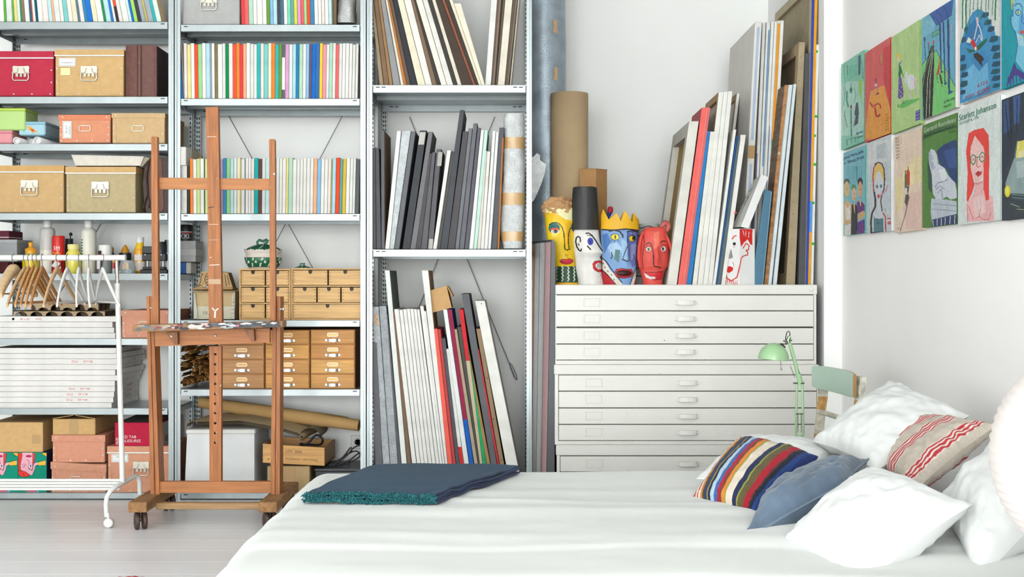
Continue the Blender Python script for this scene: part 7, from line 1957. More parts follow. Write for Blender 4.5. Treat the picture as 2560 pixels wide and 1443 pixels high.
# green desk lamp standing on the chair seat
LG = C('a9d3a0'); ZL = 5.0
def L(px, py, dz=0): return P(px, py, ZL + dz)
base_p = L(1999, 1130); bx, by = base_p.x, ZL
cxy = (A + B) / 2 + fd * .26
t = thing('desk_lamp', (bx, by, seat_z), 'mint green articulated desk lamp with dome shade', 'lamp')
g = G(); g.lathe((bx, by, seat_z), [(.075, 0), (.075, .012), (.06, .02), (.014, .026), (.012, .07)], LG, 28); ob('base', g, 'gloss', t)
g = G(); k0 = L(1999, 957)
for s_ in (-1, 1): 
    g = G(); g.tube([Vector((bx + s_ * .010, by, seat_z + .06)), L(1999 + s_ * 9.5, 1085), L(1999 + s_ * 6.5, 960)], .0052, LG, 8); ob('lower_arm', g, 'gloss', t)
for s_ in (-1, 1):
    g = G(); pts = [L(1999 + s_ * 4, 1035 + k * 1.2, -.006) + Vector((.0022 * math.cos(k * 1.6), .0022 * math.sin(k * 1.6), 0)) for k in range(40)]; g.tube(pts, .0011, C('8a8078'), 5, cap=False); ob('spring', g, 'chrome', t)
g = G(); g.tube([L(1983, 958), L(2011, 958)], .0035, C('9a948c'), 8); g.tube([L(1990, 1035, -.006), L(2008, 1035, -.006)], .0025, C('8a8078'), 7); ob('joint_pin', g, 'chrome', t)
g = G(); g.tube([L(1999, 962), L(1990, 915), L(1974, 858)], .0078, LG, 10); g.tube([L(2001, 957), L(1996, 935)], .011, LG, 10); ob('upper_arm', g, 'gloss', t)
for s_ in (-1, 1):
    g = G(); a_, b_ = L(1987 + s_ * 8 - 3, 916, -.004), L(1995 + s_ * 8, 944, -.004); m_ = 34
    g.tube([a_.lerp(b_, k / m_) + Vector((.002 * math.cos(k * 1.7), .002 * math.sin(k * 1.7), 0)) for k in range(m_ + 1)], .001, C('8a7a74'), 5, cap=False); ob('spring', g, 'chrome', t)
g = G(); g.tube([L(1972, 858), L(1970, 850), L(1974, 842)], .008, C('8fae88'), 8); g.tube([L(1958, 853), L(1980, 851)], .004, C('a49a8e'), 8); ob('head_joint', g, 'chrome', t)
g = G(); g.tube([L(1965, 862), L(1964, 845), L(1967, 831), L(1972, 828), L(1975, 834), L(1973, 846)], .0022, C('2e2e2e'), 7); g.tube([L(1952, 860), L(1962, 870)], .006, C('2e2e2e'), 8); ob('cable', g, 'rubber', t)
# dome shade, tilted a little
g = G(); cc_ = L(1933.5, 897); r = 38 * ZL / F
T = Matrix.Translation(cc_) @ Matrix.Rotation(.07, 4, 'Y')
prof = [(r * math.cos(a_), r * 1.04 * math.sin(a_)) for a_ in np.linspace(0, math.pi / 2 - .02, 14)]
g.T = T; g.lathe((0, 0, 0), [(p[0], p[1]) for p in prof] + [(.001, r * 1.04)], LG, 40, cap=False); g.lathe((0, 0, -.001), [(p[0] * .97, p[1] * .96) for p in prof], C('eef2ea'), 40, cap=False); g.lathe((0, 0, 0), [(r, 0), (r * 1.012, -.003), (r * .99, -.004), (r * .97, 0)], LG, 40, cap=False); g.T = None
ob('shade', g, 'gloss', t)
g = G(); g.tube([L(1951, 898), L(1953, 924)], .0016, C('8a8a84'), 6); g.tube([L(1953, 922), L(1953, 926)], .0032, C('8a8a84'), 6); ob('switch_rod', g, 'chrome', t)

# ------------------------------------------------------------------ ribbed paper lantern on a bedside table, at the right edge
LZ = 2.40; lc = P(2781, 1145, LZ); R0 = 289 * LZ / F
t = thing('bedside_table', (lc.x, LZ, 0), 'small white bedside table under the paper lantern', 'table')
tz = lc.z - R0 - .05
g = G(); g.lathe((lc.x, LZ, tz - .02), [(.2, 0), (.2, .02)], C('efede9'), 32); ob('top', g, 'paint', t)
g = G(); g.tube([(lc.x, LZ, 0.01), (lc.x, LZ, tz - .02)], .02, C('e5e3df'), 12); g.lathe((lc.x, LZ, 0), [(.15, 0), (.15, .012), (.02, .02)], C('e5e3df'), 28); ob('pedestal', g, 'paint', t)
t = thing('paper_lantern', (lc.x, LZ, tz), 'ribbed pinkish-white paper lantern lamp at the right edge', 'lamp')
g = G(); nr = 34; prof = []
for k in range(nr):
    for q in range(4):
        a_ = -math.pi / 2 * .92 + math.pi * .92 * (k + q / 4) / nr
        dr = -.0035 * math.sin(math.pi * q / 4)
        prof.append(((R0 + dr) * math.cos(a_), (R0 + dr) * math.sin(a_)))
g.T = Matrix.Translation(lc) @ Matrix.Rotation(-.12, 4, 'Y'); g.lathe((0, 0, 0), prof, C('f3eae6'), 64, cap=False); g.T = None
ob('paper_shade', g, 'paper', t)
g = G(); g.lathe((lc.x, LZ, tz), [(.08, 0), (.08, .008), (.02, .014), (.012, .02), (.012, .08)], C('d8d6d2'), 20); ob('stand', g, 'paint', t)

# ------------------------------------------------------------------ red woven rug whose edge just enters the picture
g = G(); yz = 4.50
pts = []
for j in range(6):
    for i in range(26):
        a_, b_ = i / 25, j / 5
        pts.append((X_(290, yz) + a_ * (X_(366, yz) - X_(290, yz)) + .006 * noise.noise(Vector((b_ * 3, 0, 0))), yz - b_ * .3 + .012 * math.sin(a_ * math.pi), 0.014 * (1 - .2 * abs(2 * a_ - 1) ** 3) + .004 * noise.noise(Vector((a_ * 6, b_ * 6, 0)))))
cols = []
for j in range(5):
    for i in range(25): cols.append(C(['c23a4e', 'b5343e', 'd8566a', 'c98a50', 'd04a6a'][(i + 2 * j) % 5]))
g.grid(pts, 26, 6, cols); lo = [(p[0], p[1], .0) for p in pts[:26]]; g.grid(lo + pts[:26], 26, 2, C('b03040'))
g.grid([(p[0], p[1], 0.0) for p in pts[-26:]] + pts[-26:], 26, 2, C('b03040'))
for e_ in (0, 25): g.grid([(pts[j * 26 + e_][0], pts[j * 26 + e_][1], 0) for j in range(6)] + [pts[j * 26 + e_] for j in range(6)], 6, 2, C('b03040'))
ob('woven_mat', g, 'fabric', label='red woven mat on the floor, cut by the lower picture edge', cat='mat')
# ------------------------------------------------------------------ small painted canvases on the right wall
PW = 'small paintings on the right wall'
def painting(pxl, pxr, yt, yb_, base, shapes, label, edge_col, lettering=(), th=.022, seed=0):
    xf = XR - th
    zl, zr = xf * F / (pxl - CX), xf * F / (pxr - CX)
    top, bot = Z_(yt, zl), Z_(yb_, zl)
    t = thing('wall_painting', (XR, (zl + zr) / 2, bot), label, 'painting', PW)
    g = G(); g.box(xf + .002, XR, zr, zl, bot, top, C(edge_col), .002); ob('stretcher', g, 'canvas', t)
    nu = int((pxr - pxl) / .8) + 2; nv = int((yb_ - yt) / .95) + 2
    U, V = np.meshgrid(np.linspace(0, 1, nu), np.linspace(0, 1, nv))
    Y = zl + (zr - zl) * U; Zz = top + (bot - top) * V
    px = CX + xf * F / Y; py = HY + (H - Zz) * F / Y
    col = paint_points(px, py, base, shapes)
    rs = np.random.RandomState(seed + 3)
    nz = rs.normal(0, 1, (nv // 5 + 2, nu // 2 + 2)); nz = np.repeat(np.repeat(nz, 5, 0), 2, 1)[:nv, :nu]
    col = np.clip(col * (1 + .05 * nz[..., None]), 0, 1)
    bow = .00012 * rs.normal(0, 1, (nv, nu))
    ob_grid('painted_canvas', np.stack([np.full_like(Y, xf) + bow, Y, Zz], -1), nu, nv, col, 'artpaint', t)
    if lettering:
        g = G()
        for (s, px_, py_, size_px, cc, wpx) in lettering:
            Yd = xf * F / (px_ - CX); Ye = xf * F / (px_ + wpx - CX); h_ = size_px * Yd / F
            vs_, fs = text_geo(s); m_ = max(v[0] for v in vs_)
            g.add([(xf - .0015, Yd + (Ye - Yd) * v[0] / m_, Z_(py_, Yd) + v[1] * h_) for v in vs_], fs, C(cc))
        ob('lettering', g, 'paint', t)
A1 = lambda pts: [(2090 + a / 6.561, 120 + b / 6.561) for a, b in pts]
A2 = lambda pts: [(2290 + a / 4.811, b / 4.811) for a, b in pts]
A3 = lambda pts: [(2090 + a / 5.548, 340 + b / 5.548) for a, b in pts]
A4 = lambda pts: [(2290 + a / 3.796, 220 + b / 3.796) for a, b in pts]
p = lambda c, pts: ('p', c, pts)
l = lambda c, w, pts: ('l', c, w, pts)
def e(c, f_, cx, cy, rx, ry, s): q = f_([(cx, cy)])[0]; return ('e', c, q[0], q[1], rx / s, ry / s)
K = '22262a'
painting(2103, 2160, 162, 376, '8fd6bd', [p('b9e4d3', A1([(80, 560), (460, 540), (460, 1200), (430, 1440), (80, 1440)])), p('7fcdb0', A1([(180, 300), (360, 260), (360, 440), (180, 560)])), p('5a6f88', A1([(365, 130), (410, 110), (400, 420), (365, 460)])), p('a5d86a', A1([(370, 480), (440, 560), (420, 960), (380, 700)])),
         l('2f9a7c', 2.2, A1([(185, 290), (190, 440)])), l('3fa88c', 1.6, A1([(130, 300), (150, 700), (120, 950)])), l('6a8fa8', 1.2, A1([(110, 560), (140, 800)])), l('4aa88e', 1.2, A1([(230, 300), (235, 460)])), l('3a9a84', 4, A1([(180, 720), (175, 860), (200, 960)])), l('2a8a72', 1.6, A1([(245, 580), (250, 740)])), e('2a8a72', A1, 246, 690, 22, 50, 6.561), l('3fa08a', 1.6, A1([(300, 660), (325, 760), (300, 900)])),
         e('b8403a', A1, 248, 968, 16, 34, 6.561), l('2f5a50', 1.2, A1([(248, 930), (248, 1010)])), p('50586a', A1([(330, 900), (360, 900), (375, 1060), (360, 1240), (290, 1290), (320, 1120), (300, 1080)])), e('50586a', A1, 345, 930, 16, 40, 6.561), l('3a7a6c', 1.4, A1([(150, 1030), (140, 1090), (160, 1180), (190, 1300)])), l('c88a8a', 1.0, A1([(130, 1100), (160, 1320)])), l('2f8a74', 3, A1([(248, 1030), (252, 1440)])), l('3f6a74', 1.2, A3([(150, 50), (340, 10)])), l('3a6a60', 1.6, A3([(150, 55), (155, 130)])), l('3a6a60', 1.4, A3([(210, 40), (212, 110)])), l('3a6a60', 1.4, A3([(268, 30), (270, 90)])), l('2a5f6a', 1.0, A1([(420, 200), (440, 500)]))],
         'pale turquoise painting with sketched figures, far end of the upper row', '7fd0b4', [('Berlin', 2141, 338, 9, '2f5fa0', 17), ('8.9.08', 2144, 347, 6, '3a6a78', 14)], seed=1)
painting(2162.5, 2226, 133, 357, 'e56a68', [p('dd4a52', A1([(775, 0), (900, -60), (910, 1000), (860, 1000), (790, 610)])), p('ee3e4c', A1([(872, -60), (900, -60), (915, 1060), (888, 1050)])), p('f2a64e', A1([(565, 715), (790, 612), (900, 1060), (915, 1500), (490, 1500), (490, 1250)])), p('f6c222', A1([(885, 1050), (915, 1065), (915, 1500), (780, 1500), (780, 1420), (885, 1390)])), l('f5c850', .9, A1([(565, 715), (790, 612), (895, 1060)])),
         e('d88a5a', A1, 742, 170, 20, 100, 6.561), e('e0a060', A1, 742, 180, 12, 50, 6.561), l('b0404a', 1.0, A1([(725, 80), (720, 260), (745, 285), (762, 250), (760, 80)])), l('b04a78', 5, A1([(655, 500), (655, 560)])), l('a8789a', 1.6, A1([(655, 570), (625, 650), (625, 740), (655, 775), (690, 740), (690, 660), (655, 575)])), e('e8d8d8', A1, 655, 610, 18, 22, 6.561), e('b0304a', A1, 685, 748, 24, 18, 6.561),
         p('e8a8a0', A1([(560, 900), (640, 950), (620, 990), (590, 970)])), l('c0303a', 3, A1([(560, 900), (600, 970), (640, 940), (690, 910), (725, 935), (735, 985)])), l('b82c38', 4, A1([(640, 985), (650, 1060), (665, 1120), (690, 1125), (720, 1095)])), l('c0303a', 1.2, A1([(560, 900), (640, 950)]))],
         'red painting with an orange tabletop in the upper row', 'e84a50', [(q_, 2214 + (k_ % 2) * .3, 290 + k_ * 7.5, 6, '7a4a28', 8) for k_, q_ in enumerate(('K C', 'U A', 'N D', 'S E', 'T R', 'E S'))], seed=2)
painting(2228.5, 2300, 94, 336, 'bcdb94', [p('6cbf64', A1([(1000, 975), (1130, 860), (1370, 825), (1360, 850), (1240, 920), (1110, 985)])), e('f0cc4a', A1, 1030, 130, 26, 55, 6.561), p('f0cc4a', A1([(1020, 90), (1060, 140), (1050, 210), (1020, 220)])), e('f2d8c0', A1, 1020, 185, 18, 40, 6.561), p('7a6ac0', A1([(1020, 270), (1080, 200), (1060, 260), (1030, 300)])), p('1e7a44', A1([(1030, 300), (1055, 280), (1090, 380), (1070, 420), (1055, 480), (1025, 470)])), l('1e7a44', 2, A1([(1075, 380), (1105, 470)])),
         p('6a52a8', A1([(1030, 475), (1070, 475), (1110, 740), (1100, 800), (1040, 840), (1015, 810)])), e('e8e060', A1, 1045, 570, 8, 10, 6.561), e('e8e060', A1, 1075, 640, 8, 10, 6.561), e('e8e060', A1, 1060, 720, 8, 10, 6.561), e('e8e060', A1, 1035, 690, 8, 10, 6.561), e('e8e060', A1, 1065, 790, 8, 10, 6.561), e('e8e060', A1, 1092, 745, 8, 10, 6.561), l('d8c8a8', 1.6, A1([(1025, 840), (1025, 930)])), l('d8c8a8', 1.6, A1([(1095, 820), (1112, 880)])), l('1e5a34', 1.6, A1([(1022, 920), (1012, 965)])), l('1e5a34', 1.6, A1([(1105, 870), (1115, 915)])),
         e('e4e8ec', A1, 1235, 560, 68, 130, 6.561), e('dfe4e8', A1, 1155, 460, 22, 70, 6.561), e('dfe4e8', A1, 1140, 540, 20, 40, 6.561), e('e6c8cc', A1, 1300, 560, 22, 80, 6.561), l('d8ccc8', 2, A1([(1185, 680), (1185, 860)])), l('d8ccc8', 2, A1([(1225, 680), (1225, 840)])), l('e0c8c8', 2, A1([(1300, 620), (1320, 810)])), l('d0d8d0', 2, A1([(1340, 640), (1350, 770)])),
         p('5a55a0', A1([(1302, 1035), (1378, 1005), (1380, 1170), (1305, 1205)])), l('c8c4e0', 1.0, A1([(1310, 1060), (1370, 1035)])), l('c8c4e0', 1.0, A1([(1312, 1110), (1372, 1085)])), l('c8c4e0', 1.0, A1([(1314, 1165), (1374, 1140)]))],
         'light green painting of a woman with a white sheep', 'b4d888', seed=3)
painting(2304, 2388, 47, 301, '6cb2cc', [p('7ec0d4', A2([(60, 220), (170, 170), (230, 310), (190, 380), (60, 480)])), p('3f62a8', A2([(160, 165), (455, -10), (430, 180), (250, 310)])), p('7fd07c', A2([(70, 790), (190, 640), (245, 605), (330, 760), (480, 1060), (490, 1310), (80, 1440)])), l(K, 1.2, A2([(70, 780), (150, 680), (245, 605), (330, 770), (480, 1060)])),
         p('2c2a28', A2([(175, 560), (220, 560), (215, 900), (195, 1400), (90, 1440), (75, 960)])), l('b8d8b4', 1.4, A2([(195, 620), (140, 950), (120, 1430)])), l('b8d8b4', 1.2, A2([(205, 640), (170, 950), (160, 1430)])), l('a8c8a8', 1.0, A2([(180, 640), (110, 850), (80, 1050)])), p('50584a', A2([(175, 555), (200, 545), (220, 560), (215, 610), (175, 625)])),
         p('2f4d9c', A2([(280, 290), (300, 285), (310, 850), (330, 860), (300, 885)])), p('2f4d9c', A2([(320, 270), (340, 265), (355, 990), (380, 1000), (345, 1030)])), p('2f4d9c', A2([(375, 235), (395, 230), (405, 1090), (455, 1100), (390, 1140)])), l(K, 1.0, A2([(280, 290), (300, 885)])), l(K, 1.0, A2([(322, 270), (345, 1020)])), l(K, 1.0, A2([(375, 235), (390, 1135)])), l(K, 1.0, A2([(395, 230), (408, 1090)])),
         l('26407e', 1.6, A2([(200, 190), (260, 240), (290, 290)])), l('26407e', 1.6, A2([(240, 130), (300, 190), (320, 270)])), l('26407e', 1.6, A2([(330, 80), (370, 140), (385, 230)])), l(K, 1.0, A2([(160, 165), (250, 310), (430, 180)])),
         p('62b08c', A2([(195, 395), (280, 350), (285, 405), (195, 450)])), l(K, .9, A2([(195, 395), (280, 350), (285, 405), (195, 450), (195, 395)])), l(K, 1.6, A2([(103, 480), (112, 720)])), e('3a4a58', A2, 103, 472, 12, 30, 4.811), l(K, 1.4, A2([(150, 530), (155, 640)])), e('d8402c', A2, 150, 525, 8, 18, 4.811), l(K, 1.4, A2([(212, 510), (210, 570)])), e('d8402c', A2, 212, 505, 10, 22, 4.811),
         p('d0402c', A2([(275, 760), (290, 765), (280, 880), (240, 920), (255, 850)])), p('c86a2c', A2([(275, 690), (285, 690), (290, 780), (272, 780)])), p('4a4038', A2([(275, 880), (300, 900), (325, 1010), (300, 1010)])), l('4a4038', 1.2, A2([(255, 920), (258, 990), (275, 990)])), l('4a4038', 1.2, A2([(310, 1010), (315, 1050)])), l('d89ab0', 1.6, A2([(425, 290), (430, 470)])), l('b8d8e0', 1.6, A2([(130, 260), (160, 290)])), l('e8a030', 1.2, A2([(360, 850), (385, 930)]))],
         'blue and green painting of a railway platform', 'f0e8e6', [('22 MAI 2008', 2360, 259, 8.5, '1c3a28', 27), ('PRAGUE !', 2360, 271, 8.5, '1c3a28', 20)], seed=4)
wh = [p('d9e0dc', A2([(500, -60), (980, -60), (1030, -60), (1030, 440), (960, 400), (750, 110), (640, 220), (525, 560)])), p('3f93c4', A2([(640, 220), (680, 150), (740, 105), (800, 125), (860, 190), (945, 370), (960, 430), (1030, 440), (1030, 1090), (525, 1250), (525, 560), (580, 380)])), p('6fb6dc', A2([(560, 900), (700, 760), (860, 760), (880, 1000), (760, 1130), (560, 1200)])), p('2c7ab4', A2([(560, 480), (640, 300), (740, 200), (800, 330), (760, 470), (640, 560)])), p('3a88c0', A2([(640, 700), (800, 600), (880, 720), (760, 860)]))]
for k, (a, b, w, h_) in enumerate(((830, 180, 90, 60), (860, 270, 100, 60), (900, 350, 90, 60), (930, 470, 110, 70), (950, 580, 110, 70), (970, 670, 110, 70), (960, 770, 110, 60), (950, 860, 110, 60), (960, 940, 110, 60), (960, 1030, 90, 50), (560, 700, 60, 70), (565, 810, 80, 70), (580, 900, 90, 60), (570, 1010, 100, 70), (560, 1110, 70, 50), (570, 480, 60, 60), (600, 350, 50, 50))):
    wh.append(p('1c5566' if k % 2 else '1a4a66', A2([(a - w / 2, b + h_ / 2), (a - w / 4, b - h_ / 2), (a + w / 2, b - h_ * .6), (a + w / 2, b + h_ * .2), (a, b + h_ * .6)])))
for k, a in enumerate((515, 560, 600, 650, 690, 740, 785, 840, 870, 920, 955)): wh.append(l('1f8a50' if k % 2 else '16703e', 3.4 if k in (0, 1, 2, 10) else 1.8, A2([(a + 10, -60), (a, 60), (a - 6 + (k % 3) * 5, 120 + (k % 4) * 60 + (160 if k < 3 else 0))])))
wh += [p('e8c8c8', A2([(720, 205), (745, 210), (755, 270), (730, 280)])), l('e6dcd8', 2.6, A2([(735, 270), (770, 340), (795, 450), (790, 490)])), l('e6dcd8', 2.2, A2([(740, 280), (720, 380), (700, 470)])), l('d8e0e0', 1.8, A2([(720, 510), (760, 420), (790, 490)])), p('1f6a50', A2([(600, 580), (680, 600), (820, 480), (855, 450), (850, 500), (760, 600), (640, 640)])), p('d0302c', A2([(650, 490), (690, 470), (730, 560), (740, 610), (700, 590), (670, 540)])), p('e8e8e4', A2([(605, 510), (630, 445), (670, 480), (650, 520)])), e('e8e8e6', A2, 716, 585, 14, 25, 4.811), p('34302e', A2([(690, 650), (740, 630), (800, 680), (820, 720), (790, 740), (800, 810), (760, 760), (700, 690)]))]
painting(2400, 2500.5, -18, 262, 'cfe0e4', wh, 'blue painting of a swimmer in a rowing boat seen from above', 'f0e6e6', [('6.12.6', 2444, 219, 13, 'c03a40', 26), ('SCOOP', 2443, 240, 17, 'c03a40', 33), ('WOODY.', 2414, 248, 10, 'c03a40', 25)], seed=5)
painting(2503.5, 2620, -70, 225, '0a9aa8', [p('7cc4e0', A2([(1160, 40), (1180, -40), (1700, -200), (1700, 900), (1290, 860), (1190, 720), (1220, 520), (1190, 380), (1165, 350), (1140, 250), (1145, 190), (1165, 190)])), p('5aa8d8', A2([(1240, 200), (1300, 160), (1300, 500), (1230, 480)])), p('a8d8e4', A2([(1200, 400), (1290, 430), (1300, 560), (1220, 540)])), p('c8c050', A2([(1140, -20), (1175, -60), (1170, 80), (1150, 130)])), l('24508a', 1.8, A2([(1165, 40), (1165, 190), (1140, 200), (1145, 290), (1165, 350), (1195, 380), (1225, 520), (1195, 720)])), l('24508a', 2.2, A2([(1185, 70), (1210, 45), (1250, 45), (1270, 80)])), e('2a6a9a', A2, 1228, 150, 34, 42, 4.811), e('bfe0d0', A2, 1230, 150, 24, 26, 4.811), e('1c3a5a', A2, 1228, 148, 9, 20, 4.811), e('d8e050', A2, 1238, 150, 6, 10, 4.811),
         l('24508a', 1.6, A2([(1280, 80), (1270, 260), (1300, 290)])), p('d8503a', A2([(1250, 380), (1290, 360), (1300, 400), (1255, 410)])), p('8ac040', A2([(1270, 430), (1300, 420), (1300, 450)])), p('4a3a88', A2([(1090, 1040), (1120, 920), (1185, 740), (1210, 820), (1300, 880), (1700, 940), (1700, 1000), (1290, 960), (1240, 920), (1200, 900), (1160, 940)])), l('4a3a88', 3, A2([(1100, 1040), (1110, 930)])), l('4a3a88', 3, A2([(1135, 1030), (1140, 920)])), l('4a3a88', 3, A2([(1170, 1010), (1165, 900)])), l('4a3a88', 3, A2([(1212, 1000), (1205, 880)])), l('4a3a88', 3, A2([(1255, 980), (1245, 900)]))],
         'teal painting of a blue face at the picture edge, upper row', '0a9aa8', seed=6)
tr = [('l', '5aa8b8', 1.2, A3([(120 + 26 * k, 420), (118 + 26 * k, 700)])) for k in range(10)] + [('l', '3a7a88', 1.6, A3([(285, 420), (290, 620)]))]
tr += [e('4a5a50', A3, 150, 640, 40, 50, 5.548), e('e6c68a', A3, 150, 740, 38, 110, 5.548), e('5a9a70', A3, 245, 720, 36, 50, 5.548), e('ecc49a', A3, 250, 810, 32, 90, 5.548), e('3a2e34', A3, 335, 640, 36, 60, 5.548), e('e8b48c', A3, 335, 740, 32, 110, 5.548),
       p('e8c08c', A3([(110, 960), (150, 880), (220, 960), (220, 1180), (110, 1220)])), p('eeeae2', A3([(125, 960), (160, 1010), (190, 960), (205, 1180), (140, 1200)])), p('eeeae2', A3([(120, 1240), (205, 1220), (205, 1392), (120, 1392)])), p('e2b884', A3([(110, 1170), (220, 1150), (225, 1200), (120, 1240)])),
       p('2e2e30', A3([(215, 960), (250, 930), (300, 980), (295, 1385), (205, 1385)])), p('e8c49c', A3([(240, 930), (265, 940), (262, 1090), (245, 1000)])), p('6a3a88', A3([(285, 930), (330, 880), (400, 960), (400, 1070), (330, 1060), (300, 1090)])), p('e4ba88', A3([(315, 880), (350, 880), (345, 990)])), p('e0b480', A3([(300, 1080), (390, 1030), (405, 1100), (310, 1190)])), p('5a3a94', A3([(295, 1200), (400, 1150), (395, 1380), (300, 1385)])), l('c04a50', 1.2, A3([(330, 1220), (335, 1370)])), l('c04a50', 1.2, A3([(365, 1200), (368, 1370)])), l('a83a5a', 1.0, A3([(290, 930), (320, 1040)])), l('a83a5a', 1.0, A3([(370, 940), (390, 1040)])),
       e('c83a34', A3, 260, 870, 9, 9, 5.548), l('6a4a34', 1.0, A3([(140, 850), (165, 850)])), l('8a4a34', 1.0, A3([(325, 850), (345, 852)])), l('4a3a30', 1.0, A3([(135, 740), (165, 740)])), l('4a3a30', 1.0, A3([(320, 745), (350, 745)])), l('4a3a30', .9, A3([(238, 800), (262, 800)]))]
painting(2108.5, 2164, 383, 590, '86c8d4', tr, 'turquoise painting of three standing people', '8edcc8', [('Jonas Marta Jelle', 2110, 399, 10, '2a3a80', 49), ('in Tilburg 24 juli', 2111, 412, 10, '2a3a80', 49)], seed=7)
painting(2168, 2227, 358, 585, 'd3dce0', [p('e4e6e6', A3([(440, 100), (780, 40), (770, 330), (440, 420)])), p('c8d2d8', A3([(560, 130), (700, 90), (690, 300), (560, 320)])), p('f2cc66', A3([(530, 480), (560, 400), (610, 380), (650, 440), (670, 560), (660, 640), (640, 560), (600, 470), (560, 520), (540, 640), (525, 620)])), p('dde2e6', A3([(545, 640), (560, 520), (600, 480), (640, 560), (655, 680), (640, 790), (610, 860), (620, 1000), (650, 1080), (655, 1140), (540, 1140), (525, 1090), (560, 980), (570, 860), (545, 790)])),
         l('c8303a', 2.8, A3([(560, 390), (525, 440), (512, 560), (520, 700), (525, 770)])), l('3a3034', 2.8, A3([(540, 390), (590, 365), (635, 385), (665, 460), (675, 600), (665, 740), (640, 800), (620, 900), (640, 1040)])), l('3a3034', 4.4, A3([(530, 780), (545, 880), (545, 980), (500, 1070), (485, 1180), (490, 1340)])), l('c8303a', 2.8, A3([(650, 1070), (685, 1120), (690, 1340)])),
         p('5f8890', A3([(525, 1100), (540, 1140), (600, 1150), (655, 1140), (660, 1330), (525, 1340)])), e('7fa4b4', A3, 568, 700, 18, 28, 5.548), e('2e4a58', A3, 570, 705, 8, 16, 5.548), e('7fa4b4', A3, 624, 695, 18, 28, 5.548), e('2e4a58', A3, 626, 698, 8, 16, 5.548), e('d8506a', A3, 592, 835, 20, 28, 5.548), l('e0a0b4', 4, A3([(610, 830), (650, 800), (690, 760), (720, 690)])), l('2a2628', 2.4, A3([(490, 1345), (660, 1330)])), l('2a2628', 1.6, A3([(585, 1205), (585, 1220)])), l('c83a48', 3, A3([(715, 1150), (765, 1140)])), p('dc5a68', A3([(712, 1190), (765, 1180), (768, 1230), (715, 1225)])), l('c83a48', 1.2, A3([(715, 1100), (720, 1130)])), l('3a3a3e', 1.4, A3([(675, 1010), (685, 1030)]))],
         'pale grey painting of a blond bust chewing gum', 'f2f4f4', seed=8)
painting(2236, 2304.5, 343, 583, 'f3dcc6', [p('f5e6b4', A3([(1080, 300), (1200, 260), (1215, 620), (1000, 700), (900, 620), (940, 480)])), p('f3e2a8', A3([(830, 560), (900, 620), (940, 800), (900, 1000), (840, 1060)])), p('f0cfc0', A3([(1000, 800), (1220, 760), (1240, 1290), (960, 1290), (950, 1000)])), p('5a7a50', A3([(950, 540), (985, 520), (985, 720), (950, 740)])), p('d0452f', A3([(980, 480), (1010, 460), (1025, 520), (1020, 690), (990, 690), (980, 600)])), l('5a4a38', 2, A3([(1000, 425), (1000, 470)])), l('5a4a38', 2, A3([(962, 480), (962, 530)])), p('e8e4dc', A3([(955, 720), (985, 720), (985, 800), (965, 810)])), p('6a5a50', A3([(985, 700), (1015, 690), (1005, 790), (990, 800)])), p('6a5a52', A3([(965, 820), (1000, 800), (1020, 850), (1000, 930), (985, 990), (950, 920)])), l('5a4a44', 1.8, A3([(985, 980), (960, 1090), (890, 1320)])), l('5a4a44', 1.0, A3([(990, 980), (975, 1040)]))],
         'peach painting of a single flower stem', 'f3dcc6', [(q_, 2239 + k_ * .4, 350 + k_ * 8, 6.5, 'a8685a', 8) for k_, q_ in enumerate(('ROS', 'ES', 'FOR', 'A', 'SUN', 'DAY', '07'))] + [('4.07', 2242, 574, 5.5, 'c86a5a', 8)], seed=9)
painting(2306, 2392, 314, 570, '5a8a45', [p('3f6a44', A4([(60, 450), (200, 380), (380, 340), (385, 380), (200, 430), (60, 500)])), p('3a5a48', A4([(110, 700), (150, 720), (150, 1000), (115, 960)])), p('2c4578', A4([(195, 600), (260, 540), (370, 490), (400, 520), (405, 930), (330, 860), (290, 770), (230, 740)])), p('3d5a98', A4([(260, 600), (380, 560), (390, 760), (310, 760)])), p('d4dae4', A4([(120, 620), (140, 580), (175, 590), (200, 640), (210, 720), (270, 760), (305, 830), (370, 900), (400, 1040), (330, 1060), (290, 1030), (200, 1080), (160, 1000), (150, 830), (125, 720)])), p('b4bcd0', A4([(120, 620), (140, 590), (150, 690), (190, 760), (160, 780), (130, 730)])), p('e6ebf0', A4([(215, 780), (270, 770), (300, 840), (250, 900)])),
         p('c4ced8', A4([(145, 1050), (290, 1060), (410, 1080), (410, 1220), (150, 1290), (140, 1180)])), p('33486e', A4([(150, 1250), (410, 1190), (412, 1290), (150, 1320)])), l('e4e8ee', 1.6, A4([(165, 1310), (160, 1260)])), l('e4e8ee', 1.6, A4([(200, 1305), (200, 1245)])), l('e4e8ee', 1.6, A4([(240, 1300), (240, 1240)])), l('e4e8ee', 1.6, A4([(275, 1295), (278, 1230)])), l('e4e8ee', 1.6, A4([(320, 1290), (325, 1220)])), l('e4e8ee', 1.6, A4([(365, 1285), (370, 1210)])),
         l('6a7488', 1.4, A4([(180, 940), (210, 900), (260, 890), (300, 870)])), l('6a7488', 1.4, A4([(190, 960), (230, 930), (270, 960)])), l('6a7488', 1.4, A4([(205, 1000), (240, 960), (250, 1040)])), l('8a94a8', 1.6, A4([(160, 1100), (400, 1120)])), l('8a94a8', 1.6, A4([(150, 1150), (400, 1170)])), l('8a94a8', 1.2, A4([(140, 640), (165, 650)])), l('8a94a8', 1.2, A4([(145, 680), (165, 660)]))],
         'green and blue painting of a reclining white figure', '5a8a45', [('Gerard Rondeau', 2310, 332, 16, 'dfe8d8', 79), ('Gerard Rondeau naar h.', 2310, 344, 8, '243a28', 78), ('4.12.6', 2373, 334, 8, '243a28', 16)], seed=10)
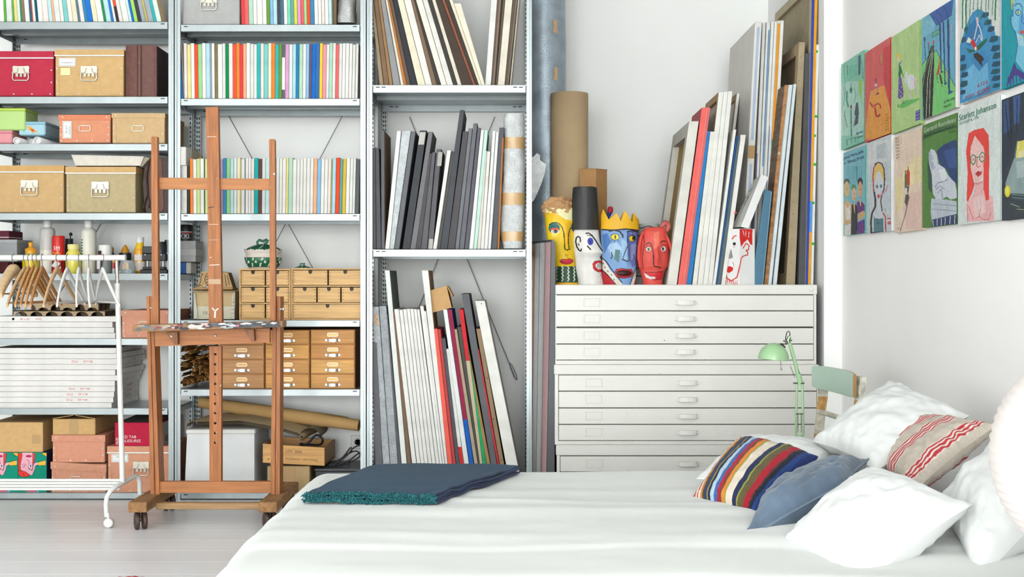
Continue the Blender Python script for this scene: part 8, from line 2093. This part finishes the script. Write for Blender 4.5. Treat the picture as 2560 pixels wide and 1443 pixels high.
rw = [p('ee4a42', A4([(500, 430), (550, 400), (640, 378), (690, 450), (695, 700), (685, 900), (690, 1060), (665, 1070), (640, 960), (640, 700), (560, 450), (520, 560), (520, 760), (555, 920), (530, 1000), (490, 1090), (480, 1060), (490, 800), (475, 600)])), p('f4c8c4', A4([(515, 640), (520, 560), (565, 460), (640, 560), (655, 640), (640, 820), (590, 910), (545, 860), (520, 740)])), p('f2bcbc', A4([(560, 900), (635, 880), (640, 1000), (730, 1030), (745, 1260), (485, 1270), (480, 1100), (550, 1000)])), p('f4d2d0', A4([(540, 1040), (640, 1010), (660, 1180), (560, 1230)])), p('ee4a42', A4([(640, 700), (695, 640), (692, 1060), (665, 1070), (645, 980)])),
      l('2a8a62', 2.6, A4([(520, 660), (540, 632), (565, 650), (565, 700), (545, 728), (522, 705), (520, 660)])), l('2a8a62', 2.6, A4([(605, 640), (628, 608), (652, 625), (650, 680), (625, 705), (605, 680), (605, 640)])), l('2a8a62', 2.4, A4([(565, 665), (585, 655), (605, 655)])), l('2a8a62', 2.0, A4([(652, 640), (662, 630)])), l('c83a3a', 1.6, A4([(530, 690), (545, 670), (555, 690)])), l('c83a3a', 1.6, A4([(615, 660), (630, 645), (640, 665)])), l('b04040', 1.6, A4([(580, 670), (575, 740), (590, 755), (606, 740)])), p('d03a40', A4([(560, 815), (590, 785), (605, 795), (628, 790), (620, 820), (590, 845)])), l('3a4a38', 1.6, A4([(572, 815), (595, 805), (612, 800)])), l('c84a4a', 1.6, A4([(555, 905), (590, 912), (630, 890)])), l('d86a6a', 1.6, A4([(545, 1250), (520, 1180), (500, 1120)])), l('d86a6a', 1.6, A4([(600, 1220), (640, 1250), (690, 1250), (710, 1180)])), l('d86a6a', 1.4, A4([(570, 1240), (600, 1215), (610, 1150)])), l('e88a8a', 2, A4([(485, 1100), (490, 1260)]))]
painting(2395, 2501, 276, 563, 'dfe8e4', rw, 'white painting of a red-haired woman in green glasses', 'eef4f0', [('Scarlett Johanson', 2398, 303, 22, '1f7a5a', 93), ('SCOOP 6.12.6', 2399, 313, 10, '4a8a74', 48)], seed=11)
cr_ = [p('2e3846', A4([(800, 100), (1100, 0), (1100, 500), (960, 480), (840, 800), (800, 1000)])), p('34517e', A4([(830, 130), (880, 110), (890, 400), (830, 440)])), p('3c5c90', A4([(920, 90), (990, 60), (980, 330), (930, 350)])), l('20242c', 2.4, A4([(850, 160), (880, 480)])), l('20242c', 2.4, A4([(900, 160), (905, 560)])), l('20242c', 2.2, A4([(960, 100), (955, 420)])), p('8fa4a4', A4([(930, 670), (1100, 640), (1100, 1010), (900, 1000), (850, 960), (850, 900), (890, 780)])), p('aebfbe', A4([(950, 700), (1100, 680), (1100, 820), (960, 860)])), p('d8d26a', A4([(955, 510), (1100, 480), (1100, 640), (935, 670)])), p('e6dfa8', A4([(980, 600), (1100, 560), (1100, 640), (960, 665)])), p('5f7878', A4([(930, 670), (955, 505), (965, 505), (945, 668)])), e('dcd02e', A4, 868, 980, 28, 56, 3.796), e('f0e860', A4, 864, 975, 18, 40, 3.796), p('3a4a4e', A4([(900, 1000), (1100, 1010), (1100, 1090), (900, 1060)])), p('39434a', A4([(820, 1060), (1100, 1100), (1100, 1300), (820, 1260)])), l('7a9a98', 1.6, A4([(910, 1010), (1100, 1030)])), l('7a9a98', 1.4, A4([(920, 1040), (1100, 1060)])), l('9aa88a', 2, A4([(900, 1100), (980, 1130)])), l('9aa88a', 2, A4([(960, 1150), (1100, 1160)]))]
painting(2504.5, 2620, 250, 552, '343d48', cr_, 'dark painting of a car with yellow headlamp at the picture edge', '2c3038', seed=12)
